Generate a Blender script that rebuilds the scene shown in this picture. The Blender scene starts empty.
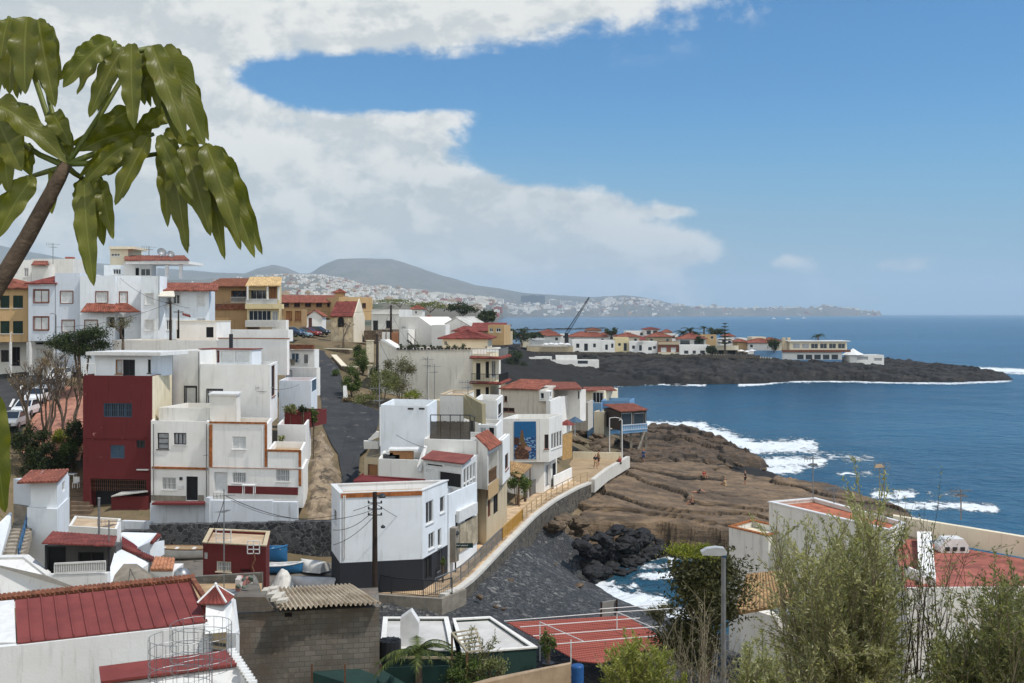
import bpy,math,random
import numpy as np
from mathutils import Vector,Matrix,noise as mnoise
sc = bpy.context.scene
col = sc.collection
rnd = random.Random(11)
rad = math.radians
# ---------------------------------------------------------------- camera
F,HOR,H = 1138.0,313.4,24.0
cam_d = bpy.data.cameras.new('camera');cam = bpy.data.objects.new('camera',cam_d);col.objects.link(cam)
cam.location = (0,0,H);cam.rotation_euler = (rad(90),0,0)
cam_d.sensor_width = 36;cam_d.lens = 36 * F / 1024
cam_d.shift_y = (HOR - 341.5) / 1024
cam_d.clip_start = 0.1;cam_d.clip_end = 120000
sc.camera = cam
# ---------------------------------------------------------------- light
SUN_EL,SUN_AZ = rad(60),rad(112)          # azimuth measured from +Y (view direction) towards +X
EXPO = 0.66
sd = bpy.data.lights.new('sun','SUN');so = bpy.data.objects.new('sun',sd);col.objects.link(so)
sd.energy = 2.35;sd.angle = rad(1.5);sd.color = (1.0,0.95,0.87)
sdir = Vector((math.sin(SUN_AZ) * math.cos(SUN_EL),math.cos(SUN_AZ) * math.cos(SUN_EL),math.sin(SUN_EL)))
so.rotation_euler = (-sdir).to_track_quat('-Z','Y').to_euler()
sc.view_settings.view_transform = 'Standard';sc.view_settings.look = 'None'
sc.view_settings.exposure = EXPO;sc.view_settings.gamma = 1
sc.cycles.max_bounces = 6;sc.cycles.diffuse_bounces = 3;sc.cycles.glossy_bounces = 3
sc.cycles.transmission_bounces = 4;sc.cycles.transparent_max_bounces = 8;sc.cycles.volume_bounces = 1
sc.cycles.use_denoising = True;sc.cycles.sample_clamp_indirect = 4
sc.cycles.caustics_reflective = False;sc.cycles.caustics_refractive = False
# ---------------------------------------------------------------- node helpers
class NT:
 def __init__(s,tree): s.t = tree;s.n = tree.nodes;s.l = tree.links;s.n.clear()
 def node(s,typ,**kw):
  nd = s.n.new(typ)
  for k,v in kw.items(): setattr(nd,k,v)
  return nd
 def put(s,inp,v):
  if isinstance(v,bpy.types.NodeSocket): s.l.new(v,inp)
  elif v is not None:
   if inp.type == 'RGBA' and not hasattr(v,'__len__'): v = (v,v,v,1)
   if inp.type == 'RGBA' and len(v) == 3: v = (*v,1)
   inp.default_value = v
 def math(s,op,a,b=None,c=None,clamp=False):
  nd = s.node('ShaderNodeMath',operation=op,use_clamp=clamp)
  for i,v in enumerate((a,b,c)):
   if v is not None: s.put(nd.inputs[i],v)
  return nd.outputs[0]
 def mix(s,f,a,b,typ='MIX'):
  nd = s.node('ShaderNodeMix',data_type='RGBA',blend_type=typ)
  s.put(nd.inputs[0],f);s.put(nd.inputs[6],a);s.put(nd.inputs[7],b)
  return nd.outputs[2]
 def noise(s,vec,scale,detail=4,rough=0.55,dist=0.0):
  nd = s.node('ShaderNodeTexNoise')
  s.put(nd.inputs['Vector'],vec);s.put(nd.inputs['Scale'],scale);s.put(nd.inputs['Detail'],detail)
  s.put(nd.inputs['Roughness'],rough);s.put(nd.inputs['Distortion'],dist)
  return nd.outputs['Fac']
 def ramp(s,f,stops,interp='LINEAR'):
  nd = s.node('ShaderNodeValToRGB');cr = nd.color_ramp;cr.interpolation = interp
  while len(cr.elements) > 1: cr.elements.remove(cr.elements[-1])
  for i,(p,c) in enumerate(stops):
   e = cr.elements[0] if i == 0 else cr.elements.new(p)
   e.position = p
   if not hasattr(c,'__len__'): c = (c,c,c)
   e.color = (*c,1) if len(c) == 3 else c
  s.put(nd.inputs[0],f);return nd.outputs[0]
 def mapr(s,v,a,b,c=0.0,d=1.0,smooth=True):
  nd = s.node('ShaderNodeMapRange',interpolation_type='SMOOTHSTEP' if smooth else 'LINEAR')
  s.put(nd.inputs[0],v)
  for i,q in enumerate((a,b,c,d)): s.put(nd.inputs[i + 1],q)
  return nd.outputs[0]
 def comb(s,x,y,z):
  nd = s.node('ShaderNodeCombineXYZ')
  for i,v in enumerate((x,y,z)): s.put(nd.inputs[i],v)
  return nd.outputs[0]
 def sep(s,v):
  nd = s.node('ShaderNodeSeparateXYZ');s.put(nd.inputs[0],v);return nd.outputs
 def bump(s,h,strength=0.3,dist=0.05):
  nd = s.node('ShaderNodeBump');s.put(nd.inputs['Height'],h);s.put(nd.inputs['Strength'],strength)
  s.put(nd.inputs['Distance'],dist);return nd.outputs[0]
# ---------------------------------------------------------------- sky with clouds
SKY = 0.12
wd = bpy.data.worlds.new('World');sc.world = wd;wd.use_nodes = True
wd.cycles.sampling_method = 'MANUAL';wd.cycles.sample_map_resolution = 512
def build_world():
 t = NT(wd.node_tree)
 sky = t.node('ShaderNodeTexSky',sky_type='NISHITA',sun_disc=False)
 sky.sun_elevation = SUN_EL;sky.sun_rotation = SUN_AZ
 sky.altitude = 0;sky.air_density = 1.0;sky.dust_density = 0.6;sky.ozone_density = 2.5
 tc = t.node('ShaderNodeTexCoord');x,y,z = t.sep(tc.outputs['Generated'])
 az = t.math('ARCTAN2',x,y)
 hl = t.math('SQRT',t.math('ADD',t.math('MULTIPLY',x,x),t.math('MULTIPLY',y,y)))
 el = t.math('DIVIDE',z,t.math('MAXIMUM',hl,0.05))
 p = t.comb(az,t.math('MULTIPLY',el,1.5),0.37)
 p2 = t.comb(t.math('ADD',az,0.012),t.math('MULTIPLY_ADD',el,1.5,0.028),0.37)
 field = None
 blobs = [  # azimuth, tan(elevation), their radii (in units of 1/1138) and a weight
  (-560,170,240,300,1.3),(-330,300,260,60,1.2),(-120,330,260,50,1.2),(60,318,130,20,.5),(-350,80,190,120,1.2),(-300,170,70,50,.9),
  (-215,120,110,50,1.0),(-150,78,130,56,1.0),(-50,62,110,46,.95),(60,68,100,30,.9),(128,62,50,24,.62),(-130,176,80,16,.75),(-70,198,50,10,.75),(-160,150,70,24,.8),(-60,118,80,14,.6),(60,108,80,14,.65),
  (158,101,26,6,.7),(190,62,24,14,.55),(272,50,26,8,.6),(380,46,28,8,.6),(40,20,380,22,.3),
  (-150,228,125,26,-1.2),(-245,236,40,26,-.5),(-20,165,50,36,-.5),(-1500,500,800,700,1.0),(3400,500,900,900,1.1),(-3400,500,900,900,1.1),(2200,260,600,200,.6)]  # includes unseen cloud cover behind the camera, added for neutral fill light
 for a0,e0,ra,re,w in blobs:
  da = t.math('DIVIDE',t.math('SUBTRACT',az,a0 / F),ra / F)
  de = t.math('DIVIDE',t.math('SUBTRACT',el,e0 / F),re / F)
  q = t.math('ADD',t.math('MULTIPLY',da,da),t.math('MULTIPLY',de,de))
  g = t.math('MULTIPLY',t.math('POWER',2.718,t.math('MULTIPLY',q,-0.8)),w)
  field = g if field is None else t.math('ADD',field,g)
 field = t.math('MINIMUM',field,1.1)
 def puff(v): return t.math('ADD',t.math('MULTIPLY',t.math('SUBTRACT',t.noise(v,8.0,8,0.6,0.35),0.5),2.5),t.math('MULTIPLY',t.math('SUBTRACT',t.noise(v,26.0,4,0.62,0.2),0.5),1.1))
 pa,pb = puff(p),puff(p2)
 dens = t.math('ADD',field,pa)
 mask = t.math('MULTIPLY',t.mapr(dens,0.26,0.84),t.mapr(field,0.10,0.34))
 relief = t.math('SUBTRACT',pa,pb)
 shade = t.math('ADD',t.mapr(relief,-0.26,0.26),t.math('MULTIPLY',t.math('SUBTRACT',t.noise(p,4.0,4,0.5),0.5),1.6),clamp=True)
 thin = t.mapr(dens,0.5,1.3,1.0,0.45)
 shade = t.math('MULTIPLY_ADD',thin,0.45,t.math('MULTIPLY',shade,0.72),clamp=True)
 lowdark = t.mapr(el,0.0,0.16)
 K = 2 ** -EXPO / SKY
 c_hi = (0.88 * K,0.88 * K,0.865 * K);c_lo = (0.48 * K,0.54 * K,0.58 * K)
 cc = t.mix(shade,c_lo,c_hi)
 cc = t.mix(lowdark,t.mix(0.45,c_lo,cc),cc)
 k_side = t.mapr(t.math('ABSOLUTE',az),0.75,1.5,1.0,1.75)   # unseen clouds beside and behind the camera, brightened to add fill light
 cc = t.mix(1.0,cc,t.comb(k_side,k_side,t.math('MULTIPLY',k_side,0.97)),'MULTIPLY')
 skyc = t.mix(1.0,sky.outputs[0],(0.22,0.46,0.62),'MULTIPLY')
 va,ve = t.math('DIVIDE',t.math('ADD',az,260 / F),420 / F),t.math('DIVIDE',t.math('SUBTRACT',el,35 / F),62 / F)
 veil = t.math('POWER',2.718,t.math('MULTIPLY',t.math('ADD',t.math('MULTIPLY',va,va),t.math('MULTIPLY',ve,ve)),-0.8))
 veil = t.math('MULTIPLY',veil,t.math('MULTIPLY_ADD',t.noise(p,6.0,5,0.6),0.9,0.55),clamp=True)
 hz = t.mapr(el,0.0,0.20,0.85,0.0)
 skyc = t.mix(hz,skyc,(0.22 * K,0.41 * K,0.57 * K))
 skyc = t.mix(veil,skyc,(0.43 * K,0.50 * K,0.55 * K))
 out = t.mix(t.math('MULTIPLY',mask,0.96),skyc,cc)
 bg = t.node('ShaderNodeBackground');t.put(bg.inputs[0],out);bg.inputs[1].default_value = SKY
 wo = t.node('ShaderNodeOutputWorld');t.l.new(bg.outputs[0],wo.inputs[0])
build_world()
# ---------------------------------------------------------------- picture <-> place
def pt(px,py,Y): return Vector(((px - 512) * Y / F,Y,H - (py - HOR) * Y / F))
def gz(px,py,z):
 Y = (H - z) * F / (py - HOR);return Vector(((px - 512) * Y / F,Y,z))
def xof(px,Y): return (px - 512) * Y / F
def zof(py,Y): return H - (py - HOR) * Y / F
def lin(r,g,b):
 f = lambda c: c / 12.92 if c <= 0.04045 else ((c + 0.055) / 1.055) ** 2.4
 return (f(r / 255),f(g / 255),f(b / 255))
# ---------------------------------------------------------------- materials
MATS = {}
def pbr(key,c1,c2=None,scale=2.0,rough=0.85,bump=0.25,bscale=12.0,bdist=0.03,streak=0.0,spec=0.3,var=0.5,detail=6,metal=0.0,
  tiles=None,spots=None,trans=0.0,geo=False):
 if key in MATS: return MATS[key]
 m = bpy.data.materials.new(key);m.use_nodes = True;MATS[key] = m
 t = NT(m.node_tree)
 tc = t.node('ShaderNodeTexCoord')
 v = tc.outputs['Object']
 if geo: v = t.node('ShaderNodeNewGeometry').outputs['Position']
 if c2 is None: c2 = tuple(c * 0.82 for c in c1)
 n = t.noise(v,scale,detail,0.6)
 f = t.mapr(n,0.5 - 0.28 * var / 0.5,0.5 + 0.28 * var / 0.5)
 c = t.mix(f,c2,c1)
 if streak:
  x,y,z = t.sep(v)
  s = t.noise(t.comb(t.math('MULTIPLY',x,2.2),t.math('MULTIPLY',y,2.2),t.math('MULTIPLY',z,0.22)),1.6,5,0.65)
  s = t.mapr(s,0.52,0.75)
  c = t.mix(t.math('MULTIPLY',s,min(.8,streak * 1.35)),c,tuple(q * 0.42 * w for q,w in zip(c1,(1,.95,.86))))
 if spots:
  s = t.mapr(t.noise(v,spots[0],5,0.7),spots[1],spots[1] + 0.06)
  c = t.mix(s,c,spots[2])
 h = t.noise(v,bscale,5,0.6)
 if tiles:
  vo = t.node('ShaderNodeTexVoronoi');t.put(vo.inputs['Vector'],v);vo.inputs['Scale'].default_value = tiles
  k = t.math('MULTIPLY_ADD',t.sep(vo.outputs['Color'])[0],0.5,0.72)
  c = t.mix(1.0,c,t.comb(k,k,k),'MULTIPLY')
 b = t.node('ShaderNodeBsdfPrincipled')
 t.put(b.inputs['Base Color'],c);b.inputs['Roughness'].default_value = rough
 b.inputs['Specular IOR Level'].default_value = spec;b.inputs['Metallic'].default_value = metal
 if bump: t.put(b.inputs['Normal'],t.bump(h,bump,bdist))
 o = t.node('ShaderNodeOutputMaterial')
 if trans:
  tr = t.node('ShaderNodeBsdfTranslucent');t.put(tr.inputs[0],t.mix(1.0,c,(1.25,1.25,0.45),'MULTIPLY'))
  ms = t.node('ShaderNodeMixShader');ms.inputs[0].default_value = trans
  t.l.new(b.outputs[0],ms.inputs[1]);t.l.new(tr.outputs[0],ms.inputs[2]);t.l.new(ms.outputs[0],o.inputs[0])
 else: t.l.new(b.outputs[0],o.inputs[0])
 return m
def plaster(key,r,g,b,streak=0.35,spots=None):
 return pbr(key,lin(r,g,b),tuple(c * w for c,w in zip(lin(r,g,b),(.88,.87,.85))),scale=0.55,rough=0.9,bump=0.35,bscale=9,bdist=0.02,streak=streak,spots=spots or (.8,.64,tuple(c * w for c,w in zip(lin(r,g,b),(.84,.82,.78)))))
W_WHITE = plaster('white_plaster',236,235,232,.2)
W_COOL = plaster('cool_white_plaster',226,232,238,.25)
W_BLUE = plaster('pale_blue_plaster',205,213,224,.25)
W_GREY = plaster('grey_white_plaster',226,224,219,.3)
W_CREAM = plaster('cream_plaster',226,216,192,.35)
W_TAN = plaster('tan_plaster',194,178,150,.5)
W_OCHRE = plaster('ochre_plaster',190,160,118,.35)
W_YELLOW = plaster('yellow_plaster',222,206,164,.3)
W_BROWN = plaster('brown_brick_wall',168,138,102,.4)
W_RED = plaster('oxblood_paint',100,38,40,.4,spots=(1.3,0.665,lin(170,120,112)))
W_RED2 = plaster('maroon_paint',106,44,44,.3)
W_TERRA = plaster('terracotta_paint',166,98,84,.4)
W_BLACK = plaster('black_paint',46,48,54,.2)
W_DARKGREY = plaster('dark_grey_paint',92,92,92,.3)
W_BLUEPAINT = plaster('sky_blue_paint',112,152,190,.3)
TILE = pbr('terracotta_tiles',lin(154,92,74),lin(104,60,48),scale=1.6,rough=0.85,bump=.3,tiles=3.0)
TILE_RED = pbr('red_tiles',lin(136,70,62),lin(92,44,40),scale=1.6,rough=0.85,bump=.3,tiles=3.0)
TILE_BROWN = pbr('brown_tiles',lin(136,86,62),lin(94,56,42),scale=3,rough=0.9,bump=.3,tiles=3.0)
TILE_TAN = pbr('straw_coloured_tiles',lin(178,148,106),lin(134,102,68),scale=2.5,rough=0.9,bump=.3,tiles=3.0)
TRIM_ORANGE = pbr('orange_brown_tile_trim',lin(170,106,58),lin(128,74,40),scale=6,tiles=5.0)
FLOOR_TERRA = pbr('terracotta_roof_floor',lin(182,112,84),lin(150,88,66),scale=1.2,tiles=2.5,bump=.1)
ROOF_GREY = pbr('grey_roof_coating',lin(196,196,192),lin(158,156,150),scale=0.8,bump=.2,streak=0)
ROOF_TAN = pbr('tan_roof_floor',lin(200,178,150),lin(160,136,108),scale=0.8,bump=.2)
ROOF_PAINT = pbr('red_roof_paint',lin(138,78,68),lin(108,58,52),scale=1.0,bump=.2,spots=(1.5,.68,lin(190,150,130)))
WOOD_DARK = pbr('dark_wood',lin(62,44,34),lin(40,28,22),scale=4,bump=.3)
WOOD_MID = pbr('weathered_wood',lin(120,92,66),lin(86,64,46),scale=4,bump=.3)
FRAME_W = pbr('white_painted_frame',lin(222,222,220),scale=3,rough=.5,bump=.05)
FRAME_BR = pbr('brown_frame',lin(120,74,58),scale=3,rough=.6,bump=.05)
FRAME_DK = pbr('dark_frame',lin(48,48,50),scale=3,rough=.5,bump=.05)
SHUT_W = pbr('pale_shutter',lin(212,214,214),lin(196,198,198),scale=3,rough=.6,bump=.05)
SHUT_G = pbr('dark_green_shutter',lin(30,52,44),scale=3,rough=.5,bump=.05)
SHUT_B = pbr('slate_blue_shutter',lin(70,92,112),scale=3,rough=.5,bump=.05)
SHUT_BK = pbr('tan_wood_shutter',lin(150,108,70),scale=3,rough=.6,bump=.05)
DOOR_BR = pbr('brown_door',lin(104,66,56),scale=3,rough=.5,bump=.1)
GLASS = pbr('window_glass',(0.025,0.032,0.04),scale=1,rough=.06,bump=0,spec=.6)
CURTAIN = pbr('net_curtain_behind_glass',lin(178,180,182),lin(140,142,146),scale=2,rough=.3,bump=0,spec=.5)
VOID = pbr('dark_room_interior',(0.018,0.018,0.02),scale=1,rough=.9,bump=0)  # near-black sheet: the shade inside open rooms and recesses painted as colour
METAL_G = pbr('galvanised_metal',lin(150,152,154),lin(120,122,124),scale=4,rough=.45,bump=.05,metal=.6)
METAL_DK = pbr('dark_metal',lin(52,54,58),scale=4,rough=.5,bump=.05,metal=.3)
METAL_W = pbr('white_metal',lin(220,220,218),scale=4,rough=.45,bump=.03)
METAL_RU = pbr('rusty_metal',lin(120,84,62),lin(84,56,42),scale=6,rough=.8,bump=.2)
METAL_BL = pbr('blue_painted_metal',lin(50,92,128),scale=4,rough=.5,bump=.05)
CONC = pbr('bare_concrete',lin(150,142,130),lin(112,106,96),scale=1.4,bump=.4,streak=.3)
STONE_DK = None
# ---------------------------------------------------------------- mesh builder
OFF = {}
class MB:
 def __init__(s): s.v = [];s.f = [];s.mi = [];s.cur = 0
 def poly(s,pts):
  b = len(s.v);s.v += [Vector(p) for p in pts];s.f.append(tuple(range(b,b + len(pts))));s.mi.append(s.cur)
 def obox(s,o,u,v,w):
  o,u,v,w = map(Vector,(o,u,v,w));b = len(s.v)
  if u.cross(v).dot(w) < 0: o = o + u;u = -u
  s.v += [o,o + u,o + u + v,o + v,o + w,o + u + w,o + u + v + w,o + v + w]
  for q in ((3,2,1,0),(4,5,6,7),(0,1,5,4),(1,2,6,5),(2,3,7,6),(3,0,4,7)):
   s.f.append(tuple(b + i for i in q));s.mi.append(s.cur)
 def box(s,x0,y0,z0,x1,y1,z1): s.obox((x0,y0,z0),(x1 - x0,0,0),(0,y1 - y0,0),(0,0,z1 - z0))
 def bar(s,a,b,w,h=None):
  a,b = Vector(a),Vector(b);h = h or w;d = (b - a)
  if d.length < 1e-6: return
  n = d.normalized();up = Vector((0,0,1)) if abs(n.z) < .95 else Vector((0,1,0))
  u = n.cross(up).normalized();v = u.cross(n)
  s.obox(a - u * w / 2 - v * h / 2,u * w,v * h,d)
 def tube(s,pts,r,n=6,cap=True):
  pts = [Vector(p) for p in pts];k = len(pts)
  rs = r if hasattr(r,'__len__') else [r] * k
  base = len(s.v);u = None
  for i,p in enumerate(pts):
   d = (pts[min(i + 1,k - 1)] - pts[max(i - 1,0)]);d = d.normalized() if d.length > 1e-9 else Vector((0,0,1))
   if u is None:
    a = Vector((0,0,1)) if abs(d.z) < .9 else Vector((1,0,0));u = d.cross(a).normalized()
   else:
    u = (u - d * u.dot(d));u = u.normalized() if u.length > 1e-6 else d.orthogonal().normalized()
   w = d.cross(u)
   for j in range(n):
    a = 2 * math.pi * j / n;s.v.append(p + (u * math.cos(a) + w * math.sin(a)) * rs[i])
  for i in range(k - 1):
   for j in range(n):
    a = base + i * n + j;b = base + i * n + (j + 1) % n
    s.f.append((a,b,b + n,a + n));s.mi.append(s.cur)
  if cap:
   s.f.append(tuple(base + j for j in reversed(range(n))));s.mi.append(s.cur)
   s.f.append(tuple(base + (k - 1) * n + j for j in range(n)));s.mi.append(s.cur)
 def prism(s,poly,ext):
  poly = [Vector(p) for p in poly];ext = Vector(ext);n = len(poly);b = len(s.v)
  nrm = sum(((poly[i] - poly[0]).cross(poly[(i + 1) % n] - poly[0]) for i in range(1,n)),Vector())
  if nrm.dot(ext) > 0: poly.reverse()
  s.v += poly + [p + ext for p in poly]
  s.f.append(tuple(range(b,b + n)));s.f.append(tuple(b + n + i for i in reversed(range(n))));s.mi += [s.cur] * 2
  for i in range(n):
   j = (i + 1) % n;s.f.append((b + j,b + i,b + n + i,b + n + j));s.mi.append(s.cur)
 def lathe(s,c,prof,n=12):
  c = Vector(c);b = len(s.v)
  for r,z in prof:
   for j in range(n):
    a = 2 * math.pi * j / n;s.v.append(c + Vector((r * math.cos(a),r * math.sin(a),z)))
  for i in range(len(prof) - 1):
   for j in range(n):
    a = b + i * n + j;q = b + i * n + (j + 1) % n
    s.f.append((a,q,q + n,a + n));s.mi.append(s.cur)
  s.f.append(tuple(b + j for j in reversed(range(n))));s.f.append(tuple(b + (len(prof) - 1) * n + j for j in range(n)));s.mi += [s.cur] * 2
 def build(s,name,mats,parent=None,smooth=False):
  me = bpy.data.meshes.new(name)
  off = OFF.get(parent.name,Vector()) if parent else Vector()
  me.from_pydata([v - off for v in s.v],[],s.f)
  if not isinstance(mats,(list,tuple)): mats = [mats]
  for m in mats: me.materials.append(m)
  if len(mats) > 1: me.polygons.foreach_set('material_index',s.mi)
  if smooth: me.polygons.foreach_set('use_smooth',[True] * len(me.polygons))
  me.update()
  o = bpy.data.objects.new(name,me);col.objects.link(o)
  if parent: o.parent = parent
  OFF[o.name] = off
  return o
def tag(o,label,cat,group=None,kind=None):
 if kind: o['kind'] = kind
 if label: o['label'] = label
 if cat: o['category'] = cat
 if group: o['group'] = group
 return o
def thing(name,label,cat,loc,group=None):
 o = bpy.data.objects.new(name,None);o.empty_display_size = .3;col.objects.link(o);o.location = loc
 OFF[o.name] = Vector(loc);return tag(o,label,cat,group)
def solo(mb,name,mats,label,cat,group=None,smooth=False,base=None):
 """a thing that is one mesh, its origin at its base"""
 if base is None:
  n = max(1,len(mb.v));base = Vector((sum(v.x for v in mb.v) / n,sum(v.y for v in mb.v) / n,min(v.z for v in mb.v)))
 o = mb.build(name,mats,None,smooth);b = Vector(base)
 o.data.transform(Matrix.Translation(-b));o.location = b;OFF[o.name] = b
 return tag(o,label,cat,group)
def struct(mb,name,mats,smooth=False):
 o = mb.build(name,mats,None,smooth);o['kind'] = 'structure';return o
def copy_tree(o,loc=None,rz=None,label=None,scale=None):
 kids = [c for c in bpy.data.objects if c.parent == o] if o.name not in KIDS else KIDS[o.name]
 KIDS[o.name] = kids
 def rec(a,p):
  c = a.copy();col.objects.link(c)
  if p: c.parent = p
  if a.name not in KIDS: KIDS[a.name] = list(a.children)
  for ch in KIDS[a.name]: rec(ch,c)
  return c
 r = rec(o,None)
 if loc is not None: r.location = loc
 if rz is not None: r.rotation_euler = (0,0,rz)
 if label: r['label'] = label
 if scale: r.scale = (scale,) * 3
 return r
KIDS = {}
# ---------------------------------------------------------------- building blocks
class Block:
 """a box of a building: front corners A and B given as (px, distance), top and bottom as picture rows at corner ref"""
 def __init__(s,house,A,B,depth=None,top=None,bot=None,ref='A',z0=None,z1=None,wall=None,par=0.6,roof=None,th=0.18,cap=None,C=None,D=None):
  s.h = house;s.wallm = wall;s.par = par;s.roofm = roof;s.th = th;s.cap = cap
  a = Vector((xof(*A),A[1],0));b = Vector((xof(*B),B[1],0))
  Yr = A[1] if ref == 'A' else B[1]
  s.z1 = zof(top,Yr) if z1 is None else z1
  s.z0 = zof(bot,Yr) if z0 is None else z0
  s.u = (b - a).normalized();s.w = (b - a).length;s.v = Vector((-s.u.y,s.u.x,0));s.o = a
  if C: c = Vector((xof(*C),C[1],0))
  else: c = b + s.v * depth
  if D: d = Vector((xof(*D),D[1],0))
  else: d = a + (c - b)
  s.c = [a,b,c,d];s.d = ((c - b).length + (d - a).length) / 2
  if C: s.v = ((c - b) + (d - a)).normalized()
  s.faces = {}
  for k,(p,q) in zip('frkl',((a,b),(b,c),(c,d),(d,a))):
   dr = (q - p).normalized();s.faces[k] = (p,dr,Vector((dr.y,-dr.x,0)),(q - p).length)
  s.holes = {k: [] for k in s.faces}
 def P(s,a,b,z):
  a,b = a / s.w,b / s.d;c = s.c
  return c[0].lerp(c[1],a).lerp(c[3].lerp(c[2],a),b) + Vector((0,0,z))
 def hit(s,face,px,py):
  o,dr,n,L = s.faces[face];d = Vector(((px - 512) / F,1,-(py - HOR) / F));c = Vector((0,0,H))
  t = n.dot(o - c) / n.dot(d);p = c + d * t
  return (p - o).dot(dr),p.z
 def rect(s,face,x0,y0,x1,y1):
  a,za = s.hit(face,x0,y0);b,zb = s.hit(face,x1,y1)
  L = s.faces[face][3]
  a,b = sorted((a,b));a = min(max(a,.06),L - .3);b = min(max(b,a + .2),L - .05)
  z0,z1 = sorted((za,zb));z0 = max(z0,s.z0 + .03);z1 = min(max(z1,z0 + .15),s.z1 - .05)
  return a,b,z0,z1
 def fp(s,face,a,z,n=0.0):
  o,dr,nn,L = s.faces[face];return o + dr * a + nn * n + Vector((0,0,z))
 def fbox(s,mb,face,a,b,z0,z1,n0,n1):
  o,dr,nn,L = s.faces[face]
  mb.obox(s.fp(face,a,z0,n0),dr * (b - a),nn * (n1 - n0),Vector((0,0,z1 - z0)))
 def win(s,face,x0,y0,x1,y1,style='glass',frame=FRAME_W,mull=(1,0),sill=True,surround=None,grille=False,rd=0.16,name=None,metres=None):
  r = metres or s.rect(face,x0,y0,x1,y1);a,b,z0,z1 = r
  s.holes[face].append((a,b,z0,z1,rd))
  g = .003
  fw = min(.07,(b - a) * .12)
  m = MB()
  A0,B0,Z0,Z1 = a + g,b - g,z0 + g,z1 - g
  n0,n1 = -rd + .04,-rd + .10
  s.fbox(m,face,A0,A0 + fw,Z0,Z1,n0,n1);s.fbox(m,face,B0 - fw,B0,Z0,Z1,n0,n1)
  s.fbox(m,face,A0 + fw,B0 - fw,Z0,Z0 + fw,n0,n1);s.fbox(m,face,A0 + fw,B0 - fw,Z1 - fw,Z1,n0,n1)
  for k in range(mull[0]):
   c = A0 + (B0 - A0) * (k + 1) / (mull[0] + 1);s.fbox(m,face,c - fw * .45,c + fw * .45,Z0 + fw,Z1 - fw,n0 + .005,n1 - .004)
  for k in range(mull[1]):
   c = Z0 + (Z1 - Z0) * (k + 1) / (mull[1] + 1);s.fbox(m,face,A0 + fw,B0 - fw,c - fw * .4,c + fw * .4,n0 + .01,n1 - .008)
  nm = name or ('door' if style in ('door','darkdoor','whitedoor','brdoor') else 'window')
  w = m.build(nm,frame,s.h)
  q = MB();mat = {'glass': GLASS,'curtain': CURTAIN,'void': VOID,'door': DOOR_BR,'darkdoor': FRAME_DK,'whitedoor': SHUT_W,'brdoor': DOOR_BR}.get(style)
  if style in ('shutw','shutg','shutb','shutt'):
   mat = {'shutw': SHUT_W,'shutg': SHUT_G,'shutb': SHUT_B,'shutt': SHUT_BK}[style]
   k = max(3,int((Z1 - Z0 - 2 * fw) / .11));hh = (Z1 - Z0 - 2 * fw) / k
   for i in range(k):
    zz = Z0 + fw + i * hh
    q.obox(s.fp(face,A0 + fw,zz,n0 + .02),s.faces[face][1] * (B0 - A0 - 2 * fw),s.faces[face][2] * -.025 + Vector((0,0,hh * .2)),Vector((0,0,hh * .86)) + s.faces[face][2] * .02)
   s.fbox(q,face,A0 + fw,B0 - fw,Z0 + fw,Z1 - fw,n0 - .028,n0 - .018)
   q.build('shutter',mat,w)
  else:
   s.fbox(q,face,A0 + fw * .5,B0 - fw * .5,Z0 + fw * .5,Z1 - fw * .5,n0 - .03,n0 - .012)
   q.build('pane' if nm == 'window' else 'door_leaf_or_void',mat,w)
  if sill and nm == 'window':
   q = MB();s.fbox(q,face,a - .06,b + .06,z0 - .07,z0 - .002,.003,.07);q.build('sill',sill if not isinstance(sill,bool) else frame,w)
  if surround:
   q = MB();e = .1
   for aa,bb,c0,c1 in ((a - e,a - .002,z0 - .002,z1 + e),(b + .002,b + e,z0 - .002,z1 + e),(a - .002,b + .002,z1 + .002,z1 + e)):
    s.fbox(q,face,aa,bb,c0,c1,.003,.035)
   q.build('surround',surround,w)
  if grille:
   q = MB();k = max(3,int((b - a) / .16))
   for i in range(k + 1):
    c = a + .03 + (b - a - .06) * i / k;s.fbox(q,face,c - .014,c + .014,z0 + .01,z1 - .01,-.05,-.02)
   s.fbox(q,face,a + .02,b - .02,(z0 + z1) / 2 - .015,(z0 + z1) / 2 + .015,-.052,-.022)
   q.build('grille',METAL_W if grille is True else grille,w)
  return w
 def band(s,face,x0,y0,x1,y1,mat,proud=.05,name='trim_band',metres=None):
  a,za = s.hit(face,x0,y0);b,zb = s.hit(face,x1,y1);z0,z1 = sorted((za,zb));a,b = sorted((a,b))
  m = MB();s.fbox(m,face,a,b,z0,z1,.003,proud);return m.build(name,mat,s.h)
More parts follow.
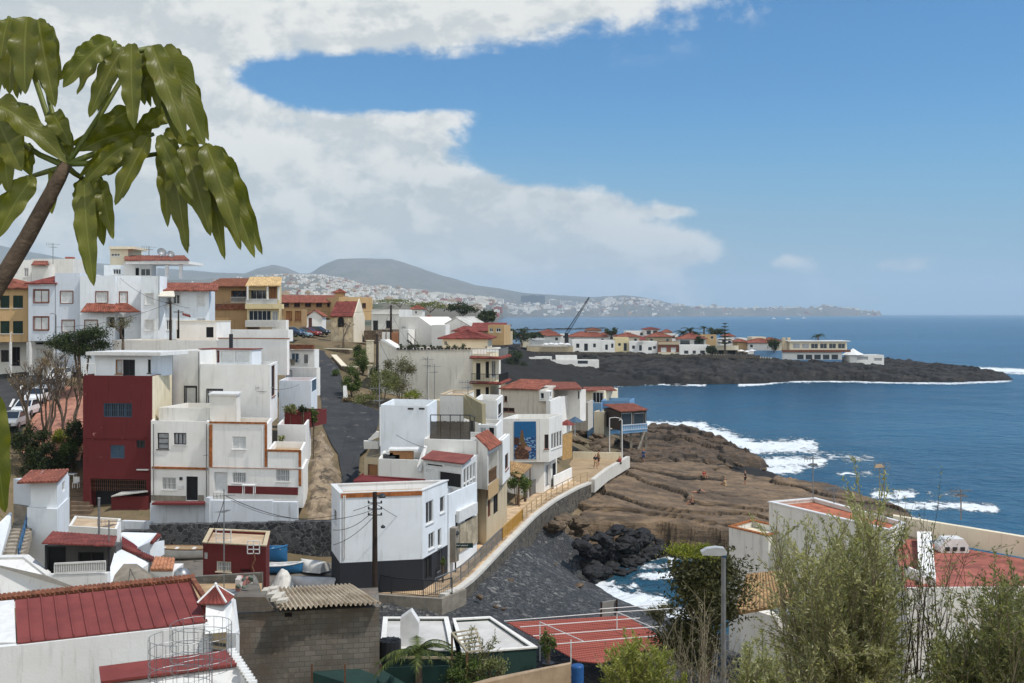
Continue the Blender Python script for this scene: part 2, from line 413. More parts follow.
 def done(s,name='wall',faces='frlk'):
  m = MB();z0,z1 = s.z0,s.z1
  for k in faces:
   o,dr,n,L = s.faces[k]
   hs = s.holes[k]
   us = sorted({0.0,L,*[q for h in hs for q in h[:2]]});zs = sorted({z0,z1,*[q for h in hs for q in h[2:4]]})
   for i in range(len(us) - 1):
    for j in range(len(zs) - 1):
     if us[i + 1] - us[i] < 1e-5 or zs[j + 1] - zs[j] < 1e-5: continue
     cu,cz = (us[i] + us[i + 1]) / 2,(zs[j] + zs[j + 1]) / 2
     if any(h[0] < cu < h[1] and h[2] < cz < h[3] for h in hs): continue
     m.poly([s.fp(k,us[i],zs[j]),s.fp(k,us[i + 1],zs[j]),s.fp(k,us[i + 1],zs[j + 1]),s.fp(k,us[i],zs[j + 1])])
   for a,b,c0,c1,r in hs:
    f = s.fp
    m.poly([f(k,a,c0),f(k,a,c0,-r),f(k,a,c1,-r),f(k,a,c1)][::-1]);m.poly([f(k,b,c0),f(k,b,c0,-r),f(k,b,c1,-r),f(k,b,c1)])
    m.poly([f(k,a,c0),f(k,b,c0),f(k,b,c0,-r),f(k,a,c0,-r)]);m.poly([f(k,a,c1),f(k,b,c1),f(k,b,c1,-r),f(k,a,c1,-r)][::-1])
  t,w,d = s.th,s.w,s.d;P = s.P
  if s.par > 0:
   zr = z1 - s.par
   out = [(0,0),(w,0),(w,d),(0,d)];inn = [(t,t),(w - t,t),(w - t,d - t),(t,d - t)]
   for i in range(4):
    j = (i + 1) % 4
    m.poly([P(*out[i],z1),P(*out[j],z1),P(*inn[j],z1),P(*inn[i],z1)])
    m.poly([P(*inn[i],z1),P(*inn[j],z1),P(*inn[j],zr),P(*inn[i],zr)])
   wl = m.build(name,s.wallm,s.h)
   e = t + .002;q = MB();q.prism([P(e,e,zr - .2),P(w - e,e,zr - .2),P(w - e,d - e,zr - .2),P(e,d - e,zr - .2)],(0,0,.19))
   q.build('flat_roof',s.roofm or ROOF_GREY,s.h)
   if s.cap:
    q = MB();e = .05
    for (a0,b0,a1,b1) in ((-e,-e,w + e,t + e),(-e,d - t - e,w + e,d + e),(-e,t + e + .002,t + e,d - t - e - .002),(w - t - e,t + e + .002,w + e,d - t - e - .002)):
     q.prism([P(a0,b0,z1 + .003),P(a1,b0,z1 + .003),P(a1,b1,z1 + .003),P(a0,b1,z1 + .003)],(0,0,.07))
    q.build('parapet_cap',s.cap,s.h)
  else:
   m.poly([P(0,0,z1),P(w,0,z1),P(w,d,z1),P(0,d,z1)]);wl = m.build(name,s.wallm,s.h)
  return wl
 def railing(s,face,x0,y0,x1,y1,mat,step=.14,n=.0,name='railing',bal=.035,metres=None):
  a,b,z0,z1 = metres or s.rect(face,x0,y0,x1,y1);m = MB()
  s.fbox(m,face,a,b,z1 - .06,z1,n - .035,n + .035);s.fbox(m,face,a,b,z0 + .05,z0 + .1,n - .03,n + .03)
  k = max(2,int((b - a) / step))
  for i in range(k + 1):
   c = a + .03 + (b - a - .06) * i / k;s.fbox(m,face,c - bal / 2,c + bal / 2,z0,z1 - .061,n - bal / 2,n + bal / 2)
  return m.build(name,mat,s.h)
def tile_slope(m,e0,e1,r1,r0,colw=.26,amp=.06,th=.10,rows=0):
 """one pitched face of half-round tiles, eave e0->e1, ridge r0->r1"""
 e0,e1,r1,r0 = map(Vector,(e0,e1,r1,r0));n = max(2,int(max((e1 - e0).length,(r1 - r0).length) / colw))
 nr = (e1 - e0).cross(r0 - e0) if (e1 - e0).length > .01 else (r1 - r0).cross(r0 - e0)
 nr.normalize()
 if nr.z < 0: nr = -nr
 sub = 4;N = n * sub;b = len(m.v)
 for i in range(N + 1):
  t = i / N;h = nr * (amp * abs(math.sin(math.pi * t * n)) + th)
  m.v += [e0.lerp(e1,t) + h,r0.lerp(r1,t) + h,e0.lerp(e1,t),r0.lerp(r1,t)]
 for i in range(N):
  q = b + i * 4
  for f in ((q,q + 4,q + 5,q + 1),(q + 2,q + 6,q + 4,q),(q + 3,q + 1,q + 5,q + 7),(q + 2,q + 3,q + 7,q + 6)): m.f.append(f);m.mi.append(m.cur)
 for q,fl in ((b,0),(b + N * 4,1)): m.f.append((q,q + 1,q + 3,q + 2) if not fl else (q + 2,q + 3,q + 1,q));m.mi.append(m.cur)
def hip(blk,rise,over=.4,mat=None,z=None,ridge=None,name='tiled_roof'):
 """hipped tile roof over a block"""
 w,d = blk.w,blk.d;z = blk.z1 + .004 if z is None else z;o = over;m = MB();P = blk.P
 k = min(w,d) / 2
 if w >= d: ra,rb = P(k,d / 2,z + rise),P(w - k,d / 2,z + rise)
 else: ra,rb = P(w / 2,k,z + rise),P(w / 2,d - k,z + rise)
 c = [P(-o,-o,z),P(w + o,-o,z),P(w + o,d + o,z),P(-o,d + o,z)]
 if w >= d: sl = [(c[0],c[1],rb,ra),(c[1],c[2],rb,rb),(c[2],c[3],ra,rb),(c[3],c[0],ra,ra)]
 else: sl = [(c[0],c[1],ra,ra),(c[1],c[2],rb,ra),(c[2],c[3],rb,rb),(c[3],c[0],ra,rb)]
 for e0,e1,r1,r0 in sl: tile_slope(m,e0,e1,r1,r0)
 for a,b in ((c[0],ra),(c[1],rb if w >= d else ra),(c[2],rb),(c[3],ra if w >= d else rb),(ra,rb)):
  if (a - b).length > .1: m.tube([a + Vector((0,0,.12)),b + Vector((0,0,.14))],.1,6)
 return m.build(name,mat or TILE,blk.h)
def gable(blk,rise,over=.3,mat=None,along='u',z=None,name='tiled_roof'):
 w,d = blk.w,blk.d;z = blk.z1 + .004 if z is None else z;o = over;m = MB();P = blk.P
 if along == 'u':
  a = [P(-o,-o,z - .0),P(w + o,-o,z),P(w + o,d / 2,z + rise),P(-o,d / 2,z + rise),P(w + o,d + o,z),P(-o,d + o,z)]
  tri = [[P(0,0,blk.z1),P(0,d,blk.z1),P(0,d / 2,z + rise)],[P(w,0,blk.z1),P(w,d,blk.z1),P(w,d / 2,z + rise)]];ex = blk.u * .15
 else:
  a = [P(-o,d + o,z),P(-o,-o,z),P(w / 2,-o,z + rise),P(w / 2,d + o,z + rise),P(w + o,-o,z),P(w + o,d + o,z)]
  tri = [[P(0,0,blk.z1),P(w,0,blk.z1),P(w / 2,0,z + rise)],[P(0,d,blk.z1),P(w,d,blk.z1),P(w / 2,d,z + rise)]];ex = blk.v * .15
 tile_slope(m,a[0],a[1],a[2],a[3]);tile_slope(m,a[4],a[5],a[3],a[2])
 m.tube([a[2] + Vector((0,0,.14)),a[3] + Vector((0,0,.14))],.11,6)
 for tr_,e_ in ((tri[0],ex),(tri[1],-ex)): q = MB();q.prism(tr_,e_);q.build('gable_wall',blk.wallm,blk.h)
 return m.build(name,mat or TILE,blk.h)
def slope(house,e0,e1,r1,r0,mat=None,name='tiled_roof',**kw):
 m = MB();tile_slope(m,e0,e1,r1,r0,**kw);return m.build(name,mat or TILE,house)
def slab(house,pts,th,mat,name):
 m = MB();m.prism(pts,(0,0,th));return m.build(name,mat,house)
def house(name,label,px,Y,py=None,z=None,cat='house',group=None):
 return thing(name,label,cat,pt(px,py,Y) if z is None else (xof(px,Y),Y,z),group)
# ---------------------------------------------------------------- numeric helpers
def tps(ctrl):
 c = np.array(ctrl,float);xy,z = c[:,:2],c[:,2];n = len(c)
 d = np.linalg.norm(xy[:,None] - xy[None],axis=2)
 k = lambda d: np.where(d > 1e-9,d,0.0)             # linear kernel, no overshoot
 A = np.zeros((n + 1,n + 1));A[:n,:n] = -k(d);A[:n,n] = 1;A[n,:n] = 1
 w = np.linalg.solve(A,np.append(z,0))
 def f(x,y):
  p = np.stack([np.ravel(x),np.ravel(y)],1).astype(float);out = np.zeros(len(p))
  for s in range(0,len(p),20000):
   q = p[s:s + 20000];out[s:s + 20000] = -k(np.linalg.norm(q[:,None] - xy[None],axis=2)) @ w[:n] + w[n]
  return out.reshape(np.shape(x))
 return f
def fbm(x,y,scale,oct=5,seed=0.0,ridged=False):
 out = np.empty(np.shape(x));fx,fy,fo = np.ravel(x),np.ravel(y),out.ravel()
 for i in range(len(fx)):
  p = Vector((fx[i] * scale,fy[i] * scale,seed));v = mnoise.fractal(p,1.0,2.0,oct)
  fo[i] = v
 return fo.reshape(np.shape(x))
def poly_sd(x,y,poly):
 """signed distance to a polygon, positive inside"""
 px,py = np.ravel(x),np.ravel(y);n = len(poly);best = np.full(px.shape,1e18);ins = np.zeros(px.shape,bool)
 for i in range(n):
  ax,ay = poly[i][0],poly[i][1];bx,by = poly[(i + 1) % n][0],poly[(i + 1) % n][1]
  dx,dy = bx - ax,by - ay;L = dx * dx + dy * dy + 1e-12
  t = np.clip(((px - ax) * dx + (py - ay) * dy) / L,0,1)
  best = np.minimum(best,(px - ax - t * dx) ** 2 + (py - ay - t * dy) ** 2)
  c = ((ay > py) != (by > py));xi = ax + (py - ay) * dx / (dy if abs(dy) > 1e-12 else 1e-12)
  ins ^= c & (px < xi)
 d = np.sqrt(best);return np.where(ins,d,-d).reshape(np.shape(x))
def sstep(x,a,b): t = np.clip((x - a) / (b - a),0,1);return t * t * (3 - 2 * t)
def grid_mesh(name,X,Y,Z,keep=None,attrs=None):
 ny,nx = X.shape;v = np.stack([X,Y,Z],2).reshape(-1,3)
 i = np.arange(ny * nx).reshape(ny,nx)
 q = np.stack([i[:-1,:-1],i[:-1,1:],i[1:,1:],i[1:,:-1]],2).reshape(-1,4)
 if keep is not None:
  kk = (keep[:-1,:-1] | keep[:-1,1:] | keep[1:,1:] | keep[1:,:-1]).ravel();q = q[kk]
 me = bpy.data.meshes.new(name);me.vertices.add(len(v));me.vertices.foreach_set('co',v.ravel())
 me.loops.add(q.size);me.loops.foreach_set('vertex_index',q.ravel().astype(np.int32))
 me.polygons.add(len(q));me.polygons.foreach_set('loop_start',np.arange(0,q.size,4,dtype=np.int32))
 me.polygons.foreach_set('use_smooth',np.ones(len(q),bool))
 me.update(calc_edges=True);me.validate()
 for an,av in (attrs or {}).items():
  a = me.attributes.new(an,'FLOAT','POINT');a.data.foreach_set('value',np.ravel(av).astype(np.float32))
 o = bpy.data.objects.new(name,me);col.objects.link(o);return o
# ---------------------------------------------------------------- ground
def C3(px,py,Y): p = pt(px,py,Y);return (p.x,p.y,p.z)
GC = [(0,0,21.5),(-18,5,20.5),(22,5,20.5),(0,12,18.6),(12,14,17.4),(-15,18,15),(18,20,15.0),(0,24,13),(-24,30,10.5),(0,32,10),(25,30,11),(12,30,11),
      (45,20,15),(-45,25,13),(-22,42,7.2),(0,42,7.3),(10,44,6.2),(20,44,7),(45,45,8),(-45,45,8),(-25,54,6.6),(-10,54,5.2),(5,55,4.4),(20,55,4.6),(35,55,5.2),(60,52,5),
      (-6,64,3.6),(6,66,3.4),(14,66,3.2),(22,68,3.6),(30,70,2.2),(45,70,.5),(65,68,-1),(80,70,-2),(70,50,4),(95,50,-1),(12,80,1.6),(18,78,.6),(25,80,-1),(40,80,-2.5),
      (8.6,95,-.15),(11,91,-.2),(6.4,101,-.1),(22,92,-2),(35,100,-2.5),(8.5,108,.1),(13,106,-.6),(20,108,-1.2),(60,110,-3),
      (-40,66,5.5),(-24,68,6.0),(-14,68,4.8),(-14,76,5.3),(-30,79,6.0),(-22,76,5.6),(-9,76,5.4),(-15,83,5.6),(-26,83,6.2),(-15,88,7.9),(-32,90,8.2),(-40,90,7.6),
      (-6,76,5.6),(-4,80,5.6),(-2,95,5.6),(3,117,5.6),(9,143,5.4),(-4,84,5.6),(-9,88,6.5),(-5,100,6),(-1,117,6),
      (-1.5,77,4.2),(1,84,4.1),(1.6,92,4.1),(5,104,3.6),(10,120,3.0),(16,141,2.4),(24,141,1.5),
      C3(75,470,98),C3(80,515,92),C3(0,380,125),C3(0,430,101),C3(45,400,112),C3(60,440,102),C3(30,380,124),(-80,100,17),(-90,130,22),(-60,80,8),
      C3(319,356,160),C3(330,368,148),C3(332,387,136),C3(335,401,128),C3(350,411,122),C3(350,428,114),C3(348,447,108),C3(347,456,104),C3(350,481,98),C3(348,507,92),
      C3(318,470,97),C3(318,508,91),C3(300,500,92),(-26,118,13),(-30,105,11),C3(375,392,137),C3(370,370,150),C3(390,405,130),(-3,137,12),(-10,125,11),(-4,122,8),(3,140,7.5),
      C3(345,341,170),C3(300,339,185),C3(370,342,165),(-42,166,21),(-46,124,18),(-30,150,17.5),(-26,140,15.5),(0,160,12),(-8,200,17),(-30,230,20.5),(-60,230,25),(-90,190,27),
      (8,162,5.5),(12,178,4.2),(19,184,3.6),(24,176,2.8),(5,200,7),(10,215,3),(15,230,-1),(30,200,-1.5),(36,170,.8),(0,250,10),(8,270,1),(-10,300,14),(4,320,3),(14,290,-3),(12,340,0),(22,350,-3),
      (-40,330,19),(-80,330,24),(0,400,9),(-40,420,17),(-90,420,24),(-150,150,27),(-150,300,30),(-150,420,30),(40,230,-3),(60,300,-4),(60,160,-4),(150,100,-5),(150,300,-5),(80,200,-5)]
ground_f = tps(GC)
def gh(x,y): return float(ground_f(np.array([x]),np.array([y]))[0])
GROUND = pbr('dry_ground',lin(126,108,84),lin(88,80,58),scale=.35,rough=.95,bump=.6,bscale=3,bdist=.12,spots=(1.1,.58,lin(84,86,54)),detail=9)
xs = np.arange(-160,110,1.6);ys = np.concatenate([np.arange(1,200,1.3),np.arange(200,430,3)])
X,Y = np.meshgrid(xs,ys);Z = ground_f(X,Y) + fbm(X,Y,.25,4) * .12;Z = Z + np.abs(fbm(X,Y,.12,5,4)) * 2.6 * sstep(Y,185,215) * sstep(X,-22,-4)
lv = np.maximum(sstep(Y,175,215) * sstep(X,-26,-8),sstep(Z,2.6,1.4) * (Y > 70))
g = grid_mesh('ground',X,Y,Z,None,{'lava': lv});g.data.materials.append(GROUND)
t = NT.__new__(NT);t.t = GROUND.node_tree;t.n = t.t.nodes;t.l = t.t.links
bs = next(n for n in t.n if n.type == 'BSDF_PRINCIPLED');src = bs.inputs['Base Color'].links[0].from_socket
at = t.node('ShaderNodeAttribute',attribute_name='lava');nz = t.noise(t.node('ShaderNodeTexCoord').outputs['Object'],.5,8,.7)
t.l.new(t.mix(t.mapr(t.math('ADD',at.outputs['Fac'],t.math('SUBTRACT',nz,.5)),.35,.6),src,t.mix(nz,lin(16,16,17),lin(52,48,42))),bs.inputs['Base Color']);g['kind'] = 'structure'
# ---------------------------------------------------------------- asphalt street, square, steps
ASPHALT = pbr('worn_asphalt',lin(66,67,68),lin(48,49,51),scale=.5,rough=.95,bump=.3,bscale=30,bdist=.01,spots=(.6,.60,lin(98,95,90)))
def strip(name,L,Rr,mat,lift=.05,sub=6,th=0):
 v = [];n = 0;m = MB()
 def dens(P):
  o = []
  for i in range(len(P) - 1):
   for k in range(sub): o.append(P[i].lerp(P[i + 1],k / sub))
  return o + [P[-1]]
 a,b = dens([Vector(C3(*p)) for p in L]),dens([Vector(C3(*p)) for p in Rr])
 W = 8
 for i in range(len(a)):
  for k in range(W + 1):
   p = a[i].lerp(b[i],k / W);m.v.append(Vector((p.x,p.y,max(p.z,gh(p.x,p.y) + .03) + lift)))
 for i in range(len(a) - 1):
  for k in range(W):
   q = i * (W + 1) + k;m.f.append((q,q + 1,q + W + 2,q + W + 1));m.mi.append(0)
 return struct(m,name,mat,True)
strip('hill_road',[(314,354,162),(318,367,148),(318,386,136),(321,400,128),(322,410,122),(323,427,114),(331,446,108),(338,455,104),(342,482,98),(338,505,92)],
      [(324,354,162),(338,367,148),(344,386,136),(346,400,128),(380,411,122),(378,427,114),(370,446,108),(360,455,104),(358,482,98),(352,505,92)],ASPHALT,.06)
strip('street',[(-60,372,128),(-60,440,101)],[(44,372,124),(22,432,101)],ASPHALT,.08)
PAVERS = pbr('red_pavers',lin(176,128,108),lin(150,104,88),scale=1.2,rough=.9,tiles=1.6,bump=.1)
strip('square',[(58,388,118),(23,434,101),(20,462,98.5)],[(98,388,114),(86,434,99),(80,462,97)],PAVERS,.14)
m = MB();m.cur = 0
for i in range(3):
 a,b = Vector(C3(10 + i * 8,412 - i * 12,108 + i * 6)),Vector(C3(14 + i * 8,405 - i * 12,111 + i * 6))
 a.z = gh(a.x,a.y) + .2;b.z = gh(b.x,b.y) + .2;d = Vector((.12,0,0));m.poly([a - d,a + d,b + d,b - d])
struct(m,'lane_marking',FRAME_W)
# ---------------------------------------------------------------- boat yard floor and beach
strip('yard',[(140,575,82),(160,600,71)],[(345,562,83),(380,600,74)],pbr('yard_floor',lin(120,112,102),lin(92,88,84),scale=.7,bump=.3,spots=(1.3,.6,lin(70,70,70))),.05)
def pebble_mat():
 m = bpy.data.materials.new('dark_pebbles');m.use_nodes = True;t = NT(m.node_tree)
 v = t.node('ShaderNodeTexCoord').outputs['Object']
 v2 = t.node('ShaderNodeVectorMath',operation='ADD');t.put(v2.inputs[0],v);
 vo = t.node('ShaderNodeTexVoronoi');t.put(vo.inputs['Vector'],v);vo.inputs['Scale'].default_value = 3.2
 vb = t.node('ShaderNodeTexVoronoi');t.put(vb.inputs['Vector'],v);vb.inputs['Scale'].default_value = 9
 r = t.sep(vo.outputs['Color'])[0];r2 = t.sep(vb.outputs['Color'])[1]
 c = t.ramp(r,[(0,lin(34,35,37)),(.6,lin(56,58,60)),(.9,lin(94,94,94)),(1,lin(176,172,164))])
 c2 = t.ramp(r2,[(0,lin(36,38,40)),(.7,lin(70,72,74)),(1,lin(136,134,128))])
 c = t.mix(.5,c,c2)
 big = t.mapr(t.noise(v,.16,5,.6),.42,.62);c = t.mix(t.math('MULTIPLY',big,.55),c,lin(44,46,50))
 a = t.node('ShaderNodeAttribute',attribute_name='wet');c = t.mix(t.math('MULTIPLY',a.outputs['Fac'],.6),c,lin(30,32,36))
 b = t.node('ShaderNodeBsdfPrincipled');t.put(b.inputs['Base Color'],c);b.inputs['Roughness'].default_value = .85
 t.put(b.inputs['Normal'],t.bump(t.math('ADD',vo.outputs['Distance'],t.math('MULTIPLY',vb.outputs['Distance'],.5)),.9,.25))
 o = t.node('ShaderNodeOutputMaterial');t.l.new(b.outputs[0],o.inputs[0]);return m
def P2(px,py,z): p = gz(px,py,z);return (p.x,p.y)
beach_poly = [P2(330,596,4.2),(-13,64),(-6,60),(8,60),(19,66),(21,78),(17,83),(12,90),(9.5,95),(7.4,101),(8.5,107),P2(590,545,1.5),P2(560,533,3),P2(545,530,3.2),(3.4,112),(.6,95),(-1.2,82),(-3.5,77.5),(-8,75.0)]
xs = np.arange(-18,26,.4);ys = np.arange(58,116,.4);X,Y = np.meshgrid(xs,ys)
sd_ = poly_sd(X,Y,beach_poly)
Z = ground_f(X,Y) + .34 + fbm(X,Y,.5,4,3) * .2 + fbm(X,Y,2.2,2,5) * .07 - .35 * (1 - sstep(sd_,-.8,.6))
bo = grid_mesh('beach',X,Y,Z,sd_ > -.8,{'wet': np.clip(1.0 - Z / .9,0,1)});bo.data.materials.append(pebble_mat());bo['kind'] = 'structure'
# ---------------------------------------------------------------- rock shelves
def rock_mat(name,c1,c2,dark,strata=2.2):
 m = bpy.data.materials.new(name);m.use_nodes = True;t = NT(m.node_tree)
 v = t.node('ShaderNodeTexCoord').outputs['Object'];x,y,z = t.sep(v)
 w = t.noise(v,.22,6,.62,.4)
 s = t.noise(t.comb(t.math('MULTIPLY',x,.18),t.math('MULTIPLY',y,.5),t.math('MULTIPLY',z,strata)),1.0,9,.66,.8)
 c = t.mix(t.mapr(s,.36,.64),c2,c1)
 c = t.mix(t.math('MULTIPLY',t.mapr(w,.5,.7),.4),c,tuple(q * 1.25 for q in c1));c = t.mix(t.math('MULTIPLY',t.mapr(t.noise(v,.11,5,.65),.48,.62),.6),c,tuple(q * .5 for q in c2))
 a = t.node('ShaderNodeAttribute',attribute_name='crack');c = t.mix(a.outputs['Fac'],c,dark)
 a = t.node('ShaderNodeAttribute',attribute_name='wet');c = t.mix(t.math('MULTIPLY',a.outputs['Fac'],.82),c,dark)
 fine = t.mapr(t.noise(v,2.6,7,.7),.56,.72);c = t.mix(t.math('MULTIPLY',fine,.35),c,dark)
 b = t.node('ShaderNodeBsdfPrincipled');t.put(b.inputs['Base Color'],c);b.inputs['Roughness'].default_value = .9
 h = t.math('ADD',t.noise(v,1.6,8,.65),t.math('MULTIPLY',s,.8));t.put(b.inputs['Normal'],t.bump(h,.8,.25))
 o = t.node('ShaderNodeOutputMaterial');t.l.new(b.outputs[0],o.inputs[0]);return m
def shelf(name,poly,ctrl,mat,step=.35,edge=2.0,steps=.35,dip=(.4,1),seed=0.0,low=-1.2,crackw=.16,rough=.25,wetz=.9,bl=.8):
 f = tps(ctrl);P = np.array(poly);x0,y0 = P.min(0) - 2;x1,y1 = P.max(0) + 2
 X,Y = np.meshgrid(np.arange(x0,x1,step),np.arange(y0,y1,step))
 sd = poly_sd(X,Y,poly) + fbm(X,Y,.25,4,seed + 9) * 2.0
 base = f(X,Y)
 wx,wy = X + fbm(X,Y,.05,3,seed) * 9,Y + fbm(X,Y,.05,3,seed + 4) * 9
 # curved joints in the slabs: level lines of a slow field, and cross joints
 q = (wx * dip[0] * .16 + wy * dip[1] * .16) / bl + fbm(X,Y,.035,3,seed + 2) * 1.7
 fr = q - np.floor(q);st = np.floor(q)
 tilt = (.5 - fr) * steps
 e1 = np.minimum(fr,1 - fr)
 q2 = wx * .085 - wy * .05 + st * .37 + fbm(X,Y,.06,3,seed + 6) * .8;f2 = q2 - np.floor(q2);e2 = np.minimum(f2,1 - f2)
 var = .5 + .5 * fbm(X,Y,.11,3,seed + 13)
 crack = np.clip(1 - e1 / (crackw * (.25 + var)),0,1) * np.clip(var * 2.2,0,1)
 crack = np.maximum(crack,np.clip(1 - e2 / (crackw * .35),0,1) * np.clip(var * 2.6 - .9,0,1))
 body = base + tilt + fbm(X,Y,.3,5,seed + 3) * rough - crack * .38 + fbm(X,Y,1.1,3,seed + 21) * rough * .35
 k = sstep(sd,-edge * .5,edge)
 Z = low + (body - low) * k
 lv_ = .62;tz = (np.floor(Z / lv_ + fbm(X,Y,.14,2,seed + 31) * .5) + sstep(np.mod(Z / lv_ + fbm(X,Y,.14,2,seed + 31) * .5,1),.62,1)) * lv_ - fbm(X,Y,.14,2,seed + 31) * .5 * lv_
 Z = Z + (tz - Z) * (1 - sstep(sd,edge * .7,edge * 2.4)) * .8 * (Z > .1)
 wet = np.clip(1 - (Z - .1) / wetz,0,1)
 o = grid_mesh(name,X,Y,Z,sd > -edge * .6,{'crack': np.clip(crack * 1.25,0,1),'wet': wet});o.data.materials.append(mat);o['kind'] = 'structure'
 o.data.polygons.foreach_set('use_smooth',np.zeros(len(o.data.polygons),bool));return o
TANROCK = rock_mat('tan_layered_rock',lin(128,106,81),lin(80,66,51),lin(26,22,18))
BRNROCK = rock_mat('brown_layered_rock',lin(98,80,62),lin(62,52,42),lin(32,28,24),3.0)
LAVA = rock_mat('black_lava_rock',lin(54,50,45),lin(11,11,12),lin(8,8,9),1.2)
sh1 = [P2(603,468,4.8),P2(585,484,4.5),P2(566,508,4),P2(553,528,3.4),P2(572,540,2.4),P2(600,540,2),P2(640,537,2),P2(690,537,2),P2(760,540,2),P2(860,548,2),P2(930,538,1),P2(915,512,.8),P2(872,500,.6),
       P2(830,489,1),P2(790,485,1),P2(745,481,1.2),P2(700,470,1.4),P2(655,463,3),P2(625,457,4.6)]
c1 = [(*P2(603,468,5),5),(*P2(585,490,4.7),4.7),(*P2(560,520,3.8),3.8),(*P2(600,535,3),3),(*P2(600,500,4.4),4.4),(*P2(650,500,3.8),3.8),(*P2(700,490,3.2),3.2),(*P2(700,520,3.2),3.2),(*P2(690,545,2.6),2.6),(*P2(760,500,2.8),2.8),(*P2(650,470,4),4),(*P2(760,486,2.2),2.2),(*P2(870,500,1.4),1.4),(*P2(900,540,1.6),1.6),(*P2(800,550,2.2),2.2),(*P2(760,552,2.4),2.4)]
shelf('rock_shelf',sh1,c1,TANROCK,step=.3,edge=1.3,seed=1.0,steps=.42,bl=1.9,crackw=.05,rough=.24,wetz=1.5)
sh2 = [P2(600,470,4.8),P2(606,445,4.2),P2(612,436,4),P2(640,431,2),P2(662,430,.8),P2(700,437,.8),P2(735,450,.6),P2(776,465,.4),P2(750,467,.8),P2(715,469,1),P2(690,471,1.4),P2(650,470,3)]
c2 = [(*P2(606,462,5),5),(*P2(615,440,4.2),4.2),(*P2(650,440,3.6),3.6),(*P2(660,460,3.4),3.4),(*P2(700,445,2.8),2.8),(*P2(705,462,2.6),2.6),(*P2(740,458,1.8),1.8),(*P2(772,465,.9),.9)]
shelf('rock_shelf',sh2,c2,BRNROCK,step=.4,edge=2.0,seed=5.0,steps=.8,rough=.7,crackw=.07,bl=2.2)
# ---------------------------------------------------------------- lava headland
hp = [P2(470,392,0),P2(520,388,0),P2(570,386,0),P2(600,385,0),P2(650,383.5,0),P2(705,384.5,0),P2(760,384,0),P2(800,381,0),P2(850,381,0),P2(900,382.5,0),P2(960,382.5,0),P2(1015,380.5,0),
      P2(1012,377,0),P2(970,372.5,0),P2(930,370,0),P2(890,366,0),(150,500),(120,540),(60,560),(-40,560),(-60,430)]
hc = [C3(500,352,440),C3(520,366,405),C3(560,370,402),C3(580,352,430),C3(640,352,430),C3(700,355,425),C3(650,368,408),C3(750,357,425),C3(750,368,410),C3(800,361,425),C3(860,363,430),C3(880,366,425),C3(920,371,418),C3(960,375,412),C3(1005,378.5,408),(100,500,5),(30,520,8),(-40,500,11),C3(900,376,402),C3(800,372,404)]
shelf('headland',hp,hc,LAVA,step=1.1,edge=4,seed=8.0,steps=.9,low=-1.5,rough=.9,crackw=.2,wetz=.8,bl=2.0)
# ---------------------------------------------------------------- far coast, hills and mountain
def prof(x,tab): return np.interp(x,[p[0] for p in tab],[p[1] for p in tab])
R1 = [(-900,230),(-300,236),(-60,240),(0,246),(30,252),(60,258),(90,263),(215,273),(245,274),(258,269),(273,265.5),(286,268),(300,274),(310,274),(318,268),(326,264),(338,259.5),(352,259),(372,259),(392,259.5),(404,263),(420,268),(440,275),(456,279),(475,285),(500,288.5),(525,293),(590,297.5),(610,296.5),(625,295.5),(640,297),(652,299),(672,303.5),(690,306),(740,308),(815,308),(822,306),(840,307.5),(880,313),(1200,314)]
R2 = [(-900,275),(0,278),(200,281),(280,276),(320,277),(345,281),(365,287),(400,291),(450,297),(500,301),(560,303.5),(600,300),(622,298),(650,301),(690,307),(780,309),(870,312),(890,314)]
R3 = [(-900,292),(200,293),(300,295),(340,298),(380,303),(430,308),(470,313),(500,318),(520,330),(1000,330)]
R4 = [(-900,298),(200,300),(300,302),(400,304),(456,309),(480,313),(497,322),(510,345),(1000,345)]
px = np.arange(-1000,901,4.0);yl = np.exp(np.linspace(math.log(300),math.log(13500),150))
PX,YY = np.meshgrid(px,yl);XX = (PX - 512) * YY / F
def ridge(tab,Yr,w,front): 
 zr = H - (prof(PX,tab) - HOR) * Yr / F
 return zr,np.where(YY < Yr,np.exp(-((Yr - YY) / front) ** 2),np.exp(-((YY - Yr) / w) ** 2))
z1,k1 = ridge(R1,10000,2200,2100);z2,k2 = ridge(R2,6200,1800,2100);z3,k3 = ridge(R3,2600,1500,1100);z4,k4 = ridge(R4,1000,900,420)
gully = fbm(XX / 1000,YY / 1000,1.1,6,2.0)
Zf = np.maximum.reduce([z1 * k1,z2 * k2,z3 * k3,z4 * k4,np.where(PX < 480,16 + (480 - PX) * .015,-10)])
Zf = Zf + gully * np.clip((YY - 3000) / 6000,0,1) * 26 * np.clip(k1 * .8 + .2,0,1) * np.clip(1.25 - k1,.15,1) + fbm(XX / 60,YY / 60,.7,4,7) * np.clip(YY / 2500,0,1) * 3.5
coast = np.interp(PX,[440,480,492,505,560,650,760,880,890],[300,300,900,7300,7600,8300,9300,9800,20000])   # sea in front of this distance
Zf = np.where(YY < coast,-14,np.maximum(Zf,np.where(PX > 480,3,-14)))
HILL = pbr('scrub_hillside',lin(116,108,98),lin(84,84,72),scale=.004,rough=1,bump=0,detail=12,spots=(.02,.55,lin(70,76,56)))
o = grid_mesh('hills',XX,YY,Zf,Zf > -13.5);o.data.materials.append(HILL);o['kind'] = 'structure'
PXN = len(px)
def far_h(pxv,Yv):
 i = int(np.clip(round((pxv + 1000) / 4),0,PXN - 1));j = int(np.clip(np.searchsorted(yl,Yv),1,len(yl) - 1))
 t = (Yv - yl[j - 1]) / (yl[j] - yl[j - 1]);return float(Zf[j - 1,i] * (1 - t) + Zf[j,i] * t)
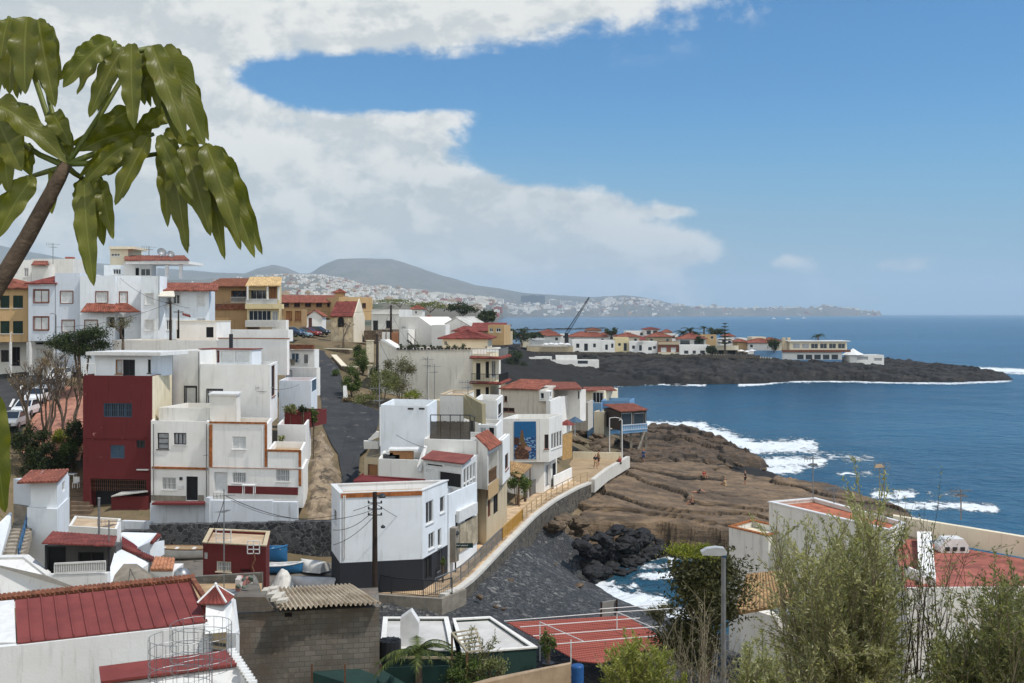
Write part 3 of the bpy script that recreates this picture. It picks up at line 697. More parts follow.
# ---------------------------------------------------------------- sea
def sea_mat():
 m = bpy.data.materials.new('sea_water');m.use_nodes = True;t = NT(m.node_tree)
 g = t.node('ShaderNodeNewGeometry').outputs['Position'];x,y,z = t.sep(g)
 n1 = t.noise(t.comb(x,t.math('MULTIPLY',y,1.0),z),.35,6,.62,.4)
 n2 = t.noise(t.comb(x,y,z),.045,5,.55)
 patch = t.noise(t.comb(t.math('MULTIPLY',x,.35),y,z),.006,5,.6)
 deep = t.mix(t.mapr(patch,.38,.66),(0.009,0.050,0.100),(0.021,0.090,0.160))
 chop = t.mapr(t.math('ADD',t.math('MULTIPLY',n1,.5),t.math('MULTIPLY',t.noise(t.comb(x,t.math('MULTIPLY',y,.6),z),.9,7,.72,.6),.5)),.47,.64);deep = t.mix(t.math('MULTIPLY',chop,.6),deep,(0.040,0.130,0.20))
 a = t.node('ShaderNodeAttribute',attribute_name='foam').outputs['Fac']
 fn = t.noise(t.comb(x,t.math('MULTIPLY',y,.55),z),.55,9,.68,1.2)
 fn2 = t.noise(t.comb(x,y,z),1.7,6,.7,.5)
 fv = t.math('ADD',a,t.math('ADD',t.math('MULTIPLY',t.math('SUBTRACT',fn,.5),2.3),t.math('MULTIPLY',t.math('SUBTRACT',fn2,.5),.9)))
 fv = t.math('MULTIPLY',t.mapr(fv,.52,.80),t.mapr(a,.02,.22))
 sh = t.node('ShaderNodeAttribute',attribute_name='shoal').outputs['Fac']
 c = t.mix(t.math('MULTIPLY',sh,.5),deep,(0.045,0.12,0.15))
 c = t.mix(fv,c,(.72,.76,.78))
 b = t.node('ShaderNodeBsdfPrincipled');t.put(b.inputs['Base Color'],c)
 t.put(b.inputs['Roughness'],t.math('MULTIPLY_ADD',fv,.55,.22));b.inputs['IOR'].default_value = 1.33;b.inputs['Specular IOR Level'].default_value = .32
 h = t.math('ADD',t.math('MULTIPLY',n1,.8),t.math('MULTIPLY',n2,3.0));h = t.math('ADD',h,t.math('MULTIPLY',fv,.4))
 t.put(b.inputs['Normal'],t.bump(h,.9,1.1))
 o = t.node('ShaderNodeOutputMaterial');t.l.new(b.outputs[0],o.inputs[0]);return m
xs = np.concatenate([[-20000,-9000,-4000,-1500,-600,-200,-60],np.arange(-20,120,.8),np.arange(120,300,2.5),np.geomspace(300,22000,26)])
ys = np.concatenate([[40,55],np.arange(66,150,.6),np.arange(150,280,1.2),np.arange(280,520,2.5),np.geomspace(522,21000,34)])
X,Y = np.meshgrid(xs,ys);U = 512 + F * X / Y;V = HOR + F * H / Y
def stroke(pts,r,s,U=U,V=V,ax=1.0):
 best = np.full(U.shape,1e9)
 for (x0,y0),(x1,y1) in zip(pts[:-1],pts[1:]):
  dx,dy = x1 - x0,y1 - y0;L = dx * dx + dy * dy + 1e-9;t = np.clip(((U - x0) * dx + (V - y0) * dy) / L,0,1)
  best = np.minimum(best,(U - x0 - t * dx) ** 2 + ((V - y0 - t * dy)) ** 2)
 return s * np.exp(-best / (r * r))
foam = np.zeros(X.shape)
for pts,r,s in [([(645,424),(705,425)],3.5,.95),([(690,428),(722,436),(752,447),(812,446)],7,1.05),([(735,451),(762,452)],4,.9),([(765,462),(822,462)],6,1.0),([(722,473),(760,470),(800,469)],5,1.05),
                  ([(815,455),(872,460)],6,.6),([(838,474),(872,474)],3,.7),([(875,495),(912,494)],5,1.0),([(880,506),(940,505),(995,509)],5,.95),([(930,493),(960,496)],3,.6),
                  ([(583,386),(620,385),(655,383.5),(705,385)],1.6,1.0),([(740,384.5),(765,383),(785,380.5),(810,380.5)],2.0,1.15),([(810,381),(862,381.5)],1.3,.9),([(862,382),(950,383.5),(1012,381)],1.3,.85),
                  ([(885,364.5),(950,368),(1030,371)],2.2,1.1),([(905,366),(1030,374)],1.5,.8),([(588,579),(602,590),(625,600),(660,604)],9,1.2),([(612,600),(640,612),(690,614)],7,1.0),([(610,584),(640,588)],5,.8),([(640,577),(680,574)],4,1.0),([(628,560),(670,553)],6,.95),([(640,565),(675,566)],4,.8)]:
 foam = np.maximum(foam,stroke(pts,r * 1.22,s * 1.04))
for po in (sh1,sh2):
 s_ = poly_sd(X,Y,po);foam = np.maximum(foam,.8 * np.exp(-(np.clip(-s_,0,None) / 1.6) ** 2) * (s_ < 2))
gz_ = ground_f(np.clip(X,-160,110),np.clip(Y,1,430));shoal = np.clip(1 + gz_ / 2.2,0,1) * (Y < 120)
shoal = np.maximum(shoal,np.clip(foam,0,1) * .8)
o = grid_mesh('sea',X,Y,np.zeros_like(X),None,{'foam': foam,'shoal': shoal});o.data.materials.append(sea_mat());o['kind'] = 'structure'
# ================================================================ upper left: apartment blocks along the street
def stuck_post(h,px,y0,y1,Y,r,mat,name='post'):
 m = MB();a = pt(px,y1,Y);b = pt(px,y0,Y);m.tube([(a.x,a.y,a.z),(a.x,a.y,b.z)],r,8);return m.build(name,mat,h)
h = house('apartment_building','ochre apartment building with dark green shutters at the left picture edge',0,122,z=17.3)
b = Block(h,(-55,121),(28,122),10,top=289,bot=342,ref='B',wall=W_OCHRE,par=0)
for x0,x1 in ((-38,-29),(-22,-12),(0.2,9.5),(13,23)):
 for y0,y1 in ((295.5,308),(321,333.5)): b.win('f',x0,y0,x1,y1,'shutg',frame=SHUT_G,sill=FRAME_W,mull=(1,0))
b.done();hip(b,1.3,.5,TILE)
g = Block(h,(-55,123.5),(27.5,124.5),8,z1=b.z0 - .01,z0=16.8,wall=W_GREY,par=0)
g.win('f',12,347,20,366,'void',frame=FRAME_DK,mull=(1,0),name='shopfront');g.win('f',-20,347,-6,366,'glass',frame=FRAME_DK,name='shopfront');g.win('f',1,350,9,362,'glass',frame=FRAME_DK,name='shopfront');g.done('arcade_wall')
for px in (10.5,28): stuck_post(h,px,342.2,372,121.5,.16,METAL_W,'column')
h = house('apartment_building','pale blue grey three storey apartment building with brown framed windows and red tile awning',90,122,z=17.5)
b = Block(h,(28.3,121),(55.5,121),12,top=284.5,bot=341,wall=W_BLUE,par=0)
for (x0,y0,x1,y1) in ((34,290,48.5,302.5),(34,317,48.5,330)): b.win('f',x0,y0,x1,y1,'shutw',frame=FRAME_BR,mull=(1,0),surround=FRAME_BR,sill=FRAME_BR)
b.done()
slope(h,b.P(-.3,-.3,b.z1 + .01),b.P(b.w + .2,-.3,b.z1 + .01),b.P(b.w + .2,4,zof(276,125)),b.P(.5 if 0 else 1.8,4,zof(276,125)),TILE_RED)
g = Block(h,(29,122.5),(55.5,122.5),9,z1=b.z0 - .01,z0=17,wall=W_WHITE,par=0)
g.win('f',36.5,348,53,365.5,'shutw',frame=FRAME_W,mull=(0,0),sill=False,name='garage_door');g.win('f',35,341.6,52,345.2,'glass',mull=(1,0));g.done('ground_floor_wall')
for px in (30.3,54.7): stuck_post(h,px,341.2,367,121.2,.2,METAL_W,'column')
b = Block(h,(55,121),(80,121),12,top=273,bot=372,wall=W_BLUE,par=.5)
for (x0,y0,x1,y1) in ((61,291.5,72.5,303),(62.5,320.5,74,331.5)): b.win('f',x0,y0,x1,y1,'shutw',frame=FRAME_W,surround=FRAME_BR,sill=FRAME_BR)
b.done()
b = Block(h,(80,120.4),(115.2,120.4),12,top=275.5,bot=374,wall=W_COOL,par=.5)
for (x0,y0,x1,y1) in ((96.3,292,107.5,302.5),(85.2,320.5,97,332)): b.win('f',x0,y0,x1,y1,'shutw',frame=FRAME_W,surround=FRAME_BR,sill=FRAME_BR)
b.win('f',106,317,115,328,'void',frame=FRAME_W,mull=(0,0),sill=False,rd=.9,name='balcony_recess');b.done()
b = Block(h,(115.2,120.8),(141,121.5),11,top=275.5,bot=374,wall=W_COOL,par=.5)
b.win('f',120,292.2,127,302.8,'shutw',frame=FRAME_W,surround=FRAME_BR,sill=FRAME_BR);b.win('f',116,317,124.5,340,'void',frame=FRAME_W,sill=False,name='balcony_recess',rd=.9,mull=(0,0));b.done()
m = MB();e0,e1 = pt(80.5,312.5,119.4),pt(141,312.5,119.4);r0,r1 = pt(87,304,120.38),pt(128,304,120.75);tile_slope(m,e0,e1,r1,r0);m.build('tile_awning',TILE,h)
b = Block(h,(141,119.8),(158.5,119.6),2.2,top=276,bot=374,wall=W_COOL,par=.5)
for y0,y1 in ((293.5,304.5),(320,330.5)): b.win('f',145.5,y0,153.5,y1,'shutw',frame=FRAME_W,surround=FRAME_W)
b.done()
b = Block(h,(158.5,121.5),(209,122.5),10,top=290,bot=374,wall=W_COOL,par=0)
for (x0,y0,x1,y1) in ((197.5,295.5,204.2,305.5),(173,294.5,180,304),(164,320,172.5,330),(197.5,318.5,205,321.5)): b.win('f',x0,y0,x1,y1,'shutw' if x0 > 190 else 'glass',frame=FRAME_W,surround=FRAME_W)
b.win('f',160,297,171.5,306,'glass',frame=FRAME_W,mull=(2,0),name='balcony_door');b.done()
slope(h,b.P(-.3,-.9,b.z1 - .15),b.P(b.w + 1.0,-.9,b.z1 - .15),b.P(b.w + .8,3,b.z1 + .75),b.P(-.3,3,b.z1 + .75),TILE)
m = MB();p = [pt(158.2,296.5,119.0),pt(175,296.8,119.2),pt(173.5,289.8,121.45),pt(158.2,289.8,121.4)];m.prism(p,(0,0,.05));m.build('awning',pbr('cream_canvas',lin(214,208,192),rough=.9),h)
b.railing('f',160,304.5,172,308.5,METAL_W,n=.5,name='balcony_railing')
# roof top rooms
b = Block(h,(104,127),(124,127),5,top=265,bot=281,wall=W_COOL,par=.3);b.win('f',113,269,121,274.5,'glass',mull=(2,0));b.done('roof_room_wall')
b = Block(h,(110,130),(128,130),5,top=248.5,bot=276,wall=W_CREAM,par=.35);b.win('f',111,253.5,120,256.2,'void',mull=(2,0));b.done('roof_room_wall')
m = MB();q0,q1 = pt(109,249,129.5),pt(134,249,129.5);m.obox(q0,(q1.x - q0.x,0,0),(0,5,0),(0,0,.3));m.build('roof_slab',W_CREAM,h)
b = Block(h,(124,127),(151,127.5),5,top=262,bot=281,wall=W_WHITE,par=0)
b.win('f',135,267.5,139.5,276,'void',mull=(0,0));b.win('f',140.5,268.5,151,276,'glass',mull=(1,0));b.done('roof_room_wall')
m = MB();z = zof(261.2,126);a0 = pt(125,261.2,125.5);tile_slope(m,(a0.x,125.3,z),(xof(190,125.5),125.3,z),(xof(186,132),131.5,z + .8),(xof(126,132),131.5,z + .8));m.build('tiled_roof',TILE,h)
m = MB();m.box(a0.x + .1,125.5,z - .32,xof(189,125.5),131.3,z - .03);m.build('eaves_slab',W_WHITE,h)
for px,Y in ((167,126),(181,126),(181,130.5)): stuck_post(h,px,264.3,278.5,Y,.22,METAL_W,'column')
def dish(parent,px,py,Y,r,az=.6,el=.5,standalone=None):
 m = MB();c = pt(px,py,Y);d = Vector((math.sin(az) * math.cos(el),-math.cos(az) * math.cos(el),math.sin(el)))
 R_ = d.to_track_quat('Z','Y').to_matrix();n = 16
 for k in range(4):
  rr = r * k / 3
  for j in range(n):
   a = 2 * math.pi * j / n;m.v.append(c + R_ @ Vector((rr * math.cos(a),rr * math.sin(a),.35 * rr * rr / r - .0)))
 for k in range(3):
  for j in range(n):
   q = k * n + j;q2 = k * n + (j + 1) % n;m.f.append((q,q2,q2 + n,q + n));m.mi.append(0)
 m.tube([c,c - d * .12 * r,c + Vector((0,0,-r * 1.35)) - d * .2 * r],r * .06,6)
 tip = c + d * r * .8;m.tube([c + R_ @ Vector((0,-r * .9,.3 * r)),tip],r * .03,5);m.tube([tip - d * .1 * r,tip + d * .08 * r],r * .08,6)
 return m
for px,py,lb in ((161.5,253,'left satellite dish of the pair above the pale blue building'),(170.5,254.5,'right satellite dish of the pair above the pale blue building')):
 solo(dish(None,px,py,129,.55 if px < 165 else .42),'satellite_dish',METAL_G,lb,'satellite dish','dishes on the pale blue building',True)
for (x0,x1,y0,y1,Y,wl,lb) in ((10,31,260,290,150,W_WHITE,'white house with two small windows behind the ochre block at the left edge'),(31.5,73,258.8,290,148,W_GREY,'flat roofed white house with a small red tile piece behind the pale blue apartments')):
 h = house('white_house',lb,x0,Y,z=20,group='houses behind the apartment blocks')
 b = Block(h,(x0,Y),(x1,Y),8,top=y0,bot=y1,wall=wl,par=.5)
 if x0 < 20: b.win('f',14,267,17.5,271);b.win('f',24,268,28.5,277,'curtain')
 b.done()
 if x0 > 20:
  slope(h,pt(31,265.5,145.5),pt(49,265.5,145.5),pt(48,261.8,147.9),pt(34,261.8,147.9),TILE)
  c = Block(h,(31.5,146),(48.5,146),2,top=266,bot=285,wall=wl,par=0);c.done('lower_wall')
  m = MB();p = pt(70,257,150);m.box(p.x - .5,149.6,p.z - 1.2,p.x + .5,150.4,p.z);m.build('chimney',W_TERRA,h)
# ---- ochre house with balconies
h = house('ochre_house','two storey ochre house with brown tile roof and white balustrade balcony',240,163,z=20.5)
b = Block(h,(207,163),(247,163),9,top=285,bot=330,wall=W_BROWN,par=0)
b.win('f',231,290.5,246,301.5,'glass',frame=FRAME_BR,mull=(2,0),rd=.8,sill=False);b.done()
b.band('f',207,304,247,309.5,TILE_BROWN,.25,'tile_band');b.railing('f',231,297,246.5,303,METAL_W,name='balcony_railing',n=.1)
m = MB();tile_slope(m,b.P(-.2,-.9,b.z1 - .3),b.P(b.w,-.9,b.z1 - .3),b.P(b.w,5,b.z1 + 1.0),b.P(.6,5,b.z1 + 1.0));m.build('tiled_roof',TILE_BROWN,h)
b = Block(h,(247,162),(279,161.5),None,C=(281.5,170),top=285.6,bot=327,wall=W_YELLOW,par=0)
b.win('f',248.5,290,266,301,'glass',frame=FRAME_W,mull=(2,0),rd=1.0,sill=False);b.win('f',269,286.5,277,299,'shutt',frame=FRAME_BR,mull=(2,0),sill=False);b.win('f',248.8,310.5,271,320.5,'glass',frame=FRAME_W,mull=(4,0));b.win('f',272,311,278,322,'curtain',frame=FRAME_W);b.done()
m = MB();tile_slope(m,b.P(-.2,-1.0,b.z1 - .15),b.P(b.w + .3,-1.0,b.z1 - .15),b.P(b.w + .2,6,b.z1 + 1.3),b.P(0,6,b.z1 + 1.3));m.build('tiled_roof',pbr('pale_yellow_tiles',lin(212,184,136),lin(182,150,104),scale=3,tiles=3),h)
b.railing('f',247.3,298.8,278.5,304,METAL_W,n=.6,name='balcony_railing',bal=.1);b.band('f',247,304.2,284,308.8,W_YELLOW,.8,'balcony_slab')
b.railing('f',247.3,320.2,278.5,327,METAL_W,n=.8,name='balustrade',bal=.1)
for px in (247.5,267.5,278.5): stuck_post(h,px,286,300,160.9,.14,METAL_W,'column')
c = Block(h,(272,161.2),(286,160.8),1.0,top=320,bot=334,wall=W_WHITE,par=.9,roof=ROOF_TAN);c.done('terrace_wall')
c = Block(h,(284,165),(302,165),4,top=309,bot=326,wall=W_BROWN,par=.2);c.win('f',286,311,292,320,'shutt',frame=FRAME_BR);c.win('f',295,311,301,320,'shutt',frame=FRAME_BR);c.done('wing_wall')
# ---- long terracotta roofed building
h = house('terraced_house','long low ochre building under a terracotta tile roof with a small turret',310,232,z=21)
b = Block(h,(279,230),(339,232),9,top=301.5,bot=318,wall=W_BROWN,par=0)
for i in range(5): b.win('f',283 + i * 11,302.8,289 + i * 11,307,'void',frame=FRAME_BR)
b.done();slope(h,b.P(-.3,-.8,b.z1 - .3),b.P(b.w + .3,-.8,b.z1 - .3),b.P(b.w + .3,7,b.z1 + 1.3),b.P(-.3,7,b.z1 + 1.3),TILE)
c = Block(h,(335,233),(343,233),3,top=293,bot=306,wall=W_BROWN,par=0);c.done('turret_wall');hip(c,.7,.3,TILE)
c = Block(h,(339,226),(372.5,229),9,top=297,bot=320,wall=W_OCHRE,par=.4,roof=ROOF_TAN);c.win('f',345,301,348,305,'void',frame=FRAME_BR);c.win('f',362,303,366,308,'void',frame=FRAME_BR);c.done('ochre_wall')
h = house('small_house','small white gabled house with red tile roof behind the parked cars',315,200,z=20)
b = Block(h,(306.5,197),(322.5,197),6,top=317,bot=332,wall=W_WHITE,par=0,C=(326,203));b.win('f',308.5,317.8,312,328,'brdoor',frame=FRAME_BR,mull=(0,0));b.done();gable(b,1.1,.25,TILE,'v')
# ---- chapel
h = house('chapel','small cream stone chapel with steep red tile roof and arched window',345,172,z=19.3,cat='chapel')
b = Block(h,(331,171),(353,168.5),None,top=317,bot=343,wall=pbr('cream_stone_blocks',lin(236,222,194),lin(206,188,158),scale=1.2,bump=.4,tiles=1.4),par=0,C=(364,174.5))
m = MB();a,z = b.hit('f',341.3,319);o_,dr,n_,L = b.faces['f'];zb = b.hit('f',341,327)[1]
pts = [b.fp('f',a - .62,zb,.02),b.fp('f',a + .62,zb,.02)] + [b.fp('f',a + .62 * math.cos(t),z - .25 + .62 * math.sin(t),.02) for t in np.linspace(0,math.pi,9)]
m.prism(pts,n_ * .03);w = m.build('arched_window',VOID,h)
m = MB();ar = [b.fp('f',a + .72 * math.cos(t),z - .25 + .72 * math.sin(t),.06) for t in np.linspace(math.pi,0,10)];m.tube([b.fp('f',a - .72,zb,.06)] + ar + [b.fp('f',a + .72,zb,.06)],.09,5);m.build('stone_surround',W_TAN,w)
b.done()
rz = zof(302,170);wl = b.c
m = MB();A_,B_,C_,D_ = [Vector((p.x,p.y,b.z1)) for p in b.c]
r0 = A_.lerp(D_,.5) + Vector((0,0,rz - b.z1));r1 = B_.lerp(C_,.5) + Vector((0,0,rz - b.z1))
dd = (A_ - D_).normalized() * .3;uu = (B_ - A_).normalized() * .12
tile_slope(m,A_ + dd - uu,B_ + dd + uu * 0,r1 + Vector((0,0,.05)),r0 - uu);tile_slope(m,C_ - dd,D_ - dd - uu,r0 - uu,r1);m.build('tiled_roof',TILE_RED,h)
m = MB();m.prism([A_,D_,r0],(B_ - A_).normalized() * .2);m.build('gable_wall',plaster('chapel_plaster',226,216,196),h)
m = MB();g_ = [B_ + Vector((0,0,.003)),C_ + Vector((0,0,.003))];nn = b.faces['r'][2]
m.prism([B_ + nn * .01 + Vector((0,0,-6)),C_ + nn * .01 + Vector((0,0,-6)),C_ + nn * .01,r1 + nn * .01 + Vector((0,0,.55)),B_ + nn * .01],nn * .12);m.build('plastered_gable_front',plaster('chapel_plaster',226,216,196),h)
# ================================================================ terraces between street and stacked houses
h = house('terrace_house','wide flat white house with tiled parapet line behind the stacked white houses',200,113,z=15)
b = Block(h,(113,113.5),(218,112),6,top=340.5,bot=372,ref='B',wall=W_GREY,par=.5,roof=ROOF_TAN);b.done()
b = Block(h,(218.2,112),(287,110),.5,top=338.5,bot=374,wall=W_WHITE,par=.6,cap=TRIM_ORANGE);b.done()
b = Block(h,(176,117),(216.5,116.5),4,top=321.5,bot=342,wall=W_WHITE,par=.4,cap=W_CREAM)
b.win('f',174.5,329.5,179.5,338.5,'void',frame=FRAME_DK,mull=(0,0),name='door');b.win('f',206,327,213.5,337.5,'void',frame=FRAME_DK,mull=(0,0),name='door');b.done('roof_room_wall')
b = Block(h,(219,121),(288,119),1.2,top=329.5,bot=341,wall=W_WHITE,par=.5);b.done('terrace_wall')
m = MB();p = pt(183,315.4,117.6);tile_slope(m,p,pt(190.5,317.5,117.6),pt(190,316,118.6),pt(182,314,118.6));m.build('tile_canopy',TILE_RED,h)
# ================================================================ tall oxblood building
h = house('tall_house','tall oxblood red house with flaking paint and three grilled windows',118,92,z=7.2)
b = Block(h,(83,92.5),(151.5,91.6),None,top=376,bot=520,ref='B',wall=W_RED,par=.5,C=(173,98.5),roof=ROOF_GREY)
b.win('f',103.5,403,132,417.3,'glass',frame=SHUT_B,mull=(3,0),grille=SHUT_B,sill=False);b.win('f',110.3,445,124.5,458.5,'shutb',frame=SHUT_B,mull=(1,1),sill=False);b.win('f',136.5,440.2,145,448,'glass',frame=FRAME_DK,mull=(1,0),sill=False)
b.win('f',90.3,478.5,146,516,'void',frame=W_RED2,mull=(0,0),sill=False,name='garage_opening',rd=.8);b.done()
b.band('f',83.2,437.7,148,438.7,W_RED2,.03);b.band('f',138,468.8,149.5,470,W_GREY,.3,'ledge')
b.band('r',152.3,376.2,171.8,520,plaster('cream_side_wall',226,216,190,.4),.02,'side_wall')
m = MB();b.fbox(m,'f',*[b.hit('f',x,490)[0] for x in (90.5,146)],b.hit('f',100,491)[1],b.hit('f',100,479)[1],-.5,-.46)
k = [b.hit('f',x,490)[0] for x in (90.5,146)]
q = MB()
for i in range(28): c_ = k[0] + (k[1] - k[0]) * i / 27;b.fbox(q,'f',c_ - .012,c_ + .012,b.hit('f',100,491)[1],b.hit('f',100,479)[1],-.12,-.09)
for zz in (480,484,488): z_ = b.hit('f',100,zz)[1];b.fbox(q,'f',k[0],k[1],z_ - .012,z_ + .012,-.13,-.1)
q.build('grille',METAL_RU,h)
c = Block(h,(111.3,91.0),(147.5,90.6),1.5,top=496,bot=520,ref='A',wall=W_RED2,par=0);c.done('porch_wall')
m = MB();m.prism([pt(111,497,90.6),pt(148,492,90.2),pt(146,491,91.8),pt(122,492.5,92)],(0,0,.08));m.build('porch_roof',ROOF_GREY,h)
c = Block(h,(94.8,94),(151.4,93),3.5,top=355.5,bot=377,ref='B',wall=W_COOL,par=0)
c.win('f',115.5,359.5,122.5,374,'curtain',frame=SHUT_BK,mull=(0,0));c.win('f',122.8,359.5,135,376,'void',frame=FRAME_DK,mull=(1,0),sill=False,name='door');c.win('f',147.8,359.5,151.2,373,'glass',frame=FRAME_DK,mull=(0,0));c.win('f',149,360,151,372,'glass') if 0 else None;c.done('penthouse_wall')
m = MB();m.prism([c.P(-.4,-.7,c.z1 + .01),c.P(c.w + 1.2,-.7,c.z1 + .01),c.P(c.w + 1.2,4.0,c.z1 + .01),c.P(-.2,4.0,c.z1 + .01)],(0,0,.28));m.build('penthouse_roof',FRAME_W,h)
m = MB();f0 = pt(83.5,376,92.4);f1 = pt(83.5,363.5,92.4)
for a_,b_ in ((pt(83.5,376,92.4),pt(83.5,363.5,92.4)),(pt(83.5,363.5,92.4),pt(95,363.5,92.6)),(pt(95,363.5,92.6),pt(95,376,92.6)),(pt(85,364,92.4),pt(87,375,92.4))): m.bar(a_,b_,.06)
m.build('roof_railing',METAL_W,h)
# ================================================================ stacked white houses
h = house('white_house','topmost white house with a row of roof cupboards behind its parapet',225,97.5,z=11)
b = Block(h,(173,98.8),(200,98.3),5,top=350.5,bot=421,wall=W_WHITE,par=.4,roof=ROOF_GREY);b.win('f',185.2,386.8,196,404,'whitedoor',frame=FRAME_DK,mull=(0,0),surround=FRAME_DK);b.done()
b = Block(h,(200.1,97.9),(270,96.6),None,top=364,bot=423,ref='A',wall=W_WHITE,par=1.0,C=(277.5,103),roof=ROOF_GREY)
b.win('f',207.5,389.8,222,406,'shutw',frame=FRAME_DK,mull=(1,0),surround=FRAME_DK,name='window');b.win('r',271.5,366,275,395,'void',frame=FRAME_BR,mull=(0,0));b.done()
c = Block(h,(200.3,101.8),(252,100.8),2,top=349.5,bot=368,wall=W_COOL,par=0,th=.1);x = 0
for x0,x1,st in ((201,204.5,'darkdoor'),(204.8,209.5,'whitedoor'),(210,219.5,'brdoor'),(220.5,234,'whitedoor'),(234.5,249.5,'whitedoor')): c.win('f',x0,350.5,x1,362.5,st,frame=W_RED2 if st == 'brdoor' else FRAME_W,mull=(0,0),rd=.1,name='cupboard_door')
c.done('cupboard_wall');slab(h,[c.P(-.1,-.2,c.z1 + .01),c.P(c.w + .1,-.2,c.z1 + .01),c.P(c.w + .1,2.1,c.z1 + .01),c.P(-.1,2.1,c.z1 + .01)],.08,ROOF_PAINT,'cupboard_roof')
for px in (231,233): stuck_post(h,px,334 if px == 231 else 342,352,103,.18,METAL_DK,'stove_pipe') if px == 231 else None
# middle terrace with stair tower
h = house('white_house','white house with long parapet terrace and square stair box beside the red building',180,92.5,z=9)
b = Block(h,(158.8,92.6),(209.5,91.8),5,top=407.5,bot=424,wall=W_GREY,par=.9,roof=ROOF_GREY);b.done('terrace_wall')
b = Block(h,(209.8,91.2),(236.5,90.8),None,top=395.5,bot=424,wall=W_GREY,par=0,C=(240.5,93.6));b.done('stair_box_wall');slab(h,[b.P(-.1,-.1,b.z1 + .01),b.P(b.w + .1,-.1,b.z1 + .01),b.P(b.w + .1,b.d + .1,b.z1 + .01),b.P(-.1,b.d + .1,b.z1 + .01)],.15,FRAME_W,'stair_box_roof')
b = Block(h,(151,90.8),(208.8,90),None,top=421.6,bot=505,ref='B',wall=W_WHITE,par=.25,roof=ROOF_GREY,C=(212,96))
b.win('f',157.3,432.8,168.8,449.3,'curtain',frame=FRAME_DK,mull=(0,2));b.win('f',173.8,432.8,186.3,444.8,'curtain',frame=FRAME_DK,mull=(2,0),sill=FRAME_W)
b.win('f',162.3,477.3,176,490,'curtain',frame=FRAME_W,mull=(2,0),grille=True);b.win('f',186.3,476.3,197.8,500.5,'void',frame=FRAME_DK,mull=(0,0),sill=False,name='door');b.done()
b.band('f',152.3,466.3,207.5,469.7,TRIM_ORANGE,.12,'tile_band');b.band('f',151.2,495,186,501.5,CONC,.02,'plinth');b.band('f',198.2,495,204,501.5,CONC,.02,'plinth');b.band('f',178,485.5,183.5,489.5,FRAME_W,.06,'meter_box');b.band('f',180,477,182.5,480,METAL_DK,.12,'wall_lamp')
h = house('white_house','white house outlined with orange brown tile bands and four shuttered windows',255,89,z=8.5)
b = Block(h,(209.2,89.3),(267.3,88.5),None,top=423.5,bot=472,wall=W_WHITE,par=.4,roof=ROOF_TAN,C=(272,94))
b.win('f',232.3,436.4,246,449.4,'shutw',frame=FRAME_W,mull=(1,0));b.done()
c = Block(h,(209.2,89.3),(303.2,88.0),None,z1=b.z0 - .02,bot=505,wall=W_WHITE,par=0,C=(308,94))
c.z1 = b.hit('f',240,467.2)[1]
c.win('f',213.8,470.8,227.5,492.5,'whitedoor',frame=FRAME_W,mull=(0,0));c.win('f',232.6,470,246,483.5,'curtain',frame=FRAME_W,mull=(2,0),grille=True);c.win('f',276.3,469.2,289.6,481.8,'curtain',frame=FRAME_W,mull=(2,0),grille=True)
e = Block(h,(267.6,88.45),(301.5,88.0),None,top=450,bot=467.5,ref='A',wall=W_WHITE,par=.5,roof=ROOF_TAN,C=(306,94));e.z0 = c.z1 + .01
b.z0 = c.z1 + .01
c.done('ground_floor_wall');e.done('terrace_wall')
for bl,(x0,y0,x1,y1) in ((b,(209.5,421.3,267,424.3)),(b,(209.5,424.4,212.4,466.8)),(b,(264.8,424.4,267.2,466.8)),(e,(267.7,449.2,301.2,452)),(e,(298.8,452.1,301.2,466.8))):
 bl.band('f',x0,y0,x1,y1,TRIM_ORANGE,.07,'tile_band')
c.band('f',209.5,467.3,301.3,469.2,TRIM_ORANGE,.08,'tile_band');c.band('f',298.8,469.3,301.3,486,TRIM_ORANGE,.07,'tile_band');c.band('f',228,485.5,298,495,W_TERRA if 0 else W_RED2,.04,'plinth')
# small stacked roofs to the right of it
h = house('white_house','small white house with red roof terrace and plants above the sandy slope',295,96,z=9)
b = Block(h,(277.5,96),(305.5,95.6),None,top=424.5,bot=480,wall=W_WHITE,par=.7,roof=FLOOR_TERRA,C=(311,103));b.done()
b.railing('f',277.8,442.6,305,447.6,W_RED2,n=.5,step=.25,bal=.09,name='balustrade');b.band('f',277.6,448,305.4,449.6,TRIM_ORANGE,.6,'ledge')
c = Block(h,(284.5,101),(310,100.5),4,top=412,bot=427,wall=W_RED2,par=.9,roof=FLOOR_TERRA);c.done('roof_garden_wall')
h = house('white_house','plain white cube house with blue side shutter right of the stacked houses',297,106,z=11)
b = Block(h,(279,106),(311,105.5),None,top=380.5,bot=425,wall=W_COOL,par=.6,roof=FLOOR_TERRA,C=(317.3,111));b.win('r',312,380,316.7,389.5,'shutb',frame=SHUT_B,mull=(0,0),sill=False);b.done()
h = house('white_house','narrow grey white house with louvred hatch below the roof terrace clutter',300,113,z=12)
b = Block(h,(285.3,113),(316.5,112),.8,top=367.3,bot=395,wall=W_GREY,par=.3,roof=ROOF_GREY);b.win('f',285.8,370,292,378.5,'shutw',frame=METAL_G,mull=(0,0));b.done()
h = house('white_house','white roof terrace house with brown tile edge near the parked cars',302,126,z=14)
b = Block(h,(288.6,126),(314.5,125.5),1.5,top=349.5,bot=380,wall=W_WHITE,par=.15,roof=ROOF_GREY);b.win('f',291,353,299,363,'shutb',frame=FRAME_W);b.win('f',303.5,354,308,364,'void',frame=FRAME_W);b.done();b.band('f',288.5,344.5,314.5,349.2,TILE_BROWN,.4,'tile_edge')
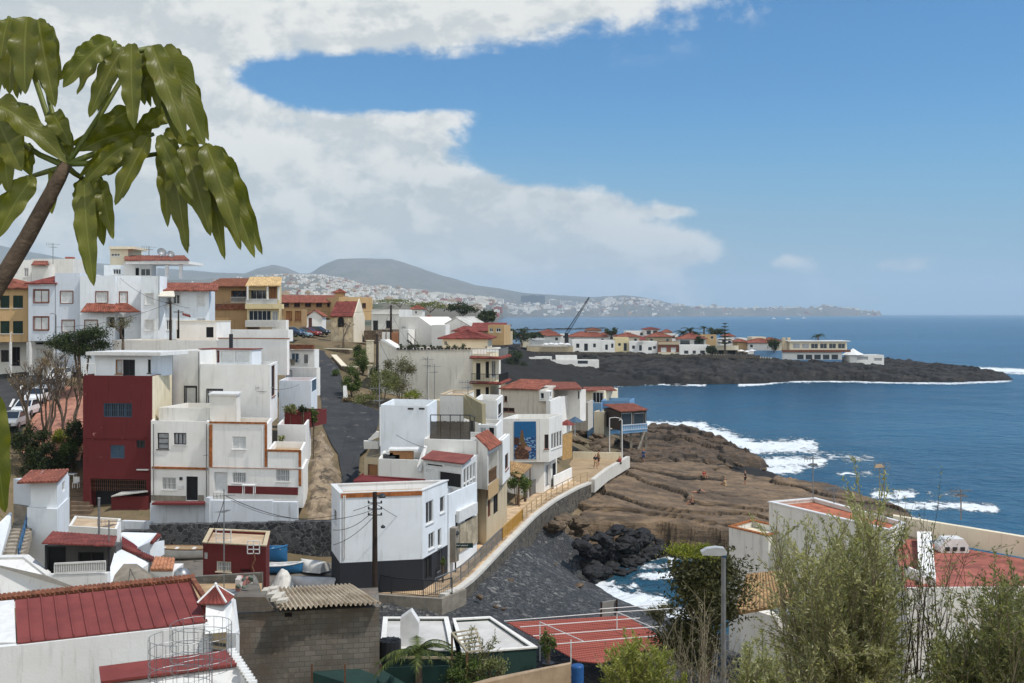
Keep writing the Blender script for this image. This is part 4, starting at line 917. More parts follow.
# ================================================================ front wall of the white terrace and black stone wall
h = thing('terrace_wall','pale plastered terrace wall with stepped top below the stacked white houses','wall',(xof(210,86),86,7))
for (xa,xb,y0) in ((121,150,521),(150,205,503.5),(205.2,209.5,497.5),(209.7,272,500.5),(272.2,297,502)):
 b = Block(h,(xa,86.3 if xa > 150 else 87),(xb,86.2 if xa > 150 else 86.6),.5,top=y0,bot=537,wall=plaster('bluish_white_wall',208,214,222,.45),par=0);b.done()
m = MB();m.box(xof(152,86),85.9,zof(504.8,86),xof(204,86),86.9,zof(503,86));m.build('coping',W_RED2,h)
def stone_mat(key,c1,c2,mort,sc_=1.8):
 m = bpy.data.materials.new(key);m.use_nodes = True;t = NT(m.node_tree);v = t.node('ShaderNodeTexCoord').outputs['Object']
 vn = t.node('ShaderNodeVectorMath',operation='MULTIPLY_ADD');nz = t.node('ShaderNodeTexNoise');t.put(nz.inputs['Vector'],v);nz.inputs['Scale'].default_value = 1.5
 t.put(vn.inputs[0],nz.outputs['Color']);vn.inputs[1].default_value = (.5,.5,.5);t.put(vn.inputs[2],v)
 vo = t.node('ShaderNodeTexVoronoi',feature='DISTANCE_TO_EDGE');t.put(vo.inputs['Vector'],vn.outputs[0]);vo.inputs['Scale'].default_value = sc_
 vc = t.node('ShaderNodeTexVoronoi');t.put(vc.inputs['Vector'],vn.outputs[0]);vc.inputs['Scale'].default_value = sc_
 c = t.mix(t.sep(vc.outputs['Color'])[0],c1,c2);e = t.mapr(vo.outputs['Distance'],.015,.07);c = t.mix(e,mort,c)
 c = t.mix(t.math('MULTIPLY',t.mapr(t.noise(v,.7,6,.65),.5,.7),.4),c,tuple(x * .5 for x in c1))
 b = t.node('ShaderNodeBsdfPrincipled');t.put(b.inputs['Base Color'],c);b.inputs['Roughness'].default_value = .9
 t.put(b.inputs['Normal'],t.bump(t.math('ADD',e,t.math('MULTIPLY',t.noise(v,6,4),.5)),.9,.08));o = t.node('ShaderNodeOutputMaterial');t.l.new(b.outputs[0],o.inputs[0]);return m
STONE_BLACK = stone_mat('black_lava_stone',lin(84,84,86),lin(30,31,34),lin(112,112,112),2.6)
STONE_BROWN = stone_mat('brown_field_stone',lin(124,104,84),lin(92,80,68),lin(150,138,120),2.4)
STONE_WALL = stone_mat('grey_brown_sea_wall_stone',lin(96,88,76),lin(54,51,48),lin(120,112,100),2.1)
m = MB()
zt0,zt1 = zof(531.5,84.6),zof(522.5,83.4)
P0,P1 = Vector((xof(121,84.6),84.9,4)),Vector((xof(338,83.4),84.0,4));n = 24
for i in range(n):
 a,b_ = P0.lerp(P1,i / n),P0.lerp(P1,(i + 1) / n);za = zof(531.5,84.6) if i < 3 else zof(526.5,84.5) + (zof(522,83.7) - zof(526.5,84.5)) * i / n + rnd.uniform(-.04,.04)
 m.obox(a + Vector((0,0,0)),b_ - a,(0,.7,0),(0,0,za - 4))
solo(m,'stone_wall',STONE_BLACK,'black lava stone retaining wall behind the boat yard','wall')
# ================================================================ houses behind the road, seen over the chapel
h = house('white_house','flat white house with dark green door behind the ruined stone wall',390,192,z=19)
b = Block(h,(371.5,192),(399,191),None,top=309.5,bot=335,wall=W_GREY,par=.5,C=(412,200))
b.win('f',373,320.5,378,331,'darkdoor',frame=SHUT_G,mull=(0,0));b.win('f',386,320.5,390.5,328,'glass',frame=FRAME_DK);b.done()
b.band('f',372,313.5,398.8,314.5,FRAME_W,.15,'cornice')
h = house('stone_ruin','roofless brown stone ruin with dark openings between chapel and white houses',378,172,z=18,cat='ruin')
b = Block(h,(364,173),(376,172),5,top=330.5,bot=350,wall=STONE_BROWN,par=1.2,roof=GROUND);b.done()
b = Block(h,(376.2,174),(393,173),4,top=329.5,bot=348,wall=STONE_BROWN,par=0);b.win('f',377,332,383,347,'void',frame=WOOD_DARK,mull=(0,0),name='opening',sill=False,rd=.6);b.win('f',385,332,391,347,'void',frame=WOOD_DARK,mull=(0,0),name='opening',sill=False,rd=.6);b.done()
m = MB()
for px in (383.8,388.2): p = pt(px,344,170);m.box(p.x - .25,169.9,p.z - .5,p.x + .25,170.3,zof(332,170))
m.build('gate_post',W_WHITE,h)
h = house('orange_wall_house','little house with peeling orange plaster wall beside the stone ruin',395,166,z=18)
b = Block(h,(391.5,166),(398.5,165),5,top=332.5,bot=352,wall=plaster('peeling_orange_plaster',190,136,104,.6),par=.3,C=(404,171));b.done()
h = house('white_house','white house with stepped sloping parapet and outside stair',420,165,z=17)
b = Block(h,(399,165),(432,162),8,top=325.5,bot=352,wall=W_GREY,par=0)
b.win('f',401.5,320.5 + 5.8,405.5,328.5,'curtain',frame=FRAME_W) ;b.win('f',409,334,414,346,'void',frame=FRAME_W,mull=(0,0),sill=False);b.done()
m = MB();z = b.z1 + .002;a1 = b.hit('f',419,325)[0];zt = zof(316.8,165);m.prism([b.P(0,0,z),b.P(b.w * .97,0,z),b.P(a1,0,zt),b.P(0,0,zt)],b.v * 7.5);m.build('gable_wall',W_GREY,h)
m = MB();a_,c_ = pt(408,333,160.5),pt(418,343,160.2)
for q in np.linspace(0,1,8): p = a_.lerp(c_,q);m.box(p.x - .12,160.0,p.z - 1.2,p.x + .12,161.5,p.z - 1.0)
m.bar(a_ + Vector((0,-.4,0)),c_ + Vector((0,-.4,0)),.07)
for q in (0,.33,.66,1): p = a_.lerp(c_,q) + Vector((0,-.4,0));m.bar(p,p - Vector((0,0,1.1)),.05)
m.build('outside_stair',METAL_DK,h)
c = Block(h,(400,162),(408.5,161.5),3,top=329.5,bot=345,wall=W_WHITE,par=0);c.done('stair_block_wall')
h = house('white_house','bright white house end wall between the stepped house and the red hip roof',438,158,z=16)
b = Block(h,(431.5,158),(445.5,156),None,top=325,bot=352,wall=W_WHITE,par=.3,C=(450,162));b.done()
b = Block(h,(441,166),(471,164),6,top=327,bot=345,wall=W_GREY,par=0);b.done('rear_wall');gable(b,1.3,.1,ROOF_GREY,'v')
for px,py,Y,w_,lb,cl in ((417,309.5,300,10,'low house with red roof patches on the scrubby slope',W_WHITE),(428,321,230,9,'small white house with a red gable roof below the scrub',W_WHITE)):
 h = house('small_house',lb,px,Y,z=18);b = Block(h,(px - w_ * .6,Y),(px + w_ * .6,Y),6,top=py,bot=py + 9,wall=cl,par=0);b.win('f',px - 2,py + 1.5,px,py + 4);b.done();hip(b,1.0,.3,TILE)
h = house('hip_roof_house','cream house with low red hip roof and planters in front',465,147,z=18)
b = Block(h,(442.5,145),(487.5,144),None,top=339.2,bot=356,wall=W_CREAM,par=0,C=(492,152));b.win('f',444,341,447,345);b.win('f',486.2,346,487,352);b.done();hip(b,1.0,.55,TILE_RED)
h = house('red_roof_house','house under a long dull red tile roof behind the cream hip roof house',478,162,z=18)
b = Block(h,(455,162),(500,160),6,top=331.5,bot=345,wall=W_TAN,par=0);b.done();slope(h,b.P(-.4,-.5,b.z1),b.P(b.w + .4,-.5,b.z1),b.P(b.w - .5,5,b.z1 + 1.1),b.P(.8,5,b.z1 + 1.1),TILE_RED)
c = Block(h,(488,157),(504,156.5),4,top=325,bot=345,wall=W_OCHRE,par=.2);c.win('f',489.5,328,493,332);c.win('f',496,328,501,332);c.done('wing_wall')
# ---- long blank wall house
h = house('large_white_house','long white house with one blank wall and a stack of red edged balconies',430,136,z=13)
b = Block(h,(398,136.5),(472.5,134),12,top=350,bot=406,ref='B',wall=plaster('aged_white_plaster',232,228,218,.4),par=.7,roof=ROOF_TAN)
b.win('f',395.1 + 4.5,364.5,402.5,371.5,'void',frame=METAL_G,mull=(1,0));b.done()
m = MB();p = [pt(379,341,137.5),pt(382,340.5,137.4),pt(398,350,136.7),pt(398,408,136.7),pt(379,392,137.5)];m.prism(p,Vector((0,8,0)));m.build('sloping_wing_wall',plaster('aged_white_plaster',232,228,218,.4),h)
m = MB();m.prism([pt(380,339.5,137.3),pt(383,339,137.2),pt(398.4,349,136.5),pt(398,350.2,136.5),pt(382,341,137.2)],Vector((0,.5,0)));m.build('coping',FRAME_W,h)
t_ = Block(h,(472.6,133.5),(490,132.4),None,top=353.8,bot=420,wall=W_CREAM,par=.6,roof=FLOOR_TERRA,C=(499,139))
t_.win('f',476,363,480.5,380,'void',frame=FRAME_DK,mull=(0,0),name='door');t_.win('f',485.5,361.5,489,378,'void',frame=FRAME_DK,mull=(0,0),name='door');t_.win('f',476,389,480.5,400,'void',frame=FRAME_DK,mull=(0,0));t_.win('f',485.5,387,489,399,'void',frame=FRAME_DK,mull=(0,0));t_.win('r',492,361,496,376,'glass');t_.done()
def balcony(h,blk,z,dep,depr,mat,rail):
 m = MB();P = blk.P;z1 = z
 f = [P(-.1,-dep,z),P(blk.w + depr,-dep,z),P(blk.w + depr,blk.d,z),P(blk.w + .01,blk.d,z),P(blk.w + .01,-.01,z),P(-.1,-.01,z)]
 m.prism(f[:2] + [P(blk.w + depr,-.01,z),P(-.1,-.01,z)],(0,0,.22));m.prism([P(blk.w + .02,-.005,z),P(blk.w + depr,-.005,z),P(blk.w + depr,blk.d,z),P(blk.w + .02,blk.d,z)],(0,0,.22));s_ = m.build('balcony_slab',W_CREAM,h)
 m = MB();tile_slope(m,P(-.2,-dep - .25,z + .1),P(blk.w + depr + .25,-dep - .25,z + .1),P(blk.w + depr,-dep,z + .33),P(-.1,-dep,z + .33),colw=.2);tile_slope(m,P(blk.w + depr + .25,-dep - .2,z + .1),P(blk.w + depr + .25,blk.d,z + .1),P(blk.w + depr,blk.d,z + .33),P(blk.w + depr,-dep,z + .33),colw=.2);m.build('tile_edge',TILE_RED,s_)
 if rail:
  m = MB();pts = [P(0,-dep + .1,z + .25),P(blk.w + depr - .1,-dep + .1,z + .25),P(blk.w + depr - .1,blk.d - .2,z + .25)]
  for a,b2 in zip(pts,pts[1:]):
   m.bar(a + Vector((0,0,1)),b2 + Vector((0,0,1)),.06);k = int((b2 - a).length / .2)
   for i in range(k + 1): p = a.lerp(b2,i / k);m.bar(p,p + Vector((0,0,1)),.035)
  m.build('balcony_railing',rail,s_)
for zy,rl in ((359.5,METAL_G),(384.5,METAL_DK),(412,None)): balcony(h,t_,zof(zy,132.5),.9,1.4,W_CREAM,rl)
m = MB()
for i in range(22):
 x = 398 + i * 3.4;p = pt(x,349.6,136.2 - (x - 398) * .033);m.box(p.x - .16,p.y - .15,p.z,p.x + .16,p.y + .15,p.z + .22)
solo(m,'planter_row',FRAME_DK,'row of dark planter boxes on top of the long blank white wall','planters')
# ---- white block with air conditioners, behind the dark based house
h = house('white_house','tall plain white block with air conditioners on its lower ledge',405,92,z=7)
b = Block(h,(380.5,92.6),(427.5,91.5),None,top=406,bot=470,ref='B',wall=W_COOL,par=.5,roof=ROOF_GREY,C=(437,98));b.done()
for x0,x1 in ((408,413.5),(419,424.5)): b.band('f',x0,407.8,x1,409.6,FRAME_DK,.05,'roof_vent')
c = Block(h,(378.5,86.8),(427.5,85.8),None,top=460.5,bot=500,ref='B',wall=W_GREY,par=.5,roof=ROOF_GREY,C=(430,91));c.done('lower_wall')
m = MB();p = [pt(427,447,86.5),pt(424,446,86.5),pt(417,466,85.6),pt(418,471,85.6),pt(421,471,85.6)];m.prism(p,(0,.5,0));m.build('stair_parapet',FRAME_W,h)
def ac_unit(px,py,Y,s=.8,yaw=0):
 m = MB();p = pt(px,py,Y);x,y,z = p
 m.box(x - s / 2,y,z,x + s / 2,y + .3,z + s * .72);m.cur = 1;n = 14;c = Vector((x - s * .14,y - .012,z + s * .36));r = s * .28
 m.prism([c + Vector((r * math.cos(2 * math.pi * i / n),0,r * math.sin(2 * math.pi * i / n))) for i in range(n)],(0,-.01,0));m.cur = 2
 for i in range(5): zz = z + s * .36 - r + r * 2 * (i + .5) / 5;m.box(c.x - r,y - .03,zz - .008,c.x + r,y - .024,zz + .008)
 m.cur = 0;m.box(x - s * .4,y + .05,z - .1,x - s * .3,y + .25,z - .001);m.box(x + s * .3,y + .05,z - .1,x + s * .4,y + .25,z - .001)
 return m
AC_M = [FRAME_W,FRAME_DK,METAL_G]
for i,(px,py) in enumerate(((387,461.5),(393.5,463.5))):
 solo(ac_unit(px,py,89,.95),'air_conditioner',AC_M,('left' if i == 0 else 'right') + ' of two air conditioner boxes on the ledge of the plain white block','air conditioner','air conditioners on the ledge')
m = MB();p = pt(401,464.5,89);m.box(p.x - .9,89,p.z,p.x + .9,90.2,p.z + 1.1);m.cur = 1;m.box(p.x - 1.0,88.8,p.z + 1.101,p.x + 1.3,90.4,p.z + 1.22)
solo(m,'roof_cabinet',[SHUT_BK,FRAME_W],'low wooden cabinet with white top beside the air conditioners','cabinet')
h = house('tan_hut','small tan plastered hut at the lower end of the asphalt road',372,93,z=8)
b = Block(h,(364.5,93.5),(379.5,92.8),4,top=457,bot=486,wall=W_TAN,par=.1,roof=ROOF_TAN);b.win('f',367.8,464,377.5,479,'shutt',frame=FRAME_BR,mull=(0,0),name='door');b.done()
h = thing('broken_wall','broken white wall end with a rusty gap at the road edge','wall',(xof(372,98),98,9.5))
m = MB();m.prism([pt(363.5,441,98),pt(378,442,97.5),pt(378,449,97.5),pt(364,449,98)],(0,.6,0));m.prism([pt(368,439.5,100),pt(376,431.5,100),pt(379,432,100),pt(379,437,100),pt(370,441,100)],(0,.5,0));m.build('wall',W_GREY,h)
m = MB();m.prism([pt(370,449.2,97.8),pt(379,449.2,97.8),pt(379,457,97.8),pt(366,457,97.8)],(0,1.5,0));m.build('rubble_base',CONC,h)
# ---- house with black base (front of the row)
h = house('white_house','white two storey house with black painted base at the promenade corner',380,75,z=5.5)
kw = dict(C=(447.5,79.4),D=(331.5,77.5))
b = Block(h,(340,73.6),(422.5,74.8),None,z1=zof(491,74.8),bot=559,ref='B',wall=W_COOL,par=.45,roof=ROOF_TAN,cap=TRIM_ORANGE if 0 else FRAME_W,**kw)
b.win('r',425.8,502.5,433.3,521.5,'glass',frame=FRAME_W,mull=(1,0));b.win('r',440,497.5,444.6,511.5,'glass',frame=FRAME_W,mull=(0,0));b.win('l',333.6,508,336.5,524,'glass',frame=FRAME_W,mull=(0,0))
b.win('r',437.8,529.5,441.3,545.5,'glass',frame=FRAME_W,mull=(0,0));b.win('r',428.5,534,434.5,547,'glass',frame=FRAME_W,mull=(1,0)) ;b.done()
c = Block(h,(340,73.6),(422.5,74.8),None,z1=b.z0 - .01,z0=5.2,wall=W_BLACK,par=0,**kw)
c.win('r',424.3,552,431.5,577,'void',frame=FRAME_DK,mull=(1,0),name='door');c.win('r',437,551,442,571,'void',frame=METAL_G,mull=(0,0),name='door');c.done('black_base')
b.band('f',341,493.5,422,495,TRIM_ORANGE,.05,'coping_line')
m = MB();p = pt(341,494,73.5)
m.prism([pt(353,480.5,78.2),pt(363,473,79.5),pt(363.5,475.5,79.5),pt(425,479.5,79),pt(425,482.5,79),pt(355,484.5,78.2)],(0,.3,0));m.build('back_parapet',W_RED2,h)
m = MB()
for px in (343.5,345): a = b.hit('f',px,520)[0];m.tube([b.fp('f',a,b.z0 + .3,.06),b.fp('f',a,b.z1 - .1,.06)],.04,6)
m.build('drain_pipe',METAL_W,h)
# ---- house 2: long flank on the promenade with sunroom
h = house('white_house','white promenade house with dark glazed sunroom and stone clad base',462,82,z=5.5)
b = Block(h,(432,79.8),(448.5,79.6),None,z1=11.3,z0=5.2,wall=W_COOL,par=.9,roof=ROOF_TAN,C=(477,85.6))
b.win('r',455.3,514.5,459.3,530.5,'glass',frame=FRAME_W,mull=(0,0),name='door');b.win('r',461.3,515,463.5,522,'glass',frame=FRAME_W,mull=(0,0));b.win('r',465,507.5,473,522.5,'glass',frame=FRAME_DK,mull=(2,0));b.done()
b.band('r',458.8,524.5,476.5,542,pbr('stone_cladding',lin(176,164,142),lin(140,128,108),scale=1.5,tiles=2.2,bump=.4),.09,'stone_cladding')
b.band('r',456,511.2,474.5,513,FRAME_W,.25,'ledge');b.band('r',449.5,528,453,560,CONC,.45,'buttress')
s_ = Block(h,(424,85),(462,82.4),None,top=464,z0=10.9,ref='B',wall=FRAME_W,par=0,C=(477,87.6))
s_.win('f',426,462.5,442.5,468,'glass',mull=(0,0),sill=False);s_.win('f',444.7,464,461,468.4,'glass',mull=(0,0),sill=False);s_.win('f',438.5,470.5,461,489,'void',mull=(0,0),sill=False);s_.win('f',426,469.5,433,472,'glass',mull=(0,0),sill=False)
for x0,x1,ya,yb in ((463.7,466.3,469.3,483),(467,469.5,467,481),(470.2,472.7,465,479),(473.4,475.6,463,477)): s_.win('r',x0,ya,x1,yb,'glass',mull=(0,0),sill=False)
for x0,x1,ya,yb in ((463.7,466.3,484.5,489.5),(467,469.5,482.5,487.5),(470.2,472.7,480.5,485.5),(473.4,475.6,478.5,483)): s_.win('r',x0,ya,x1,yb,'glass',mull=(0,0),sill=False)
s_.done('sunroom_frame')
m = MB();z = s_.z1 + .01;m.prism([s_.P(-.2,-.3,z),s_.P(s_.w + .25,-.3,z),s_.P(s_.w + .25,s_.d * .6,z + .2),s_.P(-.2,s_.d * .6,z + .2)],(0,0,.09));m.build('sunroom_roof',ROOF_PAINT,h)
c = Block(h,(424,90.2),(476.5,88.6),None,top=441,z0=6,ref='B',wall=W_GREY,par=.4,roof=ROOF_GREY,C=(483,95));c.done('rear_wall')
h = thing('screen_fence','dark brown reed screen around the roof terrace of the sunroom house','fence',(xof(455,93),93,zof(441,93)))
m = MB();a,b_ = pt(430.5,439,92.5),pt(470,439.5,91.5);k = 46
for i in range(k):
 p = a.lerp(b_,i / k);q = a.lerp(b_,(i + .9) / k);m.obox(p,q - p,(0,.04,0),(0,0,1.45 + rnd.uniform(-.03,.03)))
m.build('reed_panel',pbr('brown_reed',lin(82,72,60),lin(52,46,40),scale=8),h)
m = MB()
for i in range(5): p = a.lerp(b_,i / 4) + Vector((0,.08,0));m.bar(p,p + Vector((0,0,1.95)),.07)
m.bar(a + Vector((0,.08,1.95)),b_ + Vector((0,.08,1.95)),.07);m.bar(b_ + Vector((0,.08,1.95)),pt(474.5,417,96) ,.07);m.bar(pt(474.5,417,96),pt(474.5,440,96),.07);m.build('frame',METAL_DK,h)
# grey building with dark sloping side behind the fence
h = house('cream_house','cream roof room with tan coping and a sloping grey side wall behind the reed screen',455,104,z=8)
b = Block(h,(440,104),(463.5,103),None,top=395,bot=450,wall=W_GREY,par=.2,roof=ROOF_TAN,C=(474,109),cap=W_TAN);b.done()
m = MB();m.prism([pt(463.3,395.5,102.9),pt(465,394.5,102.9),pt(482,404,100.5),pt(482.5,424,100.5),pt(463.5,418,102.9)],(.3,.3,0));m.build('sloping_side_wall',plaster('olive_grey_plaster',150,142,116,.5),h)
b = Block(h,(430,108),(441,107.5),5,top=400,bot=440,wall=W_CREAM,par=.3);b.done('wing_wall')
b = Block(h,(474,106),(497,105),None,top=399.5,bot=450,wall=W_WHITE,par=.5,C=(503,112));b.win('r',498.3,405,501.5,413,'void',frame=FRAME_DK,mull=(0,0));b.done('white_wing_wall')
b = Block(h,(478,99.5),(496.5,98.5),None,top=424.5,bot=460,wall=W_WHITE,par=.3,C=(502,104));b.win('f',480,427.5,486,437,'curtain',frame=FRAME_W);b.win('f',489,427.5,494,437,'void',frame=FRAME_DK);b.done('lower_wing_wall')
# ---- house 3: balcony house
h = house('balcony_house','narrow white house with red tiled roof over a deep wooden balcony',492,90,z=5.6)
b = Block(h,(476.3,88.8),(487.6,88.0),None,top=449,bot=490,ref='B',wall=W_GREY,par=0,C=(498.3,92.2))
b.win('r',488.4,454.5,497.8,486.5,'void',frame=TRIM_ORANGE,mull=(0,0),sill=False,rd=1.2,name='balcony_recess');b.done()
a0,z0_ = b.hit('r',488.4,486);a1 = b.hit('r',497.7,480)[0]
m = MB();zb = b.hit('r',493,486)[1]
for i in range(18): c_ = .4 + (b.faces['r'][3] - .8) * i / 17;b.fbox(m,'r',c_ - .05,c_ + .05,b.z0 + .35,b.z0 + 1.25,-.14,-.08)
b.fbox(m,'r',.3,b.faces['r'][3] - .3,b.z0 + 1.25,b.z0 + 1.34,-.16,-.06);m.build('wooden_railing',WOOD_MID,h)
b.band('r',487.8,485.5,498,492,W_OCHRE,.06,'balcony_base')
m = MB();z = b.z1;tile_slope(m,b.P(b.w + .3,-.2,z - .1),b.P(b.w + .3,b.d + .1,z - .1),b.P(-.1,b.d + .1,z + .9),b.P(-.1,-.2,z + .9));m.build('tiled_roof',TILE,h)
m = MB();m.prism([b.P(0,0,z),b.P(b.w,0,z),b.P(0,0,z + .88)],b.v * .2);m.build('gable_wall',W_GREY,h);m = MB();m.prism([b.P(0,b.d - .2,z),b.P(b.w,b.d - .2,z),b.P(0,b.d - .2,z + .88)],b.v * .2);m.build('gable_wall',W_GREY,h)
c = Block(h,(478,90),(486.5,89.3),None,z1=b.z0 - .01,z0=5.3,wall=W_TAN,par=0,C=(507,97.5))
c.win('r',487.8,499,490.5,516,'brdoor',frame=FRAME_BR,mull=(0,0));c.win('r',493.5,494,498,511.5,'void',frame=FRAME_DK,mull=(1,0),name='door');c.done('ground_floor_wall')
d_ = Block(h,(497.3,92.6),(502.6,92.4),None,top=440.5,bot=485,ref='B',wall=W_WHITE,par=.3,C=(509.8,97.5));d_.win('r',505,455.5,508.3,467.5,'void',frame=FRAME_BR,mull=(0,0));d_.done('bay_wall')
m = MB();tile_slope(m,pt(488,490.5,88.5),pt(496,487,91.6),pt(494,486,92.3),pt(487.3,488.6,89.2));m.build('tile_canopy',TILE,h)
# ---- mural house
h = house('mural_house','white seafront house with a blue mural on its blank side wall',530,116,z=5.8)
b = Block(h,(501,114.7),(549,115),None,top=418.5,bot=462,ref='B',wall=W_GREY,par=.5,roof=ROOF_GREY,C=(562.3,120.2))
b.win('f',544.4,434.5,548.6,449,'glass',frame=FRAME_BR,mull=(0,0));
for i in range(4): x0 = 551.3 + i * 2.75;b.win('r',x0,433.8 - i * .9,x0 + 2.3,448.7 - i * 1.0,'glass',frame=FRAME_W,mull=(0,0))
b.done()
c = Block(h,(501,114.9),(544,115.6),None,z1=b.z0 - .01,z0=5.2,wall=W_GREY,par=0,C=(557,121));c.win('f',543.2,463.5 + .5,549,481,'curtain',frame=METAL_G,mull=(0,0)) if 0 else None;c.win('r',545.5,466,551,484,'curtain',frame=METAL_G,mull=(1,0),name='door');c.win('r',552.5,464,556,478,'void',frame=FRAME_DK,mull=(0,0));c.done('ground_floor_wall')
e = Block(h,(553,118.5),(553.8,118),None,z1=7.1,z0=5.5,wall=W_WHITE,par=0,C=(572,124.5));e.done('terrace_parapet')
m = MB();p = b.hit('f',549,462);
for px,py in ((549.5,488),): q = gz(px,py,5.9);m.box(q.x - .15,q.y - .15,5.6,q.x + .15,q.y + .15,b.z0)
m.build('column',FRAME_W,h)
# the mural: sea, sky and a seated figure on a rock, flat paint on the wall
def mural():
 x0,x1,y0,y1 = 514,536,421.5,459
 a0,zt = b.hit('f',x0,y0);a1,zb = b.hit('f',x1,y1);nx,nz = 44,74;m = MB()
 for i in range(nx):
  for j in range(nz):
   s,t = (i + .5) / nx,(j + .5) / nz          # t from the top
   w = mnoise.noise(Vector((s * 9,t * 26,1.0)));w2 = mnoise.noise(Vector((s * 5,t * 6,7.0)))
   k = 0 if t < .42 + .03 * w2 else (1 if w < .12 else 2)
   rock = ((s - .36) / .34) ** 2 + ((t - .86) / .26) ** 2 + w2 * .25 < 1
   if rock: k = 3 if w < .15 else 4
   if .42 < t < .62 and s < .3 - abs(t - .52): k = 3
   if (((s - .36) / .055) ** 2 + ((t - .27) / .045) ** 2 < 1): k = 4
   if (.30 < t < .55 and abs(s - .36) < .06 + (t - .3) * .3): k = 5
   if .55 < t < .72 and abs(s - .40 - (t - .55) * .9) < .13: k = 5 if w < .2 else 4
   if .66 < t < .78 and .5 < s < .78 and abs((t - .72) - (s - .64) * .2) < .05: k = 6
   m.cur = k;u0,u1 = a0 + (a1 - a0) * i / nx,a0 + (a1 - a0) * (i + 1) / nx;z0,z1 = zt + (zb - zt) * (j + 1) / nz,zt + (zb - zt) * j / nz
   m.poly([b.fp('f',u0,z0,.05),b.fp('f',u1,z0,.05),b.fp('f',u1,z1,.05),b.fp('f',u0,z1,.05)])
 m.cur = 0;b.fbox(m,'f',a0,a1,zb,zt,.004,.045)
 cols = [lin(30,92,140),lin(28,66,116),lin(120,156,186),lin(70,48,42),lin(112,78,56),lin(104,84,56),lin(176,132,116)]
 m.build('mural',[pbr('mural_paint_%d' % i,c_,tuple(v * .85 for v in c_),scale=3,bump=0,rough=.8) for i,c_ in enumerate(cols)],h)
mural()
m = MB();tile_slope(m,pt(509.5,474,108.5),pt(519,478.5,107),pt(532.5,466,114.4),pt(510,462.3,114.4));m.build('lean_to_roof',TILE_TAN,h)
m = MB()
for px,py,Y in ((519,479,107.3),(530,468,113)): p = pt(px,py,Y);m.bar((p.x,p.y,p.z),(p.x,p.y,5.5),.12)
m.build('lean_to_post',WOOD_MID,h)
m = MB();m.prism([pt(562.5,435,121),pt(571.5,433,125),pt(571,458,125),pt(562.5,460,121)],(.1,.05,0));solo(m,'cane_screen',pbr('golden_cane',lin(196,158,100),lin(160,122,72),scale=5,tiles=6),'golden cane screen on the seaward side of the mural house','screen')
h = thing('garden_fence','grey plank garden fence with a white post beside the tiled lean-to','fence',gz(535,495,5.7))
m = MB();a,b_ = gz(526.5,499,5.7),gz(540,491,5.7)
for i in range(22): p = a.lerp(b_,i / 22);q = a.lerp(b_,(i + .85) / 22);m.obox(p,q - p,(.04,-.03,0),(0,0,1.5))
m.build('fence_board',pbr('grey_boards',lin(120,118,114),lin(88,86,84),scale=5),h)
m = MB();p = gz(528.5,500,5.7);m.bar(p,p + Vector((0,0,2.1)),.14);m.build('post',FRAME_W,h)
# ---- house behind the mural house
h = house('white_house','grey white house with long red tiled roofs and a little white stair turret',535,132,z=6)
b = Block(h,(501.5,131),(546,129),None,top=390,bot=440,ref='B',wall=W_CREAM if 0 else plaster('warm_grey_plaster',206,198,186,.5),par=0,C=(556,137));b.win('f',504,396,507.2,401.5,'void',frame=FRAME_BR,mull=(0,0));b.win('f',502.2,407.5,514.5,412,'void',frame=FRAME_BR,mull=(1,0));b.done()
m = MB();z = b.z1;tile_slope(m,b.P(-.3,-.4,z - .02),b.P(b.w * .85,-.4,z - .02),b.P(b.w * 1.0,5,z + .75),b.P(b.w * .25,5,z + .75));m.build('tiled_roof',TILE,h)
c = Block(h,(552,138),(580,136),1.5,top=389,bot=420,wall=W_GREY,par=0);c.win('f',577.5,391,579.3,399,'void',frame=FRAME_W,mull=(0,0));c.done('rear_wall');m = MB();tile_slope(m,pt(537,390,134),pt(583,389.5,135.5),pt(576,383,143),pt(533,382.5,143));m.build('tiled_roof',TILE,h)
d_ = Block(h,(539.3,128.8),(549.3,128.2),None,top=391,bot=401,wall=W_WHITE,par=0,C=(552,130.5));d_.win('f',540.3,392.8,544,398.8,'glass',mull=(0,0));d_.win('r',549.8,392,551.5,397,'glass',mull=(0,0));d_.done('turret_wall')
e = Block(h,(546,128.4),(550.5,128),None,top=400.5,bot=440,wall=W_WHITE,par=.5,roof=FLOOR_TERRA,C=(571.5,139));e.done('terrace_wall')
h = house('stone_store','patchy grey store house with a dark gap below the seafront houses',583,146,z=5)
b = Block(h,(572,146),(588,145),None,top=402,bot=430,wall=plaster('patchy_plaster',196,190,180,.8),par=.3,C=(593,150));b.win('f',574,414,576.5,420,'void',frame=WOOD_DARK,mull=(0,0));b.done()
# ---- blue restaurant
h = house('seafront_restaurant','blue seafront restaurant with glazed veranda on stilts under red roofs',620,172,z=4,cat='restaurant')
b = Block(h,(583,183),(604,181),None,top=390,bot=430,wall=W_CREAM,par=0,C=(618,188));b.win('f',592.5,392,603,403,'void',frame=FRAME_W,mull=(2,0),sill=False);b.done()
m = MB();tile_slope(m,pt(584,391.3,181.5),pt(617,391,182),pt(612,387.3,188),pt(583,387.5,188));m.build('tiled_roof',TILE,h)
b = Block(h,(587.5,177),(601,176.5),8,top=403,bot=440,wall=W_BLUEPAINT,par=.5);b.win('f',590,411,592,415,'glass',mull=(0,0));b.done('blue_wall')
b = Block(h,(601.2,178),(630,177),6,top=400.5,bot=418,wall=W_BLUEPAINT,par=.6);b.done('blue_wall')
c = Block(h,(594,174),(604,173.5),4,top=411.5,bot=440,wall=W_CREAM,par=.2);c.done('side_wall')
v = Block(h,(604,176),(621,168.5),None,top=412,bot=431,ref='B',wall=plaster('dark_timber_wall',74,66,60),par=0,C=(646.5,171.5))
